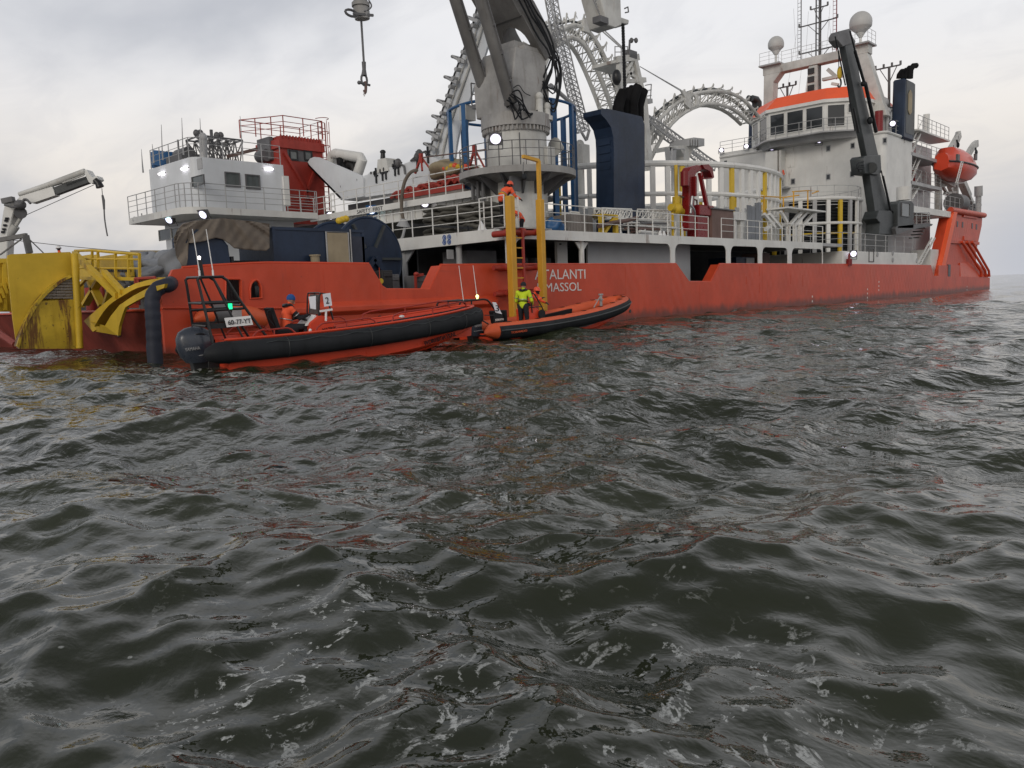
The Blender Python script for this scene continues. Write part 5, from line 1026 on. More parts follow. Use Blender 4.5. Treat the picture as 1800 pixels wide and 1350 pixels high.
mb = MB(); mb.add([p+V((-.12, .02, 0)) for p in O]+[p+V((.5, .02, 0)) for p in O], [(i, i+1, n_+i+1, n_+i) for i in range(n_-1)]); mb.build('ramp_flange', 'dkgrey', rp_)
mb = MB(); mid = [O[i].lerp(I[i], .55)+V((-.1, 0, 0)) for i in range(n_)]; mb.tube(mid, .07, 6); mb.tube([O[i].lerp(I[i], .3)+V((-.1, 0, 0)) for i in range(n_)], .04, 6); mb.build('ramp_pipe', 'offw', rp_)
for x, y in ((829, 33), (822, 62), (806, 104), (793, 140), (780, 182), (771, 209), (761, 237), (756, 258)):
    p = P(x, y, s=RS-.3); mb = MB(); d1 = V((0, .5, .25)); mb.tube([p, p+d1, p+d1+V((1.0, 0, 0)), p+V((1.0, 0, 0))], .09, 6, closed=True); mb.bar(p, p+V((0, -.5, -.25)), .18); mb.build('roller_bracket', 'lgrey', rp_)
for i in range(1, 19): p = O[i].lerp(O[i+1], .3)-V((0, .35, .1)); mb = MB(); mb.cyl(p+V((-.45, 0, 0)), p+V((.6, 0, 0)), .11, n=10); mb.build('roller', 'lgrey', rp_)
mb = MB(); a = P(820, 212, s=RS-1.2); mb.bar(P(822, 186, s=RS-1.2), P(822, 212, s=RS-1.2), .7, .5); mb.bar(P(821, 212, s=RS-1.2), P(815, 300, s=RS-1.2), .14); mb.build('hanging_arm', 'offw', rp_)
TS = 30.6
mb = MB(); mb.box((RS+.1, 10.2, ZB), (RS+1.2, 21, ZB+1.0)); mb.box((RS+1.3, 8.5, ZB), (RS+2, 22, ZB+.6)); mb.build('walkway_lockers', 'dkgrey', ship)
tr = thing('cable_trough', 'long grey cable trough on the upper walkway with a raised end plate', 'cable trough', P(640, 350, s=TS))
body = [(603, 352), (560, 300), (632, 311), (646, 307), (651, 302), (663, 300), (678, 296), (690, 293), (704, 291), (720, 284), (731, 279), (756, 274), (775, 282), (790, 300), (790, 318), (700, 338)]
mb = MB(); mb.prism([wz(x, y, TS) for x, y in [body[0]]+body[2:]], TS, TS+1.2, WZ); mb.build('trough_body', 'whitec', tr)
mb = MB(); pl_ = [wz(x, y, TS-.1) for x, y in ((601, 352), (543, 292), (542, 285), (546, 279), (553, 276), (560, 276.5), (634, 308), (640, 314), (640, 345))]; mb.prism(pl_, TS-.15, TS+.02, WZ); mb.build('end_plate', 'whitec', tr)
mb = MB(); mb.prism([wz(x, y, TS-.1) for x, y in ((601, 352), (543, 292), (542, 285), (545, 290), (603, 349))], TS-.15, TS+1.4, WZ); mb.build('end_plate_edge', 'lgrey', tr)
for x in (603, 632, 661, 672, 678, 694, 700, 733, 752): p = P(x, 332-(x-603)*.40, s=TS-.05); mb = MB(); mb.bar(p-V((0, 0, .45)), p+V((0, 0, .45)), .09); mb.bar(p+V((0, -.16, 0)), p+V((0, .16, 0)), .08); mb.ell(p+V((-.05, .12, .15)), (.07, .07, .12), 6, 5); mb.build('side_clamp', 'blkp', tr)
mb = MB()
for x, y in ((652, 304), (658, 302.5), (664, 301), (669, 299.5)): p = P(x, y, s=TS-.02); mb.box(p-V((.01, .07, .07)), p+V((.01, .07, .07)))
mb.build('slot_row', 'dark', tr, kind='stuff')
a = P(674, 290, s=TS); mb = MB(); mb.hexa([a+V((-.1, -.55, -.4)), a+V((.9, -.55, -.4)), a+V((.9, .55, -.4)), a+V((-.1, .55, -.4)), a+V((-.1, -.4, .35)), a+V((.9, -.4, .35)), a+V((.9, .4, .35)), a+V((-.1, .4, .35))]); b_ = P(673, 279, s=TS+.3); mb.cyl(b_-V((0, 0, .5)), b_+V((0, 0, .2)), .14, n=10); mb.build('trough_turret', 'offw', tr)
mb = MB(); mb.cyl(P(673, 279, s=TS+.3), P(673, 267, s=TS+.3), .16, .13, n=10); mb.ell(P(673, 267, s=TS+.3), (.18, .18, .13), 10, 6); mb.build('dark_valve', 'blkp', tr)
mb = MB(); 
for pts in (((695, 290), (700, 284), (706, 286)), ((704, 288), (710, 292), (712, 306)), ((722, 283), (734, 272), (748, 266), (750, 272)), ((726, 282), (738, 275))): mb.tube([P(x, y, s=TS-.1) for x, y in pts], .06, 6)
for x, y in ((700, 286), (734, 275), (737, 270)): mb.ell(P(x, y, s=TS-.1), (.2, .2, .25), 8, 6)
mb.build('trough_top_gear', 'dkgrey', tr)
fr = thing('tubular_reel_frame', 'white tubular frame holding a small dark reel behind the trough end plate', 'reel frame', P(610, 310, s=32.5)); mb = MB()
mb.tube([P(x, y, s=32.3) for x, y in ((580, 290), (584, 273), (590, 270), (634, 277), (637, 281), (628, 308))], .33, 12); mb.tube([P(x, y, s=33.6) for x, y in ((590, 292), (592, 277), (626, 282), (622, 305))], .2, 10); mb.build('bent_tube_frame', 'white', fr)
p = P(617, 302, s=32.6); mb = MB(); mb.tube([p+V((0, .75*math.cos(t), .75*math.sin(t))) for t in [2*math.pi*i/24 for i in range(24)]], .2, 8, closed=True); mb.tube([p+V((0, .45*math.cos(t), .45*math.sin(t))) for t in [2*math.pi*i/24 for i in range(24)]], .25, 8, closed=True); mb.build('small_reel', 'dark', fr)
mb = MB(); mb.bar(P(597, 278, s=32), P(601, 305, s=32), .35, .3); mb.bar(P(601, 288, s=32), P(612, 300, s=32), .15); mb.build('reel_motor', 'blkp', fr)
# ================================================================= DECK CARGO AND FITTINGS
def IM(D): return lambda u, v, d: P(u, v, d=D)+FW*d
# dark background under the walkway
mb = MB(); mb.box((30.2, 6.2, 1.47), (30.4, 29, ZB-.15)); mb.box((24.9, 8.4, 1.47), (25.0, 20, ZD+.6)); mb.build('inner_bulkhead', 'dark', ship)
CW = 2.35
ct = thing('blue_container', 'dark blue deck container with a tan door behind the orange bulwark', 'container', (P(540, 460, w=CW).x, CW, 1.47))
a, b_ = P(482, 460, w=CW).x, P(642, 460, w=CW).x; zc = 4.12
mb = MB(); mb.box((a, CW, 1.47), (b_, CW+2.4, zc)); mb.build('container_body', 'blue', ct, bevel=.03)
for x in (a+.05, b_-.06, P(611, 430, w=CW).x+.05): mb = MB(); mb.box((x-.06, CW-.03, 1.47), (x+.06, CW, zc)); mb.build('corner_post', 'blue', ct)
mb = MB(); mb.box((a, CW-.04, zc-.1), (b_, CW-.001, zc)); mb.build('top_rail', 'blue', ct)
mb = MB(); p0, p1 = P(577, 464, w=CW-.02), P(610, 410, w=CW-.02); mb.box((p0.x, CW-.05, 1.6), (p1.x, CW-.001, p1.z)); dr = mb.build('container_door', 'tan', ct)
mb = MB(); mb.tube([V((p0.x-.03, CW-.04, 1.6)), V((p0.x-.03, CW-.04, p1.z+.03)), V((p1.x+.03, CW-.04, p1.z+.03)), V((p1.x+.03, CW-.04, 1.6))], .03, 5); mb.build('door_frame', 'lgrey', dr)
mb = MB(); mb.cyl((p1.x+.12, CW-.06, 1.6), (p1.x+.12, CW-.06, zc), .025, n=6); mb.build('side_pipe', 'lgrey', ct)
mb = MB(); p0, p1 = P(614, 460, w=CW), P(639, 416, w=CW); mb.box((p0.x, CW-.03, 1.6), (p1.x, CW-.001, p1.z)); mb.build('side_panel', 'hose', ct)
mb = MB(); p0 = P(549, 450, w=CW-.3); mb.cyl((p0.x+.14, CW-.25, 1.47), (p0.x+.14, CW-.25, p0.z), .16, n=14); mb.cyl((p0.x+.14, CW-.25, p0.z), (p0.x+.14, CW-.25, p0.z+.05), .2, n=14); mb.build('vent_stub', 'tan', ct)
# covered blue winch with brown tarpaulin
w0 = 2.2; bx = thing('covered_winch', 'blue deck winch housing partly hidden by a brown tarpaulin', 'winch', (P(370, 460, w=w0).x, w0+1, 1.47))
a, b_ = P(329, 450, w=w0+.1).x, P(410, 450, w=w0+.1).x; zt_ = P(380, 398, w=w0).z
mb = MB(); mb.prism([(a, 1.47), (a, zt_-.35), (a+.3, zt_-.1), (b_-.5, zt_-.15), (b_-.15, zt_-.6), (b_, 1.47)], w0+.12, w0+1.1, SZ); mb.build('winch_housing', 'blue', bx)
a2 = P(480, 450, w=w0+.1).x; mb = MB(); mb.box((b_+.1, w0+.9, 1.47), (a2-.1, w0+1.4, 3.0)); mb.cyl((b_+.2, w0+.6, 2.3), (a2-.3, w0+.6, 2.3), .28, n=14); mb.cyl((b_+.2, w0+.6, 1.9), (a2-.3, w0+.6, 1.9), .3, n=14); mb.box((b_+.02, w0+.3, 1.47), (b_+.12, w0+1.2, 3.1)); mb.build('winch_works', 'dark', bx)
def tarp_sheet():
    tops = [(306, 418), (312, 402), (322, 392), (345, 386.5), (375, 384), (393, 382), (412, 384.5), (440, 387), (474, 392)]
    bots = [(306, 432), (312, 455), (322, 470), (329, 468), (332, 427), (352, 425.5), (368, 421), (380, 418), (392, 421), (404, 429), (412, 436), (425, 438), (445, 440), (468, 441), (474, 436)]
    def it(t, x):
        for (x0, y0), (x1, y1) in zip(t[:-1], t[1:]):
            if x0 <= x <= x1: return y0+(y1-y0)*(x-x0)/(x1-x0+1e-9)
        return t[-1][1]
    nx, ny = 84, 22; vs = []; fs = []
    for i in range(nx+1):
        x = 306+(474-306)*i/nx; yt, yb = it(tops, x), it(bots, x)
        for j in range(ny+1):
            f = j/ny; y = yt+(yb-yt)*max(0, (f-.25)/.75); back = max(0, (.25-f)/.25)
            ph = (x-393)/max(6., (y-yt)+14)                                   # folds fan out from the ridge
            fold = .07*math.sin(ph*3.4+.6)+.035*math.sin(ph*7.3+x*.05+1)+.012*math.sin(x*.31+y*.22)
            p = P(x, y, w=w0-.02+fold*min(1, (f-.1)*2 if f > .1 else 0)+.15*(1-f))
            p.y += back*2.3*min(1, max(0, (x-312)/70)); p.z += (-.15*back if back else 0)
            vs.append(p)
    for i in range(nx):
        for j in range(ny): k = i*(ny+1)+j; fs.append((k, k+ny+1, k+ny+2, k+1))
    mb = MB(); mb.add(vs, fs, 0, True); o = mb.build('tarpaulin', 'tarp'); o.modifiers.new('thick', 'SOLIDIFY').thickness = .02
    return tag(o, 'brown tarpaulin draped in folds over the winch left of the blue container', 'tarpaulin')
tarp_sheet()
# large blue reel
rl = thing('blue_cable_reel', 'large dark blue cable reel between the container and the open gap in the side', 'reel', (22.4, 5.6, 1.47))
c = P(650, 455, w=4.6); R = P(650, 383, w=4.6).z-c.z
for w_ in (4.6, 7.0):
    mb = MB(); mb.cyl((c.x, w_, c.z), (c.x, w_+.12, c.z), R, n=56); mb.tube([(c.x+R*math.cos(2*math.pi*i/56), w_+.06, c.z+R*math.sin(2*math.pi*i/56)) for i in range(56)], .08, 6, closed=True); mb.build('reel_flange', 'blue', rl)
mb = MB(); mb.cyl((c.x, 4.7, c.z), (c.x, 7.0, c.z), R*.8, n=48); mb.build('reel_drum', 'blue', rl)
for k in range(6): t = math.pi*k/3; mb = MB(); mb.bar((c.x+.5*math.cos(t), 4.55, c.z+.5*math.sin(t)), (c.x+R*.95*math.cos(t), 4.55, c.z+R*.95*math.sin(t)), .16, .1); mb.build('reel_spoke', 'char', rl)
mb = MB(); mb.cyl((c.x, 4.4, c.z), (c.x, 4.6, c.z), .5, n=20); mb.bar((c.x-1.6, 4.35, 1.47), (c.x, 4.35, c.z), .25); mb.bar((c.x+1.6, 4.35, 1.47), (c.x, 4.35, c.z), .25); mb.build('reel_cradle', 'blue', rl)
for i, (x, y) in enumerate(((596, 388), (602, 386), (608, 384.5))):
    mb = MB(); mb.ell(P(x, y, w=CW+.8), (.13, .13, .13), 12, 8); tag(mb.build('float_ball', 'yel'), 'small yellow float ball on the container roof, %s of three' % ('left', 'middle', 'right')[i], 'float', 'yellow floats on the container')
p = P(602, 378, w=CW+.8); 
# dark equipment in the aft gap
for i, (x0, y0, x1, y1, w_, mt, lb) in enumerate(((673, 475, 690, 503, 1.6, 'dark', 'dark square valve box low in the aft gap of the side'), (688, 482, 702, 508, 2.2, 'dkgrey', 'grey generator box in the aft gap beside the pillar'), (733, 484, 752, 506, 1.8, 'dkgrey', 'tilted grey steel plate behind the aft gap'))):
    a, b_ = P(x0, y1, w=w_), P(x1, y0, w=w_); mb = MB(); mb.box((a.x, w_, 1.47), (b_.x, w_+.8, b_.z)); mb.box((a.x+.05, w_-.04, b_.z-.25), (b_.x-.05, w_, b_.z-.08)); tag(mb.build('equipment_box', mt, bevel=.02), lb, 'machine')
p = P(670.5, 494, w=1.5); mb = MB(); mb.cyl(p, p+V((0, .05, 0)), .1, n=14); mb.bar(p+V((0, .1, 0)), (p.x, p.y+.1, 1.47), .06); tag(mb.build('life_ring_light', 'yel'), 'small round yellow fitting inside the aft gap', 'fitting')
mb = MB(); p = P(730, 484, w=1.7); mb.bar((p.x, 1.7, 1.47), (p.x, 1.7, 2.4), .08); mb.bar((p.x-.0, 1.7, 2.35), (p.x+.4, 1.7, 2.4), .1); mb.ell((p.x+.05, 1.7, 2.42), (.12, .1, .08), 8, 6); tag(mb.build('deck_pump', 'red'), 'small red pump standing inside the aft gap', 'pump')
# folded cloth stacks on the upper side deck
for k, (x0, x1, y0, y1) in enumerate(((742, 798, 362, 404), (797, 858, 356, 398))):
    t_ = thing('folded_net_stack', ('left' if k == 0 else 'right')+' stack of folded olive cloth nets behind the white rail', 'net stack', P((x0+x1)/2, y1, s=26.2), 'folded nets on the upper side deck')
    n = 6
    for i in range(n):
        y = y1-(y1-y0)*(i+.5)/n; a, b_ = P(x0, y, s=26.2), P(x1, y, s=26.2); c = a.lerp(b_, .5); z0 = ZD+.05+i*.24; rnd = random.Random(k*10+i)
        vs = []; fs = []; NA, NM = 44, 10; hx, hy, hz = 1.0, abs(a.y-b_.y)/2*(.98-.05*(i % 3)), .17
        for ii in range(NM+1):
            t = math.pi*ii/NM
            for jj in range(NA):
                an = 2*math.pi*jj/NA; kx = abs(math.cos(an))**.6*math.copysign(1, math.cos(an)); ky = abs(math.sin(an))**.6*math.copysign(1, math.sin(an)); st = math.sin(t)**.5
                wv = .03*math.sin(an*7+i*2)+.02*math.sin(an*15+i); vs.append((c.x+.6+hx*kx*st*(1+wv), c.y+hy*ky*st*(1+wv*.5)+rnd.uniform(-.01, .01), z0+hz*.9+hz*math.cos(t)+.05*math.sin(ky*5+i*1.7)+.03*math.sin(ky*13+i)))
        for ii in range(NM):
            for jj in range(NA): fs.append((ii*NA+jj, ii*NA+(jj+1) % NA, (ii+1)*NA+(jj+1) % NA, (ii+1)*NA+jj))
        mb = MB(); mb.add(vs, fs, 0, True); mb.build('folded_layer', 'dktarp', t_)
mb = MB(); p = P(848, 396, s=25.6); mb.cyl((p.x, p.y, ZD), (p.x, p.y+.1, ZD+.55), .28, .04, n=9); tag(mb.build('white_sack', 'wht'), 'white sack on the deck left of the boarding gate', 'sack')
# red rigging trays with yellow net on the walkway
rg = thing('red_rigging_pile', 'long low pile of red slings and trays on the walkway behind the rail', 'rigging', P(750, 335, s=SB+1.2))
a, b_ = P(693, 335, s=SB+1.3), P(818, 312, s=SB+1.3); mb = MB(); mb.box((SB+1.2, b_.y, ZB), (SB+2.2, a.y, ZB+.35)); mb.build('pallet_base', 'wood', rg)
for i in range(11):
    w_ = b_.y+(a.y-b_.y)*(i+.5)/11; rnd = random.Random(i); mb = MB(); hh = .55+.25*(10-i)/10
    for q in range(3): mb.tube(resample([(SB+1.25+.3*q, w_-.55, ZB+hh+rnd.uniform(-.1, .1)), (SB+1.2+.3*q, w_-.1, ZB+hh+.22+rnd.uniform(-.1, .1)), (SB+1.3+.3*q, w_+.55, ZB+hh+rnd.uniform(-.12, .08))], 10), .11, 6)
    mb.build('red_sling', 'red', rg)
mb = MB(); mb.box((SB+1.15, b_.y, ZB+.36), (SB+1.22, a.y-1, ZB+.62)); mb.build('red_tray_side', 'red', rg)
ny = blob('yellow_net', P(798, 297, s=SB+2.5), (.8, 1.5, .45), 'tan', None, 4, .3); tag(ny, 'heap of yellowish netting and buoys on the walkway in front of the blue posts', 'net heap')
for i in range(7):
    rnd = random.Random(i+5); p = P(782+i*6, 294+rnd.uniform(-5, 5), s=SB+1.8); mb = MB(); mb.ell(p, (.16, .16, .16), 10, 7); tag(mb.build('net_float', 'yel' if i % 3 else 'helm'), ('small %s float at the %s of the net heap on the walkway' % ('yellow' if i % 3 else 'orange', ('left end', 'left part', 'left of the middle', 'middle', 'right of the middle', 'right part', 'right end')[i])), 'float', 'floats in the net heap')
for k, (x, y0, y1, s_) in enumerate(((740, 275, 303, SB+1.5), (834, 261, 304, SB+.6))):
    a = P(x, y0, s=s_); zb_ = P(x, y1, s=s_).z; t_ = thing('red_tripod', ('left' if k == 0 else 'right')+(' red steel tripod standing on the rigging pile' if k == 0 else ' red steel tripod with rail end beside the crane platform'), 'tripod', (a.x, a.y, zb_), 'red tripods on the walkway')
    for dx, dy in ((-.35, -.45), (.35, -.45), (0, .55)): mb = MB(); mb.bar(a, (a.x+dx, a.y+dy, zb_), .10); mb.build('leg', 'red', t_)
    mb = MB(); mb.bar(a-V((0, 0, .35)), a+V((0, 0, .15)), .17); mb.build('tripod_head', 'red', t_)
a, b_ = P(742, 277, s=SB+1.5), P(860, 262, s=SB+.6); mb = MB(); mb.tube([a, b_], .035, 6); tag(mb.build('rusty_bar', 'brown'), 'thin rusty bar lying between the two red tripods', 'bar')
hs_ = [P(x, y, s=SB-.4) for x, y in ((733, 299), (722, 303), (712, 318), (707, 340), (706, 365), (709, 388), (710, 395))]
mb = MB(); mb.tube(resample(hs_, 40), .09, 8); tag(mb.build('hanging_hose', 'tarp'), 'thick brown hose hanging from the walkway rail down to the lower deck', 'hose')
mb = MB(); mb.cyl(P(710, 385, s=24.6), P(709, 398, s=24.6), .12, .33, n=14); mb.tube(resample([P(712, 398, s=24.6), P(708, 415, s=24.2), P(703, 425, s=24.0), P(700, 436, s=24.0)], 14), .07, 6); tag(mb.build('funnel_spout', 'lgrey'), 'grey funnel shaped hose end above the aft corner of the deck', 'spout')
mb = MB(); mb.tube(resample([P(822, 398, s=24.7), P(824, 405, s=24.65), P(825, 416, s=24.6)], 8), .05, 6); tag(mb.build('black_strap', 'blk'), 'black strap hanging over the white deck edge beside the rust streak', 'strap')
mb = MB(); mb.bar(P(708, 394, s=25.2), P(830, 401, s=25.6), .1); tag(mb.build('black_pole', 'blkp'), 'long black pole lying across the rail in front of the cloth stacks', 'pole')
# forward part of the upper side deck
a, b_ = P(998, 404, w=1.6), P(1042, 373, w=1.6)
cr = thing('grey_crate', 'weathered grey timber crate behind the rail right of the crane', 'crate', (a.x, 1.6, ZD))
for i in range(9): x = a.x+(b_.x-a.x)*i/9; mb = MB(); mb.box((x, 1.6, ZD), (x+(b_.x-a.x)/9-.02, 1.66, ZD+.95)); mb.build('plank', 'wood', cr)
mb = MB(); mb.box((a.x, 1.67, ZD), (b_.x, 3.0, ZD+.93)); mb.build('crate_body', 'wood', cr)
yt = thing('yellow_trestle', 'yellow steel trestle with diagonal brace behind the rail', 'trestle', (P(1057, 404, w=1.2).x, 1.2, ZD))
xa, xb = P(1057, 400, w=1.2).x, P(1082, 400, w=1.2).x; zt_ = ZD+.95
for x in (xa, xb): mb = MB(); mb.bar((x, 1.2, ZD), (x, 1.2, zt_), .22, .2); mb.build('leg', 'yel', yt)
mb = MB(); mb.bar((xa+.2, 1.2, ZD+.1), (xb-.1, 1.2, zt_-.1), .16); mb.build('diagonal_brace', 'yel', yt); mb = MB(); mb.box((xa-.1, 1.1, zt_), (xb+.1, 2.4, zt_+.06)); mb.build('trestle_top', 'yel', yt)
for k, (x0, x1, y, w_) in enumerate(((1002, 1018, 372, 2.6), (1058, 1110, 366, 1.9), (1120, 1176, 368, 2.4))):
    a, b_ = P(x0, y, w=w_), P(x1, y+2, w=w_); A_ = [a.lerp(b_, i/6) for i in range(7)]; mb = MB(); truss(mb, A_, [p-V((0, 0, .5)) for p in A_], .045, .03); truss(mb, [p+V((0, .5, 0)) for p in A_], [p+V((0, .5, -.5)) for p in A_], .045, .03)
    for q in (A_[0], A_[-1]): mb.bar(q, (q.x, q.y, ZD), .06)
    tag(mb.build('lattice_piece', 'white'), ('short white lattice piece beside the pedestal', 'white lattice piece above the yellow trestle', 'longer white lattice piece among the grey pipes')[k], 'lattice', 'white lattice pieces on deck')
mb = MB(); p = P(973, 382, w=1.8); q = blob('blue_sheet', (p.x, 1.8, ZD+.35), (.5, .5, .35), 'bblue', None, 9, .25); tag(q, 'crumpled blue sheet on deck right of the crane pedestal', 'sheet')
rnd = random.Random(3)
pr_ = thing('pipe_rack', 'rack of grey pipes and hoses stacked behind the rail amidships', 'pipe rack', (P(1140, 404, w=1.4).x, 1.4, ZD))
xa, xb = P(1100, 400, w=1.4).x, P(1196, 400, w=1.4).x
for i in range(16):
    z_ = ZD+.12+.15*(i//3); y_ = 1.3+.35*(i % 3)+rnd.uniform(-.1, .1); x0 = xa+rnd.uniform(0, 1.2); mb = MB(); mb.tube([(x0, y_, z_), (x0+rnd.uniform(1.5, 4), y_+rnd.uniform(-.2, .2), z_+rnd.uniform(-.03, .06))], rnd.uniform(.05, .09), 8); mb.build('pipe', rnd.choice(['lgrey', 'dkgrey', 'white', 'grey', 'brown', 'offw']), pr_)
for i in range(8): x = xa+(xb-xa)*i/7; mb = MB(); mb.bar((x, 1.25, ZD), (x, 1.25, ZD+.9-.25*(i % 3)), .07); mb.build('rack_stake', 'white', pr_)
for i in range(7):
    p = V((xa+(xb-xa)*rnd.random(), 1.2+rnd.random(), ZD)); mb = MB(); mb.cyl(p, p+V((0, 0, .35)), .17, .05, n=10); mb.build('white_cone', 'wht', pr_)
mb = MB(); rr_ = resample([P(1052, 398, w=1.0), P(1075, 392, w=1.0), P(1100, 388, w=1.0), P(1120, 383, w=1.0)], 20); mb.tube(rr_, .1, 8); tag(mb.build('orange_hose_bundle', 'brown'), 'bundle of faded reddish hoses beside the yellow trestle', 'hose bundle')
yv = thing('yellow_valve_unit', 'yellow valve unit with rusty orange handrail left of the dark red crane', 'valve unit', (P(1195, 385, w=1.3).x, 1.3, ZD))
mb = MB(); p = P(1189, 362, w=1.3); mb.cyl(p-V((0, 0, .3)), p+V((0, 0, .5)), .22, n=12); mb.cyl(p-V((.6, 0, .1)), p+V((.9, 0, -.35)), .2, n=12); mb.ell(p+V((0, 0, -.15)), (.35, .35, .35)); mb.cyl(p+V((0, 0, .5)), p+V((0, 0, 2.2)), .10, n=8); mb.bar((p.x-.4, p.y, ZD), p+V((-.4, 0, -.1)), .1); mb.bar((p.x+.6, p.y, ZD), p+V((.6, 0, -.3)), .1); mb.build('valve_body', 'yel', yv)
mb = MB(); mb.tube([P(1194, 345, w=1.2), P(1225, 352, w=1.2), P(1226, 384, w=1.2)], .05, 6); mb.build('bent_handrail', 'brown', yv)
# dark red crane
rc = thing('dark_red_deck_crane', 'glossy dark red folded deck crane standing behind the white rail', 'crane', (P(1235, 405, w=.85).x, 1.9, ZD)); RW = .85
def rz(x, y): return sz(x, y, RW)
mb = MB(); mb.prism([rz(*q) for q in ((1211, 405), (1212, 330), (1209, 302), (1214, 293), (1226, 290), (1236, 290), (1233, 300), (1225, 304), (1221, 314), (1221, 405))], RW, RW+.5, SZ); mb.build('crane_column', 'dkred', rc, bevel=.05)
mb = MB(); mb.prism([rz(*q) for q in ((1232, 290), (1243, 289), (1250, 296), (1253, 312), (1250.5, 314), (1245, 301), (1236, 297))], RW-.1, RW+.45, SZ); mb.tube([P(1234, 303, w=RW), P(1236, 314, w=RW-.2), P(1252, 313, w=RW-.2)], .04, 6); mb.build('curved_jib_guard', 'dkred', rc, bevel=.04)
mb = MB(); mb.bar(P(1230, 304, w=RW), P(1243, 366, w=RW), .17, .2); mb.bar(P(1222, 310, w=RW-.1), P(1222, 345, w=RW-.1), .14); mb.build('folded_arm', 'dkred', rc)
mb = MB(); a, b_ = P(1199, 327, w=RW-.1), P(1208, 302, w=RW-.1); mb.cyl(a.lerp(P(1208, 327, w=RW-.1), .5), b_.lerp(P(1199, 302, w=RW-.1), .5), .24, n=16); mb.build('oil_tank', 'dkred', rc)
mb = MB(); a, b_ = P(1226, 405, w=RW), P(1253, 362, w=RW); mb.box((a.x, RW, ZD), (b_.x-.4, RW+.7, b_.z-.6)); mb.box((a.x+.1, RW-.1, b_.z-.6), (b_.x, RW+.6, b_.z)); mb.build('crane_base_box', 'dkred', rc, bevel=.05)
mb = MB(); mb.cyl(P(1217, 345, w=RW-.1), P(1214, 375, w=RW-.1), .07, n=8); mb.tube(resample([P(1213, 360, w=RW-.2), P(1220, 368, w=RW-.3), P(1222, 380, w=RW-.2)], 10), .05, 6); mb.build('ram_rod', 'silver', rc)
bb = thing('brown_steel_box', 'brown steel box with lid next to the dark red crane', 'box', (P(1270, 405, w=.7).x, .7, ZD)); a, b_ = P(1252, 410, w=.7), P(1289, 371, w=.7)
mb = MB(); mb.box((a.x, .7, ZD), (b_.x, 1.9, b_.z)); mb.build('box_body', 'brown', bb); mb = MB(); mb.box((a.x-.1, .6, b_.z), (b_.x+.1, 2.0, b_.z+.07)); mb.build('lid', 'dkgrey', bb)
for i, (x0, x1, y0) in enumerate(((1315, 1321, 361), (1321, 1328, 363), (1329, 1334, 357), (1334, 1339, 356))):
    a, b_ = P(x0, 405, w=.9), P(x1, y0, w=.9); mb = MB(); mb.box((a.x, .9, ZD), (b_.x-.04, 1.0, b_.z)); tag(mb.build('upright_board', 'gtarp'), ('leftmost narrow blue grey upright board before the carousel', 'second upright board, slightly lower than the others', 'third upright board from the left before the carousel', 'rightmost and tallest upright board before the carousel')[i], 'board', 'upright boards on deck')
mb = MB(); a, b_ = P(1290, 372, w=1), P(1313, 388, w=1); mb.box((a.x, 1, b_.z), (b_.x, 1.7, a.z)); mb.bar((a.x+.4, 1.3, ZD), (a.x+.4, 1.3, b_.z), .35); mb.bar((b_.x-.4, 1.3, ZD), (b_.x-.4, 1.3, b_.z), .35); tag(mb.build('white_pedestal_unit', 'white'), 'white pedestal unit on two stout legs behind the rail', 'pedestal')
# tripod access platform over the rail right
ap = thing('access_platform', 'white access platform on splayed struts with rusty orange handrails in front of the small carousel', 'platform', (P(1400, 410, w=1.0).x, 1.0, ZD)); AW = 1.0
za, zb2 = P(1340, 375, w=AW).z, P(1410, 369, w=AW).z
xs0, xs1, xs2 = P(1341, 375, w=AW).x, P(1378, 375, w=AW).x, P(1437, 369, w=AW).x
mb = MB(); mb.box((P(1370, 370, w=AW).x, AW-.6, zb2-.1), (xs2, AW+.9, zb2)); mb.box((xs0, AW+.3, za-.1), (xs1, AW+1.2, za)); mb.build('platform_plate', 'white', ap)
mb = MB()
for x0, y0, x1, y1 in ((1433, 371, 1410, 398), (1420, 371, 1395, 398), (1408, 371, 1388, 396), (1372, 371, 1384, 392), (1343, 376, 1362, 400), (1352, 376, 1372, 400), (1360, 392, 1345, 404)): mb.bar(P(x0, y0, w=AW), P(x1, y1, w=AW-.1), .18)
for x in (1386, 1397, 1405): p = P(x, 398, w=AW-.1); mb.bar(p, (p.x, p.y, ZD-.2), .22)
mb.build('splayed_struts', 'white', ap)
r1 = [P(1338, 345, w=AW+.4), P(1378, 347, w=AW+.4), P(1405, 343, w=AW-.4)]; mb = MB(); mb.tube(r1, .045, 6); mb.tube([P(1393, 337, w=AW+.6), P(1420, 335, w=AW+.6), P(1439, 336, w=AW-.3), P(1428, 340, w=AW-.5)], .045, 6)
for x, y, z_ in ((1343, 344, za), (1377, 347, za), (1395, 337, zb2), (1420, 336, zb2)): p = P(x, y, w=AW+.4); mb.cyl((p.x, p.y, z_), p, .05, n=6)
mb.build('rusty_handrail', 'yel2', ap)
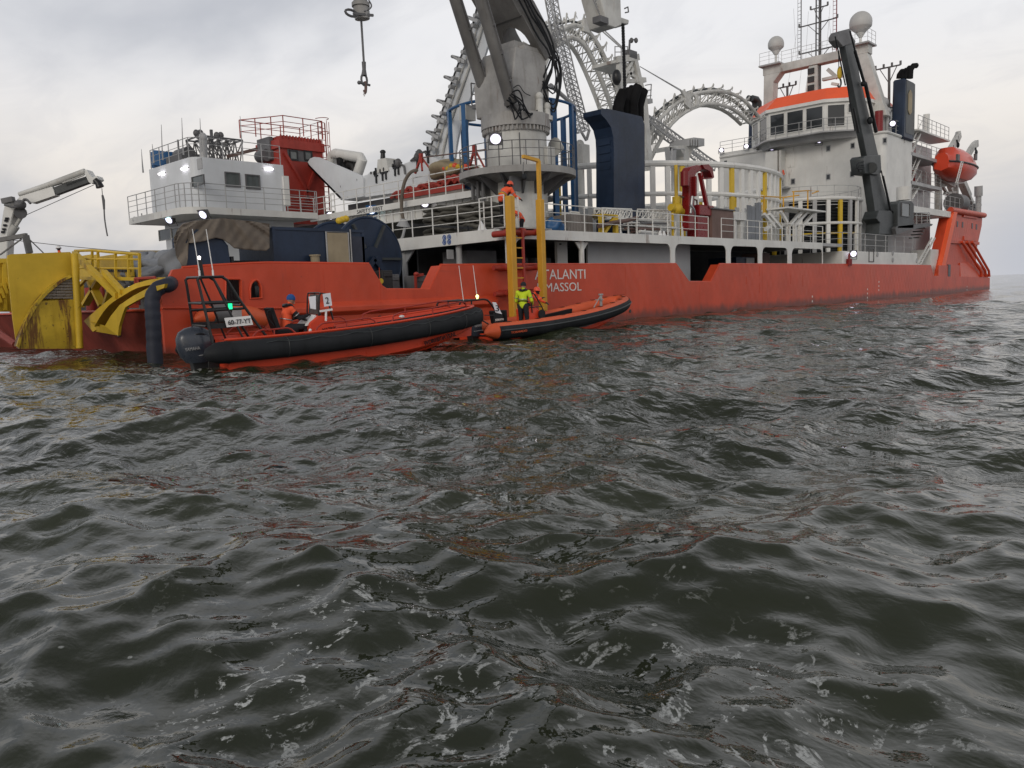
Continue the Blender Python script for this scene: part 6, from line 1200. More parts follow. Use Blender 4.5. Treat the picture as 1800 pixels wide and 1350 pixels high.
# offshore style light post structure behind the big carousel
lp = thing('lookout_post', 'white flared post with boxy lookout cabin rising behind the carousel ring', 'lookout post', P(1215, 330, w=12)); LW2 = 9.5
def lz(x, y): return sz(x, y, LW2)
mb = MB(); mb.prism([lz(*q) for q in ((1204, 340), (1204, 275), (1196, 262), (1178, 265), (1177, 257), (1206, 255), (1229, 259), (1218, 262), (1212, 278), (1212, 340))], LW2, LW2+1.2, SZ); mb.build('flared_post', 'offw', lp)
mb = MB(); mb.prism([lz(*q) for q in ((1207, 257), (1211, 243), (1230, 245), (1230, 258))], LW2-.4, LW2+1.6, SZ); mb.build('cabin_box', 'lgrey', lp)
mb = MB()
for i in range(4): x = 1213+i*4.5; a = P(x, 245, w=LW2-.42); b_ = P(x, 257, w=LW2-.42); mb.bar(a, b_, .05)
mb.build('cabin_rib', 'grey', lp, kind='stuff')
mb = MB(); mb.tube([P(1180, 300, w=LW2-.5), P(1181, 262, w=LW2-.5), P(1203, 262, w=LW2-.5), P(1203, 300, w=LW2-.5)], .06, 6); p = P(1183, 272, w=LW2); mb.hexa([p+V(q) for q in ((-.3, 0, -.9), (.3, 0, -.9), (.3, .4, -.9), (-.3, .4, -.9), (-.5, 0, .5), (.5, 0, .5), (.5, .4, .5), (-.5, .4, .5))]); mb.build('post_guard', 'lgrey', lp)
# ================================================================= BLACK KNUCKLE CRANE
bk = thing('black_knuckle_crane', 'black knuckle boom crane leaning aft in front of the white superstructure', 'crane', (P(1572, 412, w=.5).x, .5, zl)); BKW = .5
def kq(x, y, w=BKW): return P(x, y, w=w)
def kpoly(mb, pts, w0, w1): return mb.prism([sz(x, y, w0) for x, y in pts], w0, w1, SZ)
mb = MB(); kpoly(mb, ((1545, 412), (1547, 392), (1540, 384), (1545, 370), (1567, 370), (1575, 388), (1572, 412)), BKW-.3, BKW+.8); mb.build('crane_pedestal', 'char', bk, bevel=.05)
mb = MB(); kpoly(mb, ((1540, 385), (1528, 303), (1546, 300), (1551, 320), (1568, 382), (1562, 392), (1546, 392)), BKW, BKW+.6); mb.build('lower_boom', 'char', bk, bevel=.05)
mb = MB(); kpoly(mb, ((1525, 281), (1497, 140), (1484, 75), (1502, 70), (1511, 130), (1525, 190), (1545, 276)), BKW+.05, BKW+.5); mb.build('upper_boom', 'char', bk, bevel=.04)
mb = MB(); kpoly(mb, ((1472, 62), (1476, 55), (1494, 50), (1497, 60), (1505, 74), (1482, 82), (1472, 70)), BKW-.05, BKW+.6); mb.build('boom_head', 'dkgrey', bk, bevel=.04)
mb = MB(); kpoly(mb, ((1517, 278), (1520, 274), (1548, 272), (1550, 303), (1544, 308), (1520, 305)), BKW-.2, BKW+.8); mb.cyl(kq(1532, 295, BKW-.35), kq(1532, 295, BKW+.9), .42, n=18); mb.build('knuckle_joint', 'char', bk, bevel=.04)
for k, (x0, y0, x1, y1, r_, mt) in enumerate(((1494, 54, 1507, 105, .06, 'blk'), (1503, 90, 1519, 145, .11, 'blkp'), (1521, 146, 1540, 232, .14, 'blkp'), (1468, 64, 1486, 150, .05, 'blk'), (1500, 190, 1509, 233, .09, 'blkp'), (1552, 310, 1566, 372, .09, 'blkp'))):
    mb = MB(); mb.cyl(kq(x0, y0, BKW-.25), kq(x1, y1, BKW-.25), r_, n=10); mb.build('hydraulic_rod', mt, bk)
mb = MB(); mb.ell(kq(1529, 212, BKW-.2), (.28, .2, .28), 12, 8); mb.ell(kq(1518, 147, BKW-.2), (.25, .2, .22), 10, 8)
for q in (((1518, 284), (1508, 287), (1506, 296), (1517, 297)), ((1518, 290), (1510, 292), (1509, 301), (1514, 300)), ((1549, 300), (1556, 330), (1565, 365), (1578, 382)), ((1488, 130), (1494, 180), (1503, 230))): mb.tube(resample([kq(*p, BKW-.25) for p in q], 12), .05, 6)
mb.build('crane_hoses', 'blk', bk, kind='stuff')
mb = MB(); kpoly(mb, ((1578, 402), (1578, 358), (1582, 353), (1603, 353), (1607, 358), (1606, 402)), BKW-.6, BKW+.9); cab = mb.build('operator_cab', 'char', bk, bevel=.06)
a, b_ = kq(1584, 380, BKW-.61), kq(1599, 358, BKW-.61); window(cab, (a.x, a.y, a.z), (b_.x, a.y, a.z), (b_.x, a.y, b_.z), (a.x, a.y, b_.z), (0, -1, 0), fr=.06, frame='dkgrey', pane='gglass')
mb = MB(); kpoly(mb, ((1574, 402), (1576, 398), (1630, 392), (1640, 394), (1638, 397), (1600, 404), (1576, 412)), BKW-.6, BKW+.6); mb.build('cab_walkway', 'dkgrey', bk)
mb = MB()
for x in (1611, 1620, 1630, 1634): mb.cyl(kq(x, 394, BKW-.5), kq(x, 375, BKW-.5), .04, n=6)
for f in (0, .5): mb.tube([kq(1608, 374+10*f, BKW-.5), kq(1634, 374+10*f, BKW-.5)], .04, 6)
mb.build('walkway_rail', 'lgrey', bk)
mb = MB(); mb.tube([kq(1474, 95), kq(1474.5, 120)], .03, 6); mb.build('hoist_wire', 'blk', bk)
mb = MB(); p = kq(1476, 128); mb.ell(p, (.2, .18, .45), 12, 8); mb.build('hook_block', 'yel', bk); mb = MB(); mb.tube(resample([kq(1476, 137), kq(1478, 142), kq(1478, 149), kq(1475, 153), kq(1472.5, 150)], 12), .07, 6); mb.build('hook', 'dkgrey', bk)
mb = MB(); a = kq(1588, 352); mb.cyl(a, a+V((0, 0, 1.1)), .55, n=20); mb.build('white_vent_drum', 'white', ship)
# ================================================================= LIFEBOAT
lbw = .2
lb = thing('lifeboat', 'enclosed orange lifeboat hanging from white davits above the bow', 'lifeboat', P(1700, 300, w=1.5))
p0, p1 = P(1690, 300, w=lbw), P(1727, 300, w=lbw); L_ = p1.x-p0.x; zt_ = P(1700, 258, w=lbw).z; zk = P(1706, 316, w=lbw).z; zg = P(1706, 288, w=lbw).z; wd_ = 3.0
mb = MB(); st = []; NS = 12
for i in range(NS+1):
    f = i/NS; x = p0.x-1.2+(L_+2.0)*f; e = math.sin(math.pi*min(1, max(0, f)))**.28 if 0 < f < 1 else .45; hw_ = wd_/2*e; c = lbw+wd_/2
    ztop = zg+(zt_-zg)*(1.0 if .12 < f < .55 else (.55 if f <= .12 else max(.45, 1-(f-.55)*1.2))); zkk = zk+(1-e)*1.3
    st.append([V((x, c-hw_*a, z)) for a, z in ((0, zkk), (.55, zkk+.15), (.95, zg-.6*(1)), (1, zg), (.98, zg+.12), (.8, zg+(ztop-zg)*.7), (.45, ztop), (0, ztop+.02))]+[V((x, c+hw_*a, z)) for a, z in ((.45, ztop), (.8, zg+(ztop-zg)*.7), (.98, zg+.12), (1, zg), (.95, zg-.6), (.55, zkk+.15))])
k = len(st[0]); vs = [p for r_ in st for p in r_]; fs = [(i*k+j, i*k+(j+1) % k, (i+1)*k+(j+1) % k, (i+1)*k+j) for i in range(NS) for j in range(k)]+[tuple(range(k)), tuple(NS*k+j for j in reversed(range(k)))]
mb.add(vs, fs, 0, True); mb.build('lifeboat_hull', 'rtube', lb)
mb = MB(); mb.tube([r_[3]+V((0, -.04, 0)) for r_ in st], .09, 6); mb.tube([r_[11]+V((0, .04, 0)) for r_ in st], .09, 6); mb.build('fender_belt', 'char', lb)
for x, y in ((1684, 277), (1715, 276)): q = P(x, y, w=lbw+.05); mb = MB(); mb.box(q-V((.35, .08, .3)), q+V((.35, .1, .3))); mb.build('side_hatch', 'dkgrey', lb, label='dark hatch in the lifeboat canopy')
mb = MB(); a, b_ = P(1690, 284, w=-.2), P(1680, 322, w=-.2)
for dx in (0, .55): mb.bar(a+V((dx, 0, 0)), b_+V((dx, 0, 0)), .07)
for i in range(8): q = a.lerp(b_, i/8); mb.bar(q, q+V((.55, 0, 0)), .045)
mb.build('boarding_ladder', 'white', lb)
dv_ = thing('lifeboat_davit', 'pair of white davit arms carrying the orange lifeboat over the bow', 'davit', P(1680, 372, w=2.5))
for k, (pts, r_) in enumerate(((((1686, 236), (1682, 244), (1668, 268), (1653, 288), (1650, 305), (1660, 315), (1676, 323)), .42), (((1717, 252), (1710, 258), (1700, 275), (1690, 300), (1684, 322)), .4))):
    mb = MB(); q = resample([P(x, y, w=2.6 if k == 0 else 3.4) for x, y in pts], 14)
    for a, b_ in zip(q[:-1], q[1:]): mb.bar(a, b_+(b_-a)*.12, r_, .75)
    mb.build('davit_arm', 'offw', dv_, label=('aft' if k == 0 else 'forward')+' davit arm')
mb = MB()
for x0, y0, x1, y1, t in ((1649, 295, 1650, 372, .9), (1650, 325, 1680, 322, .8), (1668, 326, 1686, 372, .6), (1690, 318, 1702, 346, 1.1), (1702, 344, 1716, 374, .7), (1680, 322, 1682, 372, .7), (1660, 340, 1680, 338, .4), (1655, 325, 1672, 352, .4)): mb.bar(P(x0, y0, w=3.0), P(x1, y1, w=3.0), t*.62, t*.62)
mb.build('davit_frame', 'offw', dv_)
for x0, y0, x1, y1 in ((1682, 246, 1684, 259), (1715, 260, 1716, 272)): mb = MB(); mb.tube([P(x0, y0, w=1.8), P(x1, y1, w=1.6)], .09, 6); mb.ell(P(x1, y1-4, w=1.7), (.16, .16, .3), 8, 6); mb.build('fall_wire', 'blk', dv_)
mb = MB(); mb.tube([P(x, y, w=2.6) for x, y in ((1679, 238), (1680, 233), (1688, 233), (1687, 238))], .05, 5); mb.build('sheave_guard', 'lgrey', dv_)
mb = MB(); q = P(1662, 359, w=2.2); mb.cyl((q.x-1, 1.2, q.z), (q.x+1.4, 1.2, q.z), .95, n=20); tag(mb.build('life_raft_canister', 'dkgrey'), 'dark rounded life raft canister on the boat deck rail', 'life raft')
# ================================================================= BOAT LANDING FRAME
bl = thing('boat_landing_frame', 'two tall yellow fender posts with red ladder rail held off the ship side', 'boat landing', (24.9, -.7, 0)); YW = -.7
def yq(x, y, w=YW): return P(x, y, w=w)
xl = yq(899.5, 450).x; zlT = yq(899, 345).z; wl_ = .29
mb = MB(); mb.box((xl-wl_/2, YW-.15, -.8), (xl+wl_/2, YW+.15, zlT)); mb.build('fender_post', 'yel2', bl, label='left yellow fender post', bevel=.02)
xr = yq(952, 450).x; zrT = yq(951, 351).z
mb = MB(); mb.box((xr-.13, YW-.14, -.8), (xr+.13, YW+.14, zrT)); mb.build('fender_post', 'yel2', bl, label='right yellow fender post, thinner above', bevel=.02)
mb = MB(); zt2 = yq(951, 283).z; xt = yq(949.5, 300).x; xa = yq(919, 281).x; mb.box((xr-.08, YW-.07, zrT), (xr+.06, YW+.07, zt2)); mb.bar((xr, YW, zt2), (xa, YW, zt2+.08), .13); mb.build('davit_pole', 'yel2', bl)
mb = MB(); mb.tube([yq(920, 285), yq(919.5, 306)], .02, 5); mb.build('davit_line', 'dkgrey', bl); mb = MB(); p = yq(922, 311); mb.ell(p, (.1, .1, .14), 10, 8); mb.build('line_block', 'blk', bl)
xm = yq(920, 450).x; mb = MB(); mb.box((xm-.05, YW-.04, .3), (xm+.05, YW+.04, yq(920, 402).z)); mb.build('ladder_rail', 'red', bl)
for i in range(9): z_ = yq(912, 418).z-i*.40; mb = MB(); mb.bar((xl, YW, z_), (xm, YW, z_), .045); mb.build('ladder_rung', 'yel2', bl)
for x, y, w1 in ((899, 409, .3), (952, 407, .3), (899, 470, 0), (952, 469, 0), (899, 515, 0), (952, 513, 0)):
    q = yq(x, y); mb = MB()
    mb.cyl(q+V((0, .14, 0)), (q.x, w1, q.z), .13, n=12); mb.build('stub_arm', 'red', bl)
mb = MB(); z1 = yq(930, 408).z; mb.cyl((xl, YW+.3, z1), (xr, YW+.3, z1), .11, n=12); mb.cyl((xr-.95, YW+.3, z1), (xr-.75, YW+.3, z1), .2, n=14)
for y in (470, 515): z1 = yq(930, y).z; mb.cyl((xl-.7, YW+.35, z1), (xr, YW+.35, z1), .10, n=12)
mb.build('cross_tube', 'red', bl)
# ================================================================= STERN GEAR
PW = 5.0
sc_ = thing('yellow_stern_chute', 'big yellow plate chute with scraped curved lower face hanging over the stern', 'cable chute', (8.6, PW, 1.5))
def pz(x, y, w=PW): return sz(x, y, w)
mb = MB(); mb.prism([pz(*q) for q in ((17, 455), (18, 448), (24, 446), (128, 442), (132, 446), (134, 520), (60, 600), (33, 600), (27, 560), (21, 500))], PW+.25, PW+.32, SZ); mb.build('guard_plate', 'yel', sc_)
arcp = [(126, 487), (112, 494), (98, 504), (84, 516), (72, 529), (61, 544), (51, 562), (43, 580), (37, 596), (33, 612)]
mb = MB(); mb.prism([pz(*q) for q in [(72, 529), (61, 544), (51, 562), (43, 580), (37, 596), (33, 613), (146, 613), (134, 526)]], PW, PW+.1, SZ); mb.build('scraped_face', 'yrust', sc_, label='bright scraped and rusty yellow lower face')
mb = MB(); A_ = resample([P(x, y, w=PW) for x, y in arcp], 26); k = 26
mb.add([p+V((0, -.06, 0)) for p in A_]+[p+V((0, .24, 0)) for p in A_]+[p+V((-.06, .24, .06)) for p in A_]+[p+V((-.06, -.06, .06)) for p in A_], [(i, i+1, k+i+1, k+i) for i in range(k-1)]+[(2*k+i, 2*k+i+1, 3*k+i+1, 3*k+i) for i in range(k-1)]+[(i, i+1, 3*k+i+1, 3*k+i) for i in range(k-1)]); mb.build('curved_rim', 'yrust', sc_)
rows = [(488, 120, 129), (493, 113, 130), (498, 106, 130), (503, 99, 130.5), (508, 93, 131), (513, 87, 131), (518, 82, 131.5), (523, 77, 132)]
for i, (y, x0, x1) in enumerate(rows):
    n = 1 if i < 2 else (2 if i < 5 else 3); off = .33*(i % 2)
    for j in range(n):
        xa, xb = x0+(x1-x0)*max(0, (j-off*.5)/n), x0+(x1-x0)*min(1, (j+1-off*.5)/n if j < n-1 else 1); a, b_ = P(xa+.3, y+2, w=PW-.0), P(xb-.3, y-2.2, w=PW); mb = MB(); mb.box((a.x, PW-.0+.01*((i+j) % 3), a.z), (b_.x, PW+.14, b_.z)); mb.build('plank', 'wood', sc_)
mb = MB(); e0, e1 = P(131, 446, w=PW-.1), P(140.5, 612, w=PW-.1); mb.tube([e0, e0.lerp(e1, .5), e1], .105, 14); mb.build('edge_post', 'yel', sc_)
yf = thing('yellow_railed_frame', 'yellow railed walkway frame with panelled screen beside the stern chute', 'walkway frame', (10.2, 5, 1.5)); YS = 10.15
def ys(x, y, s=YS): return P(x, y, s=s)
xs_ = (137, 162, 172, 203, 226, 245); 
mb = MB()
for x in xs_: mb.bar(ys(x, 441 if x < 200 else 445), ys(x+.5, 489), .07)
mb.tube([ys(132, 441), ys(162, 440), ys(205, 444), ys(245, 447)], .05, 6)
for y in (455, 471): mb.tube([ys(134, y), ys(245, y+1)], .035, 6)
mb.build('walkway_rail', 'yel', yf)
mb = MB(); mb.bar(ys(133, 489), ys(297, 491), .16, .1); mb.bar(ys(136, 505), ys(151, 490), .1); mb.build('walkway_edge', 'yel', yf)
mb = MB(); mb.bar(ys(131, 446, 9.9), ys(207, 520, 9.7), .17); mb.build('diagonal_strut', 'yel', yf); mb = MB(); mb.bar(ys(183, 478, 9.9), ys(215, 513, 9.7), .15); mb.build('diagonal_strut', 'yel', yf)
for x0, x1 in ((136, 160), (163, 171), (174, 200), (204, 229)):
    a, b_ = ys(x0, 489, 10.9), ys(x1, 447, 10.9); mb = MB(); mb.box((10.9, min(a.y, b_.y), a.z), (10.98, max(a.y, b_.y), b_.z)); mb.build('screen_panel', 'yel', yf)
for i in range(7): x = 184+i*6.5; a, b_ = ys(x, 478, 10.85), ys(x+5, 472, 10.85); mb = MB(); mb.box((10.84, b_.y, a.z), (10.89, a.y, b_.z)); mb.build('screen_slot', 'dark', yf)
mb = MB()
for x0, y0, x1, y1 in ((140, 500, 141, 540), (175, 492, 150, 535), (158, 492, 180, 537), (200, 495, 186, 540)): mb.bar(ys(x0, y0, 10.6), ys(x1, y1, 10.6), .25, .12)
mb.build('support_web', 'yel', yf)
for i, (x, y) in enumerate(((183, 510), (195, 508), (212, 505), (160, 520), (255, 528))): 
    q = ys(x, y, 11.2); mb = MB(); mb.cyl((q.x, q.y, 1.47), (q.x, q.y, q.z+.3), .2, n=10); mb.bar((q.x, q.y-.5, q.z), (q.x, q.y+.4, q.z+.2), .12); mb.build('deck_bollard', ('red', 'dkgrey', 'lgrey')[i % 3], ship)
rf = thing('red_stern_gate', 'small red tubular gate at the stern corner above the yellow flap', 'gate', (10.0, 1.8, 1.5)); mb = MB()
mb.tube([ys(x, y, 9.98) for x, y in ((241, 535), (238, 490), (272, 488), (275, 500))], .05, 6); mb.tube([ys(243, 490, 9.98), ys(244, 536, 9.98)], .05, 6)
for y in (506, 522): mb.tube([ys(240, y, 9.98), ys(262, y-1, 9.98)], .035, 6)
mb.build('gate_frame', 'red', rf)
fl = thing('yellow_curved_flap', 'curved yellow chute flap swung out between the chute and the black hose', 'chute flap', (9.5, 4, 1.2)); FS = 9.8
out_ = [(291, 489), (271, 491), (244, 498), (222, 509), (204, 521), (178, 542), (153, 564), (169, 583), (186, 573), (196, 556), (212, 536), (236, 520), (262, 506), (292, 499)]
mb = MB(); mb.prism([wz(x, y, FS) for x, y in out_], FS-.1, FS, WZ); mb.build('flap_plate', 'yel', fl)
inn = [(186, 573), (196, 556), (212, 536), (236, 520), (262, 506), (292, 499), (290, 506), (262, 518), (238, 531), (222, 540), (217, 553), (211, 573), (209, 590)]
mb = MB(); mb.prism([wz(x, y, FS-.35) for x, y in inn], FS-.38, FS-.3, WZ); mb.build('flap_inner_wall', 'yel', fl)
A_ = [P(x, y, s=FS-.05) for x, y in ((153, 564), (169, 583), (209, 590))]; B_ = [P(x, y, s=FS-.3) for x, y in ((178, 570), (186, 573), (209, 590))]
mb = MB(); mb.add(A_+B_, [(0, 1, 4, 3), (1, 2, 5, 4)]); A2 = resample([P(x, y, s=FS) for x, y in ((186, 573), (196, 556), (212, 536), (236, 520), (262, 506), (292, 499))], 14); B2 = [p+V((-.34, 0, 0)) for p in A2]; mb.add(A2+B2, [(i, i+1, 15+i, 14+i) for i in range(13)]); mb.build('flap_floor', 'yel', fl)
mb = MB(); mb.ell(P(209, 589, s=FS-.3), (.07, .07, .07), 8, 6); mb.build('lifting_eye', 'brown', fl)
y2 = thing('yellow_slatted_chute', 'partly visible yellow slatted chute at the extreme left edge', 'cable chute', (7.6, 7, 1.5)); mb = MB()
def lq(x, y): return P(x, y, w=7.5)
mb.prism([sz(*q, 7.5) for q in ((-25, 459), (15, 457), (20, 500), (20, 548), (-25, 548))], 7.5, 7.6, SZ); mb.build('back_plate', 'yel', y2)
mb = MB(); mb.bar(P(-20, 459, w=7.3), P(17, 458, w=7.3), .14); mb.bar(P(-20, 501, w=7.3), P(18, 500, w=7.3), .12); mb.bar(P(7, 459, w=7.3), P(9, 545, w=7.3), .1); mb.build('frame_bars', 'yel', y2)
for i in range(5): a = P(-4+i*5, 540-i*8, w=7.3); b_ = P(-12+i*6, 524-i*9, w=7.3); mb = MB(); mb.bar(a, b_, .08, .2); mb.build('slat', 'yel', y2)
mb = MB(); mb.tube([P(-10, 580, s=9.3), P(28, 606, s=9.3)], .14, 8); tag(mb.build('red_spar', 'hulld'), 'dark red spar dipping into the water at the left edge', 'spar')
# black corner hose
mb = MB(); hp = [P(x, y, w=-.8) for x, y in ((296, 501), (284, 504), (274, 511), (268, 524), (268, 545), (270, 575), (271, 612))]
pts = resample([P(300, 498, w=-.05)]+hp, 40); pts[-1].z = -.4
mb.tube(pts, [.20+.008*math.sin(i*1.7) for i in range(40)], 16); tag(mb.build('corner_fender_hose', 'hose'), 'thick dark blue rubber hose bent over the stern corner into the water', 'fender hose')
# grey wrapped bundles
for i, (x, y, rx, rz_, d) in enumerate(((243, 478, .55, .32, 12.0), (262, 470, .6, .4, 12.6), (285, 473, .75, .3, 12.0), (303, 462, .55, .35, 13.2), (318, 472, .45, .45, 12.0), (276, 483, .8, .22, 11.6), (250, 488, .4, .25, 11.5))):
    c = P(x, y, s=d); q = blob('wrapped_bundle', c, (.65, rx*1.35, rz_*1.3), 'gtarp', None, i+20, .15, 48, 24); tag(q, ('grey wrapped bundle at the left end of the heap', 'rounded grey bundle second from the left in the heap', 'long grey bundle in the middle of the heap', 'upper right grey bundle against the deckhouse', 'pale grey bundle at the bulwark end', 'flat grey roll across the front of the heap', 'small grey bundle low in front of the heap')[i], 'bundle', 'grey tarpaulin bundles at the stern')
mb = MB(); p = P(255, 447, s=17); mb.prism([wz(x, y, 17) for x, y in ((228, 440), (270, 440), (275, 458), (238, 458))], 17, 18, WZ); tag(mb.build('tan_canopy', 'tan'), 'tan canvas canopy behind the grey bundles', 'canopy')
# distant white crane at the left, standing on the far side of the stern
wc = thing('white_knuckle_crane', 'white knuckle crane reaching right from the left edge with a dangling strap', 'crane', P(5, 455, d=42)); f42 = IM(42)
mb = MB(); mb.prism([(-12, 456), (-4, 430), (5, 372), (8, 358), (30, 354), (24, 372), (14, 410), (12, 456)], 0, .6, f42); mb.build('crane_mast', 'white', wc, bevel=.04)
mb = MB(); mb.prism([(28, 352), (34, 345), (90, 327), (93, 333), (96, 343), (55, 357), (45, 351), (36, 352)], .05, .5, f42); mb.build('main_boom', 'white', wc)
mb = MB(); mb.prism([(84, 332), (110, 322), (150, 309), (157, 319), (95, 342)], .1, .45, f42); mb.build('boom_extension', 'char', wc)
mb = MB(); mb.tube([P(34, 342, d=42.1), P(80, 327, d=42.1), P(112, 316, d=42.1), P(150, 301, d=42.1)], [.12, .14, .17, .15], 10); mb.tube([P(110, 322, d=41.9), P(148, 308, d=41.9)], .04, 6); mb.build('boom_tube', 'offw', wc)
mb = MB(); mb.prism([(146, 300), (152, 298), (157, 306), (163, 312), (170, 309), (173, 315), (168, 318), (161, 323), (156, 320)], 0, .6, f42); mb.build('boom_tip', 'white', wc)
mb = MB(); mb.tube([P(167, 316, d=42), P(173, 322, d=42), P(176, 329, d=42)], [.14, .17, .2], 12); mb.build('hook_block', 'blkp', wc)
mb = MB(); mb.tube([P(179, 331, d=42), P(180, 343, d=42)], .02, 5); mb.tube([P(180, 343, d=42), P(182, 352, d=42), P(183, 368, d=42)], [.05, .07, .05], 6); mb.tube(resample([P(183, 368, d=42), P(184, 385, d=42), P(187, 405, d=42), P(189, 415, d=42)], 10), .035, 6); mb.build('dangling_strap', 'dkgrey', wc)
mb = MB(); mb.tube([P(46, 378, d=42), P(165, 325, d=42)], .018, 5); mb.build('winch_wire', 'dkgrey', wc)
mb = MB(); mb.cyl(P(36, 374, d=42.0), P(36, 374, d=42.5), .3, n=16); mb.bar(P(5, 354, d=41.8), P(24, 350, d=41.8), .3, .25); mb.ell(P(35, 360, d=41.9), (.3, .3, .25), 12, 8); mb.tube(resample([P(8, 360, d=41.7), P(22, 364, d=41.7), P(34, 362, d=41.7), P(44, 350, d=41.7), P(54, 358, d=41.7)], 20), .06, 6); mb.build('elbow_winch', 'dkgrey', wc)
mb = MB(); mb.cyl(P(15, 415, d=42.2), P(28, 397, d=42.2), .2, n=12); mb.cyl(P(28, 397, d=42.2), P(40, 378, d=42.2), .09, n=10); mb.build('boom_cylinder', 'offw', wc)
for i, (x, y) in enumerate(((5, 408), (7, 403), (8.5, 396), (10.5, 388), (12, 384))): p = P(x, y, d=41.95); mb = MB(); mb.box(p-V((.07, .07, .05)), p+V((.07, .07, .05))); mb.build('load_marking', 'print_', wc)
gf = thing('grey_gallows_frame', 'grey steel gallows frame with stay wires behind the yellow chute', 'frame', P(50, 445, d=40)); mb = MB(); mb.bar(P(-8, 423, d=40), P(47, 413.5, d=40), .2); mb.bar(P(45, 414, d=40), P(52, 445, d=40), .26); mb.bar(P(38, 420, d=40), P(0, 448, d=40), .06); mb.build('gallows_bars', 'grey', gf)
mb = MB(); mb.tube([P(48, 417, d=40), P(78, 446, d=40)], .03, 5); mb.tube([P(14, 421, d=40), P(120, 433, d=40), P(230, 443, d=40)], .015, 4); mb.build('stay_wire', 'dkgrey', gf)
# long orange fender float lying against the side behind the nearer boat's mast frame
fb_ = thing('hull_fender_float', 'long orange fender float with dark grey band against the side behind the boat mast frame', 'fender float', P(405, 556, w=-.5))
def ff(x, y): return P(x, y, w=-.5)
mb = MB(); mb.tube([ff(404, 553), ff(425, 554), ff(446, 558), ff(460, 563), ff(467, 566), ff(469, 567)], [.30, .31, .31, .27, .17, .04], 20); mb.build('float_body', 'borange', fb_)
mb = MB(); mb.tube([ff(371, 552), ff(388, 551), ff(404, 552)], [.27, .29, .29], 20); mb.build('grey_band', 'dkgrey', fb_)
mb = MB(); mb.tube([ff(342, 562), ff(350, 558), ff(371, 553)], [.06, .16, .26], 16); mb.build('float_nose', 'borange', fb_)
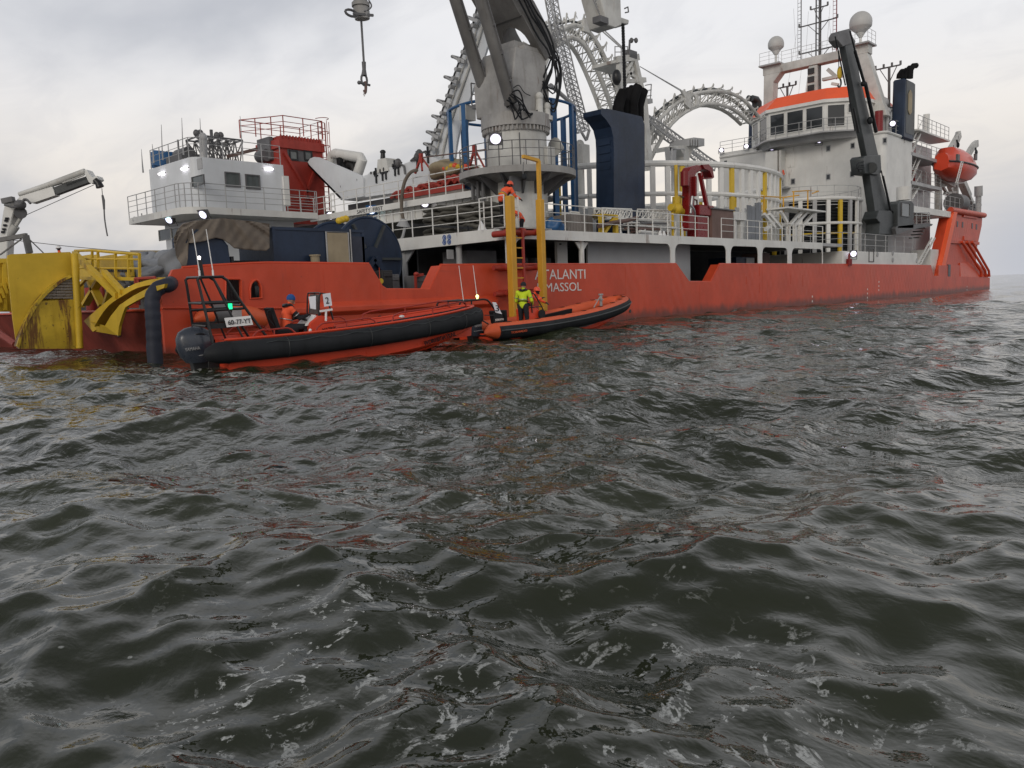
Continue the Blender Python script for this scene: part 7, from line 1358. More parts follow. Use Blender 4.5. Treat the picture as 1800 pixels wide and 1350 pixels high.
# ================================================================= PEOPLE
def person(label, loc, rz, J, colors, headgear=None, jacket_extra=None, s=1.0, facing=0.0):
    """one continuous remeshed body; J = joint name -> local position (x forward, y left, z up)"""
    j = {k: V(v)*s for k, v in J.items()}
    t_ = thing('person', label, 'person', (0, 0, 0))
    bones = [('pelvis', 'chest', .135, .15, 'top'), ('chest', 'neck', .15, .075, 'top'), ('neck', 'head', .055, .06, 'skin')]
    for S in 'LR':
        bones += [('chest', 'sh'+S, .11, .08, 'top'), ('sh'+S, 'el'+S, .075, .058, 'slv'), ('el'+S, 'wr'+S, .055, .042, 'slv'), ('pelvis', 'hip'+S, .12, .11, 'leg'), ('hip'+S, 'kn'+S, .105, .075, 'leg'), ('kn'+S, 'an'+S, .072, .055, 'leg'), ('an'+S, 'to'+S, .052, .045, 'boot')]
    mb = MB(); segs = []
    for a, b_, ra, rb, mt in bones:
        p, q = j[a], j[b_]; segs.append((p, q, mt)); mb.tube([p, p.lerp(q, .5), q], [ra*s, (ra+rb)/2*s*1.03, rb*s], 12); mb.ell(p, (ra*s,)*3, 12, 8); mb.ell(q, (rb*s,)*3, 12, 8)
    hd_ = j['head']; fd = V((math.cos(facing), math.sin(facing), -.12)).normalized(); sd = V((0, 0, 1)).cross(fd).normalized(); ud = fd.cross(sd)
    R3 = Matrix((fd, sd, ud)).transposed()
    mb.ell(hd_+V((0, 0, .04))*s, (.098*s, .078*s, .12*s), 16, 12, rot=R3); segs.append((hd_, hd_+V((0, 0, .1)), 'skin'))
    mb.ell(hd_+fd*.098*s+V((0, 0, .015))*s, (.022*s, .014*s, .03*s), 8, 6, rot=R3); mb.ell(hd_+fd*.07*s-V((0, 0, .06))*s, (.035*s, .045*s, .03*s), 8, 6, rot=R3)
    for d in (-1, 1): mb.ell(hd_+sd*d*.08*s+V((0, 0, .02))*s, (.016*s, .014*s, .03*s), 8, 6, rot=R3)
    for S in 'LR':
        w_ = j['wr'+S]; d = (w_-j['el'+S]).normalized(); pd = d.cross(V((0, 0, 1))).normalized(); ctr = w_+d*.05*s; segs.append((w_+d*.015*s, w_+d*.18*s, 'hand'))
        mb.ell(ctr, (.05*s, .042*s, .028*s), 10, 8, rot=Matrix((d, pd, d.cross(pd))).transposed())
        for f in range(4):
            o_ = pd*(f-1.5)*.02*s; a = ctr+d*.03*s+o_; ln = (.062, .072, .068, .052)[f]*s; b_ = a+d*ln*.6+V((0, 0, -.012*s)); c_ = b_+d*ln*.3+V((0, 0, -.03*s)); mb.tube([a, b_, c_], [.0105*s, .010*s, .009*s], 6)
        th = ctr+pd*.035*s*(1 if S == 'L' else -1); mb.tube([th, th+d*.03*s+pd*.018*s*(1 if S == 'L' else -1), th+d*.055*s], [.013*s, .012*s, .010*s], 6)
    o = mb.build('body', 'skin', t_); 
    rm = o.modifiers.new('r', 'REMESH'); rm.mode = 'VOXEL'; rm.voxel_size = .013*s; rm.use_smooth_shade = True
    sm = o.modifiers.new('s', 'SMOOTH'); sm.iterations = 2; sm.factor = .4
    bpy.context.view_layer.update(); me = bpy.data.meshes.new_from_object(o.evaluated_get(bpy.context.evaluated_depsgraph_get())); o.modifiers.clear(); old = o.data; o.data = me; bpy.data.meshes.remove(old)
    names = ['skin', 'top', 'slv', 'leg', 'boot', 'hand']; me.materials.clear()
    for n in names: me.materials.append(M[colors.get(n, 'dcloth')])
    cs = np.zeros(len(me.polygons)*3); me.polygons.foreach_get('center', cs); cs = cs.reshape(-1, 3); best = np.full(len(cs), 1e9); idx = np.zeros(len(cs), np.int32)
    for p, q, mt in segs:
        p_, q_ = np.array(p), np.array(q); d = q_-p_; t = np.clip(((cs-p_)@d)/max(1e-9, d@d), 0, 1); dist = np.linalg.norm(cs-(p_+t[:, None]*d), axis=1)-(.05 if mt in ('top',) else (.03 if mt == 'leg' else 0))
        m_ = dist < best; best[m_] = dist[m_]; idx[m_] = names.index(mt)
    me.polygons.foreach_set('material_index', idx); me.polygons.foreach_set('use_smooth', np.ones(len(idx), bool))
    hc = hd_+V((0, 0, .05))*s
    mb = MB()
    if headgear in ('helm', 'wht', 'bcloth', 'dcloth', 'brown'):
        r_ = .125 if headgear in ('helm', 'wht') else .108
        prof_ = [(r_*math.sin(t), r_*1.08*math.cos(t)) for t in [math.pi/2*i/8 for i in range(9)]]+([(r_*1.12, -.012), (r_*1.0, -.02)] if r_ > .12 else [(r_*.99, -.035), (r_*.9, -.04)])
        b4 = MB(); b4.lathe([(p[0]*s, p[1]*s) for p in prof_], (0, 0, 0), 20)
        for v in b4.v: mb.v.append(tuple(hc+R3 @ V((v[0]*1.06, v[1]*.95, v[2]))+V((0, 0, .012*s))))
        mb.f, mb.mi, mb.sm = b4.f, b4.mi, b4.sm
        if r_ > .12: q = hc+fd*.14*s; mb.hexa([q+sd*.05*s-fd*.04*s, q-sd*.05*s-fd*.04*s, q-sd*.04*s+fd*.02*s-V((0, 0, .01)), q+sd*.04*s+fd*.02*s-V((0, 0, .01)), q+sd*.05*s-fd*.04*s+V((0, 0, .012)), q-sd*.05*s-fd*.04*s+V((0, 0, .012)), q-sd*.04*s+fd*.02*s, q+sd*.04*s+fd*.02*s])
        mb.build('helmet' if r_ > .12 else ('hair' if headgear == 'brown' else 'beanie'), headgear, t_)
    eyes = MB()
    for d in (-1, 1): eyes.ell(hc+fd*.088*s+sd*d*.032*s-V((0, 0, .008))*s, (.012*s,)*3, 8, 6)
    eyes.build('eyes', 'blkp', t_)
    if colors.get('top') in ('hivis', 'hivy'):
        tb_ = MB(); q = j['pelvis'].lerp(j['chest'], .60); a_ = (j['neck']-j['pelvis']).normalized(); s1_ = (j['shL']-j['shR']).normalized(); f_ = s1_.cross(a_).normalized()
        tb_.tube([q+(s1_*math.cos(t)*.168+f_*math.sin(t)*.160)*s for t in [2*math.pi*i/24 for i in range(24)]], .014*s, 5, closed=True)
        for S in 'LR':
            e_, w2 = j['sh'+S], j['el'+S]; c_ = e_.lerp(w2, .62); d_ = (w2-e_).normalized(); u_ = d_.cross(V((0, 1, 0)) if abs(d_.y) < .8 else V((1, 0, 0))).normalized(); v_ = d_.cross(u_)
            tb_.tube([c_+(u_*math.cos(t)+v_*math.sin(t))*.074*s for t in [2*math.pi*i/16 for i in range(16)]], .012*s, 5, closed=True)
        tb_.build('reflective_tape', 'silver', t_)
    if jacket_extra: jacket_extra(t_, j, s)
    t_.location = loc; t_.rotation_euler = (0, 0, rz); return t_
def lifevest(mt='dcloth', belt=None):
    def f(t_, j, s):
        mb = MB(); c = j['chest']; n = j['neck']; pl_ = j['pelvis']
        ax_ = (n-pl_).normalized(); sd = (j['shL']-j['shR']).normalized(); fw_ = sd.cross(ax_).normalized()
        for d in (-1, 1): mb.tube(resample([n+sd*d*.07*s-fw_*.09*s, n+sd*d*.10*s+ax_*.03*s, n+sd*d*.10*s+fw_*.10*s-ax_*.08*s, c+sd*d*.08*s+fw_*.17*s-ax_*.08*s], 12), .038*s, 8)
        mb.tube([n-fw_*.1*s+sd*.09*s, n-fw_*.14*s-ax_*.03*s, n-fw_*.1*s-sd*.09*s], .045*s, 8)
        mb.build('life_vest', mt, t_)
        if belt:
            mb = MB(); q = pl_.lerp(c, .42); mb.tube([q+(sd*math.cos(t)*.17+fw_*math.sin(t)*.155)*s for t in [2*math.pi*i/20 for i in range(20)]], .022*s, 6, closed=True); mb.build('waist_band', belt, t_)
    return f
STAND = dict(pelvis=(0, 0, .95), chest=(.02, 0, 1.28), neck=(.03, 0, 1.50), head=(.06, 0, 1.64), shL=(.02, .18, 1.42), shR=(.02, -.18, 1.42), elL=(.05, .27, 1.14), elR=(.05, -.27, 1.14), wrL=(.27, .22, 1.02), wrR=(.27, -.22, 1.02),
             hipL=(0, .10, .90), hipR=(0, -.10, .90), knL=(.05, .12, .50), knR=(.02, -.13, .50), anL=(-.02, .13, .09), anR=(-.05, -.14, .09), toL=(.14, .15, .05), toR=(.11, -.16, .05))
SIT = dict(pelvis=(0, 0, .12), chest=(.06, 0, .45), neck=(.13, 0, .66), head=(.20, 0, .79), shL=(.11, .18, .58), shR=(.11, -.18, .58), elL=(.30, .23, .34), elR=(.30, -.23, .34), wrL=(.56, .14, .38), wrR=(.56, -.12, .40),
           hipL=(.05, .11, .10), hipR=(.05, -.11, .10), knL=(.46, .15, .12), knR=(.48, -.15, .12), anL=(.50, .15, -.32), anR=(.52, -.15, -.32), toL=(.66, .16, -.36), toR=(.68, -.16, -.36))
BEND = dict(STAND, pelvis=(-.06, 0, .93), chest=(.12, 0, 1.20), neck=(.32, 0, 1.36), head=(.45, 0, 1.42), shL=(.26, .18, 1.30), shR=(.26, -.18, 1.30), elL=(.42, .24, 1.06), elR=(.44, -.24, 1.10), wrL=(.64, .16, .98), wrR=(.62, -.2, 1.16))
CHEST = lambda **k: dict(STAND, **k)
# ================================================================= INFLATABLE BOATS (local: x forward, y to port, z up from the waterline)
def outline(L, hb, bow, n=40, x0=0.0, blunt=0.0):
    pts = []
    for i in range(n+1):
        f = i/n; x = x0+(L-x0)*(1-(1-f)**1.7); u = max(0, (x-bow*L)/(L-bow*L)); y = (hb-blunt)*math.sqrt(max(0, 1-u**2.3))+blunt; pts.append((x, y))
    return pts
def sweep(path, prof_, outs, mb, mi=0, cap=True):
    k = len(prof_); vs = []
    for p, o_ in zip(path, outs): vs += [p+o_*a+V((0, 0, b_)) for a, b_ in prof_]
    fs = [(i*k+q, i*k+(q+1) % k, (i+1)*k+(q+1) % k, (i+1)*k+q) for i in range(len(path)-1) for q in range(k)]
    mb.add(vs, fs, mi, True)
    if cap: mb.add(vs[:k], [tuple(range(k))], mi); mb.add(vs[-k:], [tuple(reversed(range(k)))], mi)
def zc(x, L, z0, z1, p=2.6): return z0+(z1-z0)*max(0, min(1, x/L))**p
def both(ol, zf): return [V((x, -y, zf(x))) for x, y in ol]+[V((x, y, zf(x))) for x, y in reversed(ol) if y > 1e-4 or True]
def outs_of(path):
    o_ = []
    for i in range(len(path)):
        d = path[min(i+1, len(path)-1)]-path[max(i-1, 0)]; d.z = 0; o_.append(V((d.y, -d.x, 0)).normalized())
    return o_
def hull_mesh(L, hb, zf, r, name, mt, t_, keel=-.35, bow=.45, blunt=0):
    mb = MB(); N_ = 30; vs = []; K = 7
    for i in range(N_+1):
        f = i/N_; x = .05+(L-.30)*(1-(1-f)**1.5); u = max(0, (x-bow*L)/(L-bow*L)); y = (hb*.93-blunt)*math.sqrt(max(0, 1-u**2.2))+blunt*.9; zt = zf(x)-r*.3; zk = keel+(zt-keel)*u**2.4*.98; zch = keel*.25+(zt-.12-keel*.25)*u**1.6
        for yy, zz in ((-y, zt), (-y*.97, zch+.06), (-y*.90, zch), (0, zk), (y*.90, zch), (y*.97, zch+.06), (y, zt)): vs.append((x, yy, zz))
    fs = [(i*K+q, i*K+q+1, (i+1)*K+q+1, (i+1)*K+q) for i in range(N_) for q in range(K-1)]+[tuple(range(K)), tuple(N_*K+q for q in reversed(range(K)))]
    mb.add(vs, fs, 0, False)
    for s_ in (-1, 1):
        for a in (.35, .62): mb.tube([(vs[i*K+3][0], s_*abs(vs[i*K+2][1])*a, vs[i*K+3][2]*(1-a)+vs[i*K+2][2]*a-.01) for i in range(3, N_-2)], .02, 4)
    return mb.build(name, mt, t_)
def outboard(t_, x, y, z, s, logo=None, fat=1.0):
    e_ = None; mb = MB(); n = 16; secs = [(-.30, .10, .14), (-.33, .19, .22), (-.18, .27, .27), (.05, .31, .28), (.30, .31, .265), (.46, .26, .22), (.56, .15, .14), (.60, .03, .03)]
    vs = []
    for zz, lx, ly in secs:
        for q in range(n):
            a = 2*math.pi*q/n; cx = math.copysign(abs(math.cos(a))**.75, math.cos(a)); sy = math.copysign(abs(math.sin(a))**.8, math.sin(a)); vs.append((x+s*(lx*fat*cx-.06*zz-.1*(fat-1)), y+s*ly*sy, z+s*zz))
    mb.add(vs, [(i*n+q, i*n+(q+1) % n, (i+1)*n+(q+1) % n, (i+1)*n+q) for i in range(len(secs)-1) for q in range(n)]+[tuple(range(n)), tuple((len(secs)-1)*n+q for q in range(n))], 0, True)
    cw_ = mb.build('engine_cowling', 'cow', t_)
    mb = MB(); mb.hexa([(x-.12*s, y-.09*s, z-1.15*s), (x+.14*s, y-.09*s, z-1.15*s), (x+.14*s, y+.09*s, z-1.15*s), (x-.12*s, y+.09*s, z-1.15*s), (x-.22*s, y-.16*s, z-.28*s), (x+.26*s, y-.16*s, z-.28*s), (x+.26*s, y+.16*s, z-.28*s), (x-.22*s, y+.16*s, z-.28*s)]); mb.box((x+.15*s, y-.2*s, z-.6*s), (x+.45*s, y+.2*s, z-.15*s)); mb.build('engine_leg', 'blkp', t_, bevel=.015)
    mb = MB(); mb.tube(resample([(x+.20*s, y-.265*s, z-.12*s), (x, y-.285*s, z-.13*s), (x-.2*s, y-.22*s, z-.14*s)], 8), .009, 5); mb.build('cowling_stripe', 'lgrey', cw_)
    mb = MB(); mb.tube(resample([(x+.12*s, y-.235*s, z+.40*s), (x-.05*s, y-.24*s, z+.42*s), (x-.16*s, y-.2*s, z+.38*s)], 8), [.006]+[.02]*6+[.006], 6); mb.build('cowling_vent', 'blkp', cw_)
    if logo: lx_ = -.18*(fat-1)*2; text(logo, (x+(lx_-.24)*s, y-.30*s, z-.0*s), (x+(lx_+.14)*s, y-.30*s, z+.02*s), .085*s, (0, -1, 0), 'lgrey', cw_)
# ---- boat 1
def boat1():
    L = 7.95; hb = 1.0; r = .255
    t_ = thing('inflatable_boat', 'nearer orange workboat with thick black fender tube and open black mast frame', 'boat')
    zf = lambda x: zc(x, L, .42, .84, 2.2)
    ol = outline(L-.15, hb, .48, 44, 0, .30); path = both(ol, zf); outs = outs_of(path)
    prof_ = [(.20*math.cos(a)*1.15, r*math.copysign(abs(math.sin(a))**.75, math.sin(a))*(1.0)) for a in [2*math.pi*i/14 for i in range(14)]]
    mb = MB(); sweep(path, prof_, outs, mb); mb.build('fender_tube', 'blk', t_)
    for s_ in (-1, 1): mb = MB(); p0 = V((0, s_*hb, zf(0))); mb.tube([p0+V((.02, 0, 0)), p0+V((-.25, 0, 0)), p0+V((-.48, 0, -.02)), p0+V((-.55, 0, -.02))], [.27, .25, .15, .03], 14); mb.build('tube_end_cone', 'blk', t_)
    for i in range(5, len(path)-5, 9):
        mb = MB(); mb.tube([path[i]+outs[i]*(.235*math.cos(a))+V((0, 0, (r+.004)*math.copysign(abs(math.sin(a))**.75, math.sin(a)))) for a in [2*math.pi*q/18 for q in range(18)]], .007, 4, closed=True); mb.build('tube_seam', 'char', t_)
    gl = []
    for i in range(3, len(path)-3): gl.append(path[i]+outs[i]*.20+V((0, 0, r*.78-.05*abs(math.sin(i*math.pi/4)))))
    mb = MB(); mb.tube(gl, .010, 5); mb.build('grab_line', 'char', t_)
    h_ = hull_mesh(L, hb+.02, zf, r, 'boat_hull', 'rtube', t_, blunt=.26)
    mb = MB(); inn = [(x, max(.05, y-.16)) for x, y in ol]; vs = [V((x, -y, zf(x)+.27)) for x, y in inn]+[V((x, y, zf(x)+.27)) for x, y in inn]+[V((x, -y+.1, .22)) for x, y in inn]+[V((x, y-.1, .22)) for x, y in inn]; n = len(inn)
    vs = [v if v.y*((-1) if i < n or 2*n <= i < 3*n else 1) > 0 else V((v.x, 0, v.z)) for i, v in enumerate(vs)]
    mb.add(vs, [(i, i+1, 2*n+i+1, 2*n+i) for i in range(n-1)]+[(n+i, n+i+1, 3*n+i+1, 3*n+i) for i in range(n-1)]+[(2*n+i, 2*n+i+1, 3*n+i+1, 3*n+i) for i in range(n-1)]+[(0, n, 3*n, 2*n)]); mb.build('inner_deck', 'rtube', t_)
    mb = MB(); gp = both([(x, max(.22, y-.10)) for x, y in ol], lambda x: zf(x)+.285); mb.tube(gp, .035, 6); mb.build('gunwale_edge', 'rtube', t_)
    for s_ in (-1, 1):
        for x0, x1, h in ((2.35, 4.1, .17), (4.6, 7.4, .20), (-.1+.8, 1.8, .14)):
            q = [V((x0, 0, 0)), V((x0+.18, 0, h)), V(((x0+x1)/2, 0, h)), V((x1-.18, 0, h)), V((x1, 0, .0))]; pts = []
            for v in q:
                yy = next((y for x, y in ol if x >= v.x), .3)-.17; pts.append(V((v.x, s_*yy, zf(v.x)+.30+v.z)))
            mb = MB(); mb.tube(resample(pts, 16), .022, 6); m_ = pts[2]; mb.cyl(m_, m_-V((0, 0, h)), .018, n=6); mb.build('grab_rail', 'red', t_)
    # console, screen, sign, wheel
    cx = 2.75; zf0 = .22
    mb = MB(); mb.prism([(cx-.28, zf0), (cx-.34, .92), (cx-.05, 1.12), (cx+.30, 1.05), (cx+.52, .55), (cx+.55, zf0)], -.36, .36, SZ); con = mb.build('console', 'rtube', t_, bevel=.03)
    text('MATRIX', (cx+.02, -.363, .70), (cx+.42, -.363, .74), .07, (0, -1, 0), 'print_', con)
    mb = MB(); mb.tube(resample([(cx-.05, -.34, 1.1), (cx-.0, -.34, 1.62), (cx+.05, -.3, 1.68), (cx+.05, .3, 1.68), (cx, .34, 1.62), (cx-.05, .34, 1.1)], 30), .022, 6); mb.tube([(cx+.35, -.34, .98), (cx+.2, -.33, 1.66), (cx+.05, -.3, 1.68)], .022, 6); mb.tube([(cx+.35, .34, .98), (cx+.2, .33, 1.66), (cx+.05, .3, 1.68)], .022, 6); mb.build('windscreen_frame', 'blkp', con)
    mb = MB(); mb.add([(cx-.02, -.31, 1.14), (cx-.02, .31, 1.14), (cx+.04, .28, 1.65), (cx+.04, -.28, 1.65), (cx-.01, -.31, 1.14), (cx-.01, .31, 1.14), (cx+.05, .28, 1.65), (cx+.05, -.28, 1.65)], [(0, 1, 2, 3), (4, 7, 6, 5), (0, 3, 7, 4), (1, 5, 6, 2)]); mb.build('windscreen', 'gglass', con)
    mb = MB(); mb.hexa([(cx+.10, -.372, 1.33), (cx+.33, -.372, 1.35), (cx+.33, -.368, 1.35), (cx+.10, -.368, 1.33), (cx+.08, -.372, 1.66), (cx+.30, -.372, 1.68), (cx+.30, -.368, 1.68), (cx+.08, -.368, 1.66)]); sg = mb.build('number_sheet', 'paper', con)
    text('2', (cx+.155, -.374, 1.40), (cx+.25, -.374, 1.41), .17, (0, -1, 0), 'print_', con)
    mb = MB(); mb.add([(cx-.25, -.30, 1.30), (cx-.12, -.34, 1.27), (cx-.10, -.34, 1.62), (cx-.27, -.28, 1.60)], [(0, 1, 2, 3)]); mb.add([(cx-.25, -.29, 1.30), (cx-.12, -.33, 1.27), (cx-.10, -.33, 1.62), (cx-.27, -.27, 1.60)], [(3, 2, 1, 0)]); mb.build('loose_sheet', 'paper', con)
    mb = MB(); c = V((cx-.42, 0, 1.08)); tl = V((.5, 0, .86)).normalized(); uu = V((0, 1, 0)); vv = tl.cross(uu); mb.tube([c+uu*.19*math.cos(a)+vv*.19*math.sin(a) for a in [2*math.pi*i/20 for i in range(20)]], .016, 6, closed=True); mb.tube([c, c+V((.14, 0, -.08))], .025, 6)
    for k in range(3): a = 2.1*k+.5; mb.tube([c, c+uu*.19*math.cos(a)+vv*.19*math.sin(a)], .012, 5)
    mb.build('steering_wheel', 'blkp', con)
    mb = MB(); mb.prism([(cx-.40, .86), (cx-.36, .90), (cx-.12, 1.13), (cx-.1, 1.08), (cx-.2, .9)], -.3, .3, SZ); mb.tube([(cx+.12, -.42, 1.22), (cx+.10, -.42, .96)], .03, 6); mb.bar((cx-.05, -.42, 1.22), (cx+.3, -.42, 1.25), .05); mb.build('dash_panel', 'wht', con)
    # jockey seat
    SO = .5
    mb = MB(); mb.box((1.15+SO, -.22, zf0), (1.75+SO, .22, .68)); mb.build('seat_base', 'rtube', t_, bevel=.03)
    mb = MB(); mb.hexa([V(q)+V((SO, 0, .13)) for q in ((1.15, -.2, .55), (1.7, -.2, .55), (1.7, .2, .55), (1.15, .2, .55), (1.12, -.22, .68), (1.68, -.22, .68), (1.68, .22, .68), (1.12, .22, .68))]); st = mb.build('seat', 'blk', t_, bevel=.03)
    mb = MB(); mb.hexa([V(q)+V((SO, 0, .13)) for q in ((1.10, -.2, .66), (1.22, -.2, .66), (1.22, .2, .66), (1.10, .2, .66), (.95, -.2, 1.22), (1.05, -.2, 1.24), (1.05, .2, 1.24), (.95, .2, 1.22))]); mb.tube([V(q)+V((SO, 0, .13)) for q in ((1.0, -.24, .8), (.86, -.24, 1.0), (.86, -.24, 1.15), (.98, -.24, 1.2))], .018, 6); mb.build('seat_back', 'blk', t_, bevel=.03)
    # mast frame
    zt = 2.17; fb = MB(); 
    for s_ in (-1, 1):
        y_ = s_*.42; yb = s_*.62
        fb.tube(resample([(-.38, yb, .60), (-.52, y_*1.05, 1.9), (-.55, y_, zt-.03), (-.48, y_, zt)], 12), .034, 8); fb.tube(resample([(.98, yb, .62), (.42, y_*1.15, 1.55), (.12, y_, zt-.05), (.02, y_, zt)], 12), .034, 8); fb.tube([(-.5, y_, zt), (.04, y_, zt)], .034, 8)
        fb.tube([(-.50, y_*1.1, 1.56), (.40, y_*1.12, 1.56)], .03, 8); fb.tube([(-.48, y_*1.12, 1.38), (.48, y_*1.14, 1.40)], .03, 8)
        fb.tube([(-.20, y_*1.0, zt), (.05, y_*1.15, 1.5), (.38, yb, .62)], .026, 8)
        fb.bar((-.45, y_*1.25, 1.02), (.12, y_*1.25, 1.02), .03, .12)
    for x, z in ((-.5, zt), (.04, zt), (-.50, 1.56), (.42, 1.48), (-.45, 1.02)): fb.tube([(x, -.46, z), (x, .46, z)], .028, 8)
    fb.build('mast_frame', 'blkp', t_)
    mb = MB(); mb.cyl((-.28, .0, zt), (-.32, .0, zt+.42), .045, n=8); mb.build('light_mast', 'blkp', t_); mb = MB(); mb.ell((-.33, 0, zt+.46), (.035, .035, .045), 10, 8); mb.build('masthead_light', 'lampw', t_)
    for x, y in ((-.42, -.2), (-.12, -.25)): mb = MB(); mb.cyl((x, y, zt), (x-.0, y, zt+.16), .025, n=8); mb.tube([(x, y, zt+.15), (x-.08, y, zt+1.12)], [.013, .009], 6); mb.build('whip_antenna', 'wht', t_)
    mb = MB(); mb.box((.10, -.52, 1.40), (.18, -.47, 1.53)); mb.build('starboard_light', 'lampg', t_, label='small green navigation light on the mast frame')
    mb = MB(); mb.hexa([(-.02, -.60, .98), (.62, -.62, 1.0), (.62, -.61, 1.0), (-.02, -.59, .98), (-.05, -.57, 1.20), (.58, -.59, 1.22), (.58, -.58, 1.22), (-.05, -.56, 1.20)]); pl_ = mb.build('registration_plate', 'wht', t_)
    text('60-77-YT', (.02, -.609, 1.03), (.57, -.627, 1.045), .115, (0, -1, .15), 'print_', pl_)
    mb = MB(); mb.box((.55, .3, 1.05), (.72, .5, 1.4)); mb.build('grey_box', 'lgrey', t_)
    for o_ in [c_ for c_ in bpy.data.objects if c_.parent == t_ and c_.name.split('.')[0] in ('mast_frame', 'light_mast', 'masthead_light', 'whip_antenna', 'starboard_light', 'registration_plate', 'grey_box')]: o_.location.x += .2
    outboard(t_, -.36, -.12, .47, .92, 'YAMAHA', 1.55)
    text('WORKBOATS.NL', (5.55, -.885, .13), (6.75, -.765, .31), .12, (-.08, -1, -.12), 'print_', t_, ext=.02)
    mb = MB(); mb.ell((5.05, -.6, zf(5)+.38), (.08, .07, .045), 10, 6); mb.build('deck_lamp', 'wht', t_); mb = MB(); mb.ell((2.25, -.72, zf(2)+.33), (.045, .03, .045), 10, 6); mb.build('white_cleat', 'wht', t_)
    rz = math.atan2(-.8, 6.6); nrm_ = V((-math.sin(rz), math.cos(rz), 0)); base = V((8.9, -5.2, 0))+nrm_*1.0+V((.22, -.03, 0))
    t_.location = base+V((0, 0, .02)); t_.rotation_euler = (math.radians(1.5), math.radians(-.6), rz)
    mt_ = Matrix.Translation(base) @ Matrix.Rotation(rz, 4, 'Z')
    person('person in blue knitted hat and orange jacket steering the nearer orange boat', mt_ @ V((1.92, 0, .76)), rz, SIT, dict(top='hivis', slv='dcloth', leg='dcloth', boot='blkp', hand='blkp', skin='skin'), 'bcloth', lifevest('blkp'))
boat1()
def boat2():
    SX = 19.3
    L = 8.5; hb = 1.0; r = .275
    t_ = thing('inflatable_boat', 'farther orange and black rigid inflatable with upturned bow beside the yellow fender posts', 'boat')
    zf = lambda x: zc(x, L, .31, .96, 2.3)
    ol = outline(L, hb, .55, 44); path = both(ol, zf); outs = outs_of(path)
    mb = MB(); full = [(r*math.cos(a), r*math.sin(a)) for a in [2*math.pi*i/16 for i in range(16)]]; sweep(path, full, outs, mb); mb.build('air_tube', 'borange', t_)
    mb = MB(); lowp = [((r+.02)*math.cos(a), (r+.02)*math.sin(a)) for a in [math.radians(35-12*i) for i in range(13)]]; lowp += [((r-.01)*math.cos(a), (r-.01)*math.sin(a)) for a in [math.radians(35-144), math.radians(35)]]; sweep(path, lowp, outs, mb); mb.build('rubbing_band', 'blk', t_)
    mb = MB(); p2 = [p+o_*(r+.03)+V((0, 0, .02)) for p, o_ in zip(path, outs)]; mb.tube(p2, .028, 6); mb.build('rubbing_strip', 'char', t_)
    mb = MB()
    for i in range(2, len(path)-2, 5): p = path[i]+V((0, 0, r+.005)); mb.box(p-V((.10, .06, .0)), p+V((.10, .06, .012)))
    mb.build('tube_patch', 'blk', t_, kind='stuff')
    for s_ in (-1, 1): mb = MB(); p0 = V((0, s_*hb, zf(0))); mb.tube([p0+V((.02, 0, 0)), p0+V((-.2, 0, 0)), p0+V((-.42, 0, -.04)), p0+V((-.5, 0, -.05))], [r, r*.85, r*.4, .02], 14); mb.build('tube_end_cone', 'borange', t_)
    hull_mesh(L, hb-.1, zf, r, 'boat_hull', 'rtube', t_)
    mb = MB(); mb.prism([(x, -max(.02, y-.1)) for x, y in ol[:-1]]+[(x, max(.02, y-.1)) for x, y in reversed(ol[:-1])], .14, .18, lambda u, v, d: V((u, v, d+max(0, (u-5)*.14)))); mb.build('inner_deck', 'blkp', t_)
    mb = MB()
    for x0, x1 in ((4.2, 6.0),): mb.hexa([(x0, .62, .45), (x1, .55, .62), (x1, .68, .62), (x0, .75, .45), (x0, .60, .60), (x1, .52, .80), (x1, .68, .80), (x0, .78, .60)])
    mb.build('inner_cushion', 'blk', t_)
    # console, black frame screen
    cx = 2.75; mb = MB(); mb.prism([(cx-.25, .15), (cx-.30, .95), (cx+.02, 1.05), (cx+.35, .85), (cx+.62, .15)], -.32, .32, SZ); con = mb.build('console', 'rtube', t_, bevel=.03)
    mb = MB(); 
    for s_ in (-1, 1): mb.tube(resample([(cx-.12, s_*.34, .8), (cx-.15, s_*.34, 1.35), (cx+.0, s_*.32, 1.5), (cx+.18, s_*.33, 1.30), (cx+.5, s_*.34, .85), (cx+.48, s_*.34, .55)], 20), .024, 6)
    mb.tube([(cx-.02, -.32, 1.5), (cx-.02, .32, 1.5)], .022, 6); mb.tube([(cx-.2, -.34, 1.0), (cx+.4, -.34, 1.0)], .02, 6); mb.build('console_frame', 'blkp', con)
    mb = MB(); mb.cyl((cx+.35, -.42, .72), (cx+.35, -.36, .72), .17, n=20); mb.build('black_disc', 'blk', con)
    # stern frame
    ex = P(833, 590, w=-3.0).x-SX; fs_ = P(806, 527, w=-3.5).x-SX+1.42
    fb = MB(); zt = 1.38
    for s_ in (-1, 1): y_ = s_*.62; fb.tube(resample([V(q)+V((fs_, 0, 0)) for q in ((.35, y_, .45), (.30, y_, .8), (-.1, y_, 1.28), (-.3, y_*.98, zt), (-.6, y_*.95, zt), (-1.35, y_*.9, zt-.03), (-1.42, y_*.9, zt-.12), (-1.35, y_*.9, zt-.22), (-1.0, y_*.9, zt-.26))], 30), .032, 8); fb.tube([(fs_-.9, y_*.93, zt), (fs_-.9, y_*.93, .9), (fs_-.2, y_, .55)], .026, 8); fb.bar((fs_-.35, y_, .85), (fs_+.3, y_, .82), .03)
    for x in (-1.35, -.9, -.3): fb.tube([(fs_+x, -.6, zt), (fs_+x, .6, zt)], .028, 8)
    fb.build('stern_frame', 'blkp', t_)
    for x, y in ((-1.0, -.3), (-.35, -.3)): mb = MB(); mb.tube([(fs_+x, y, zt), (fs_+x-.13, y, zt+1.15)], [.014, .009], 6); mb.build('whip_antenna', 'wht', t_)
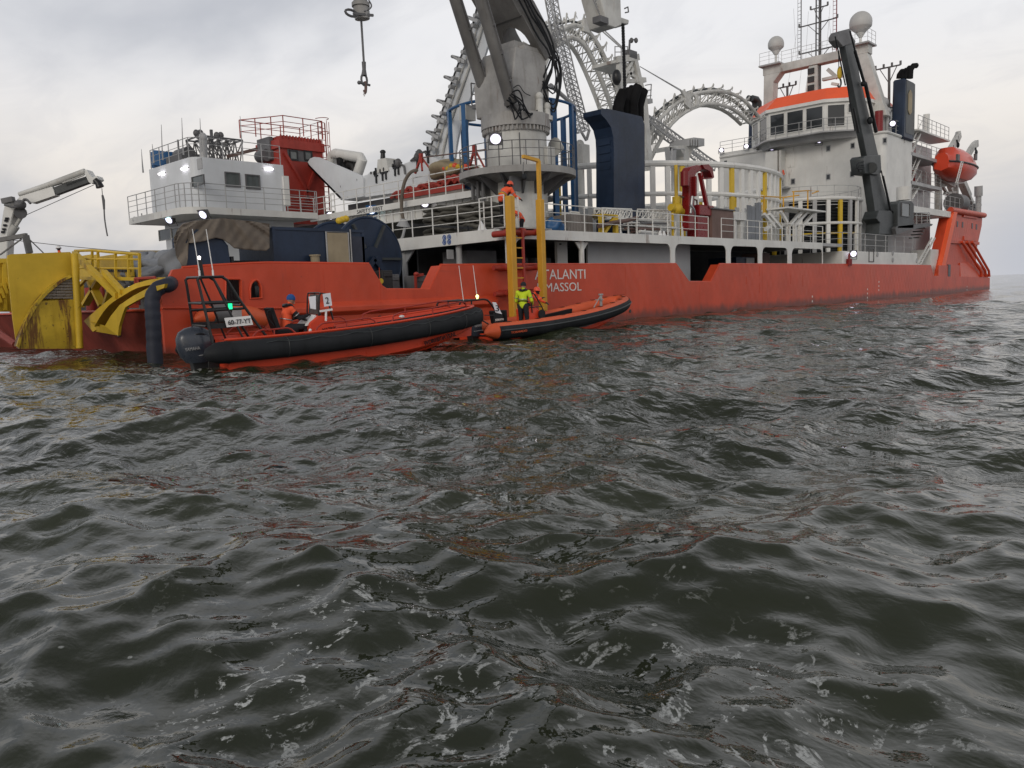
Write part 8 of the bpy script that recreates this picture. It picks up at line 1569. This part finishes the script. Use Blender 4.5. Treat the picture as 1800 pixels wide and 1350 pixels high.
    mb = MB(); mb.cyl((fs_-.40, -.35, zt), (fs_-.40, -.35, zt+.06), .03, n=8); mb.ell((fs_-.40, -.35, zt+.11), (.055, .055, .06), 10, 8); mb.build('stern_light', 'lampy', t_)
    mb = MB(); mb.hexa([V(q)+V((fs_, 0, 0)) for q in ((.12, -.68, .92), (.40, -.70, .85), (.40, -.69, .85), (.12, -.67, .92), (.0, -.66, 1.28), (.16, -.68, 1.26), (.16, -.67, 1.26), (.0, -.65, 1.28))]); mb.build('number_sheet', 'paper', t_)
    text('3', (fs_+.10, -.69, .97), (fs_+.25, -.705, .95), .2, (0, -1, .1), 'print_', t_)
    mb = MB(); mb.box((fs_+.08, -.66, .55), (fs_+.50, -.56, .90)); mb.build('black_bag', 'blk', t_, bevel=.03); text('SORENTO', (fs_+.10, -.665, .63), (fs_+.50, -.665, .64), .07, (0, -1, 0), 'wprint', t_)
    text('TORNADO', (.45, -hb-r-.03, .20), (1.25, -hb-r-.03, .22), .07, (0, -1, 0), 'borange', t_)
    for x in (1.05, 1.45):
        mb = MB(); mb.box((x, -.2, .18), (x+.3, .2, .55)); mb.hexa([(x-.05, -.2, .5), (x+.04, -.2, .5), (x+.04, .2, .5), (x-.05, .2, .5), (x-.12, -.22, .95), (x-.0, -.22, .97), (x-.0, .22, .97), (x-.12, .22, .95)]); mb.build('jockey_seat', 'blk', t_, bevel=.03)
    mb = MB(); mb.box((.3, -.6, .18), (2.2, -.35, .42)); mb.build('side_locker', 'blk', t_, bevel=.03)
    mb = MB(); mb.cyl((7.15, -.05, .75), (7.15, -.05, 1.32), .06, n=10); mb.cyl((7.15, -.05, 1.28), (7.15, -.05, 1.34), .1, n=10); mb.tube([(7.0, -.1, 1.2), (6.6, -.1, .8)], .02, 6); mb.bar((7.05, -.25, 1.1), (7.05, .15, 1.1), .04); mb.build('bow_post', 'lgrey', t_)
    mb = MB(); mb.tube(resample([(x, -y-.02, zf(x)+r*.55) for x, y in ol[::4]], 40), .014, 5); mb.build('grab_line', 'blkp', t_)
    outboard(t_, ex, 0, .45, .95, 'YAMAHA')
    rz = math.radians(-.0); base = V((SX, -3.0, -.02)); t_.location = base; t_.rotation_euler = (0, math.radians(-.5), rz)
    A1 = dict(STAND, head=(.10, 0, 1.60), chest=(.05, 0, 1.26), neck=(.09, 0, 1.47), shL=(.05, .21, 1.40), shR=(.05, -.21, 1.40), elL=(.1, .30, 1.1), elR=(.08, -.31, 1.1), wrL=(.32, .26, .98), wrR=(.30, -.24, .98))
    person('person seen from behind in bright yellow jacket and black trousers standing in the farther boat', base+V((2.35, -.15, .14)), math.radians(20), A1, dict(top='hivy', slv='hivy', leg='dcloth', boot='blkp', hand='skin', skin='skin'), 'dcloth', lifevest('blkp', 'blkp'), s=1.02)
    B1 = dict(BEND, neck=(.26, 0, 1.33), head=(.36, 0, 1.40))
    hp_ = P(944, 514, w=-2.75)
    person('person in orange helmet and orange jacket bending behind the console of the farther boat', V((hp_.x-.12, -2.75+.34, max(.15, hp_.z-1.46))), math.radians(-70), B1, dict(top='hivis', slv='hivis', leg='dcloth', boot='blkp', hand='blkp'), 'helm', None, s=1.0)
boat2()
# ---- people on the ship
C1 = dict(BEND, pelvis=(-.10, 0, .95), chest=(.10, 0, 1.22), neck=(.30, 0, 1.38), head=(.42, 0, 1.44), elL=(.42, .2, 1.2), wrL=(.68, .12, 1.22), elR=(.38, -.26, 1.05), wrR=(.62, -.28, .95))
p = P(886, 398, w=.1); person('person in orange helmet and jacket with black harness leaning right above the left yellow post', (p.x, .1, ZD+.14), 0, C1, dict(top='hivis', slv='hivis', leg='dcloth', boot='blkp', hand='blkp'), 'helm', lifevest('dcloth', 'yel'), s=1.08)
p = P(917, 398, w=.9); person('person in orange and dark red overalls crouching between the two yellow posts at the gate', (p.x, .9, ZD-.35), math.radians(150), BEND, dict(top='hivis', slv='red', leg='dcloth', boot='blkp', hand='blkp'), 'dcloth', None, s=.85)
p = P(1373, 300, s=SS-.6); person('person in orange jacket standing in the open doorway under the bridge', (SS-.62, p.y, DOORZ), math.radians(200), STAND, dict(top='hivis', slv='hivis', leg='dcloth', boot='blkp', hand='blkp'), 'dcloth', None, s=1.05)
q = P(104, 434, d=42); wp = thing('raised_platform', 'raised grey platform hidden behind the yellow chute plate', 'platform', (q.x, q.y, 1.47)); mb = MB(); mb.box((q.x-1.2, q.y-1.2, 1.47), (q.x+1.2, q.y+1.2, q.z-1.85)); mb.build('platform_body', 'dkgrey', wp)
person('person in white helmet and orange jacket whose head shows above the yellow chute plate', (q.x, q.y, q.z-1.85), math.radians(100), STAND, dict(top='hivis', slv='hivis', leg='dcloth', boot='blkp', hand='blkp'), 'wht', None, s=1.05)
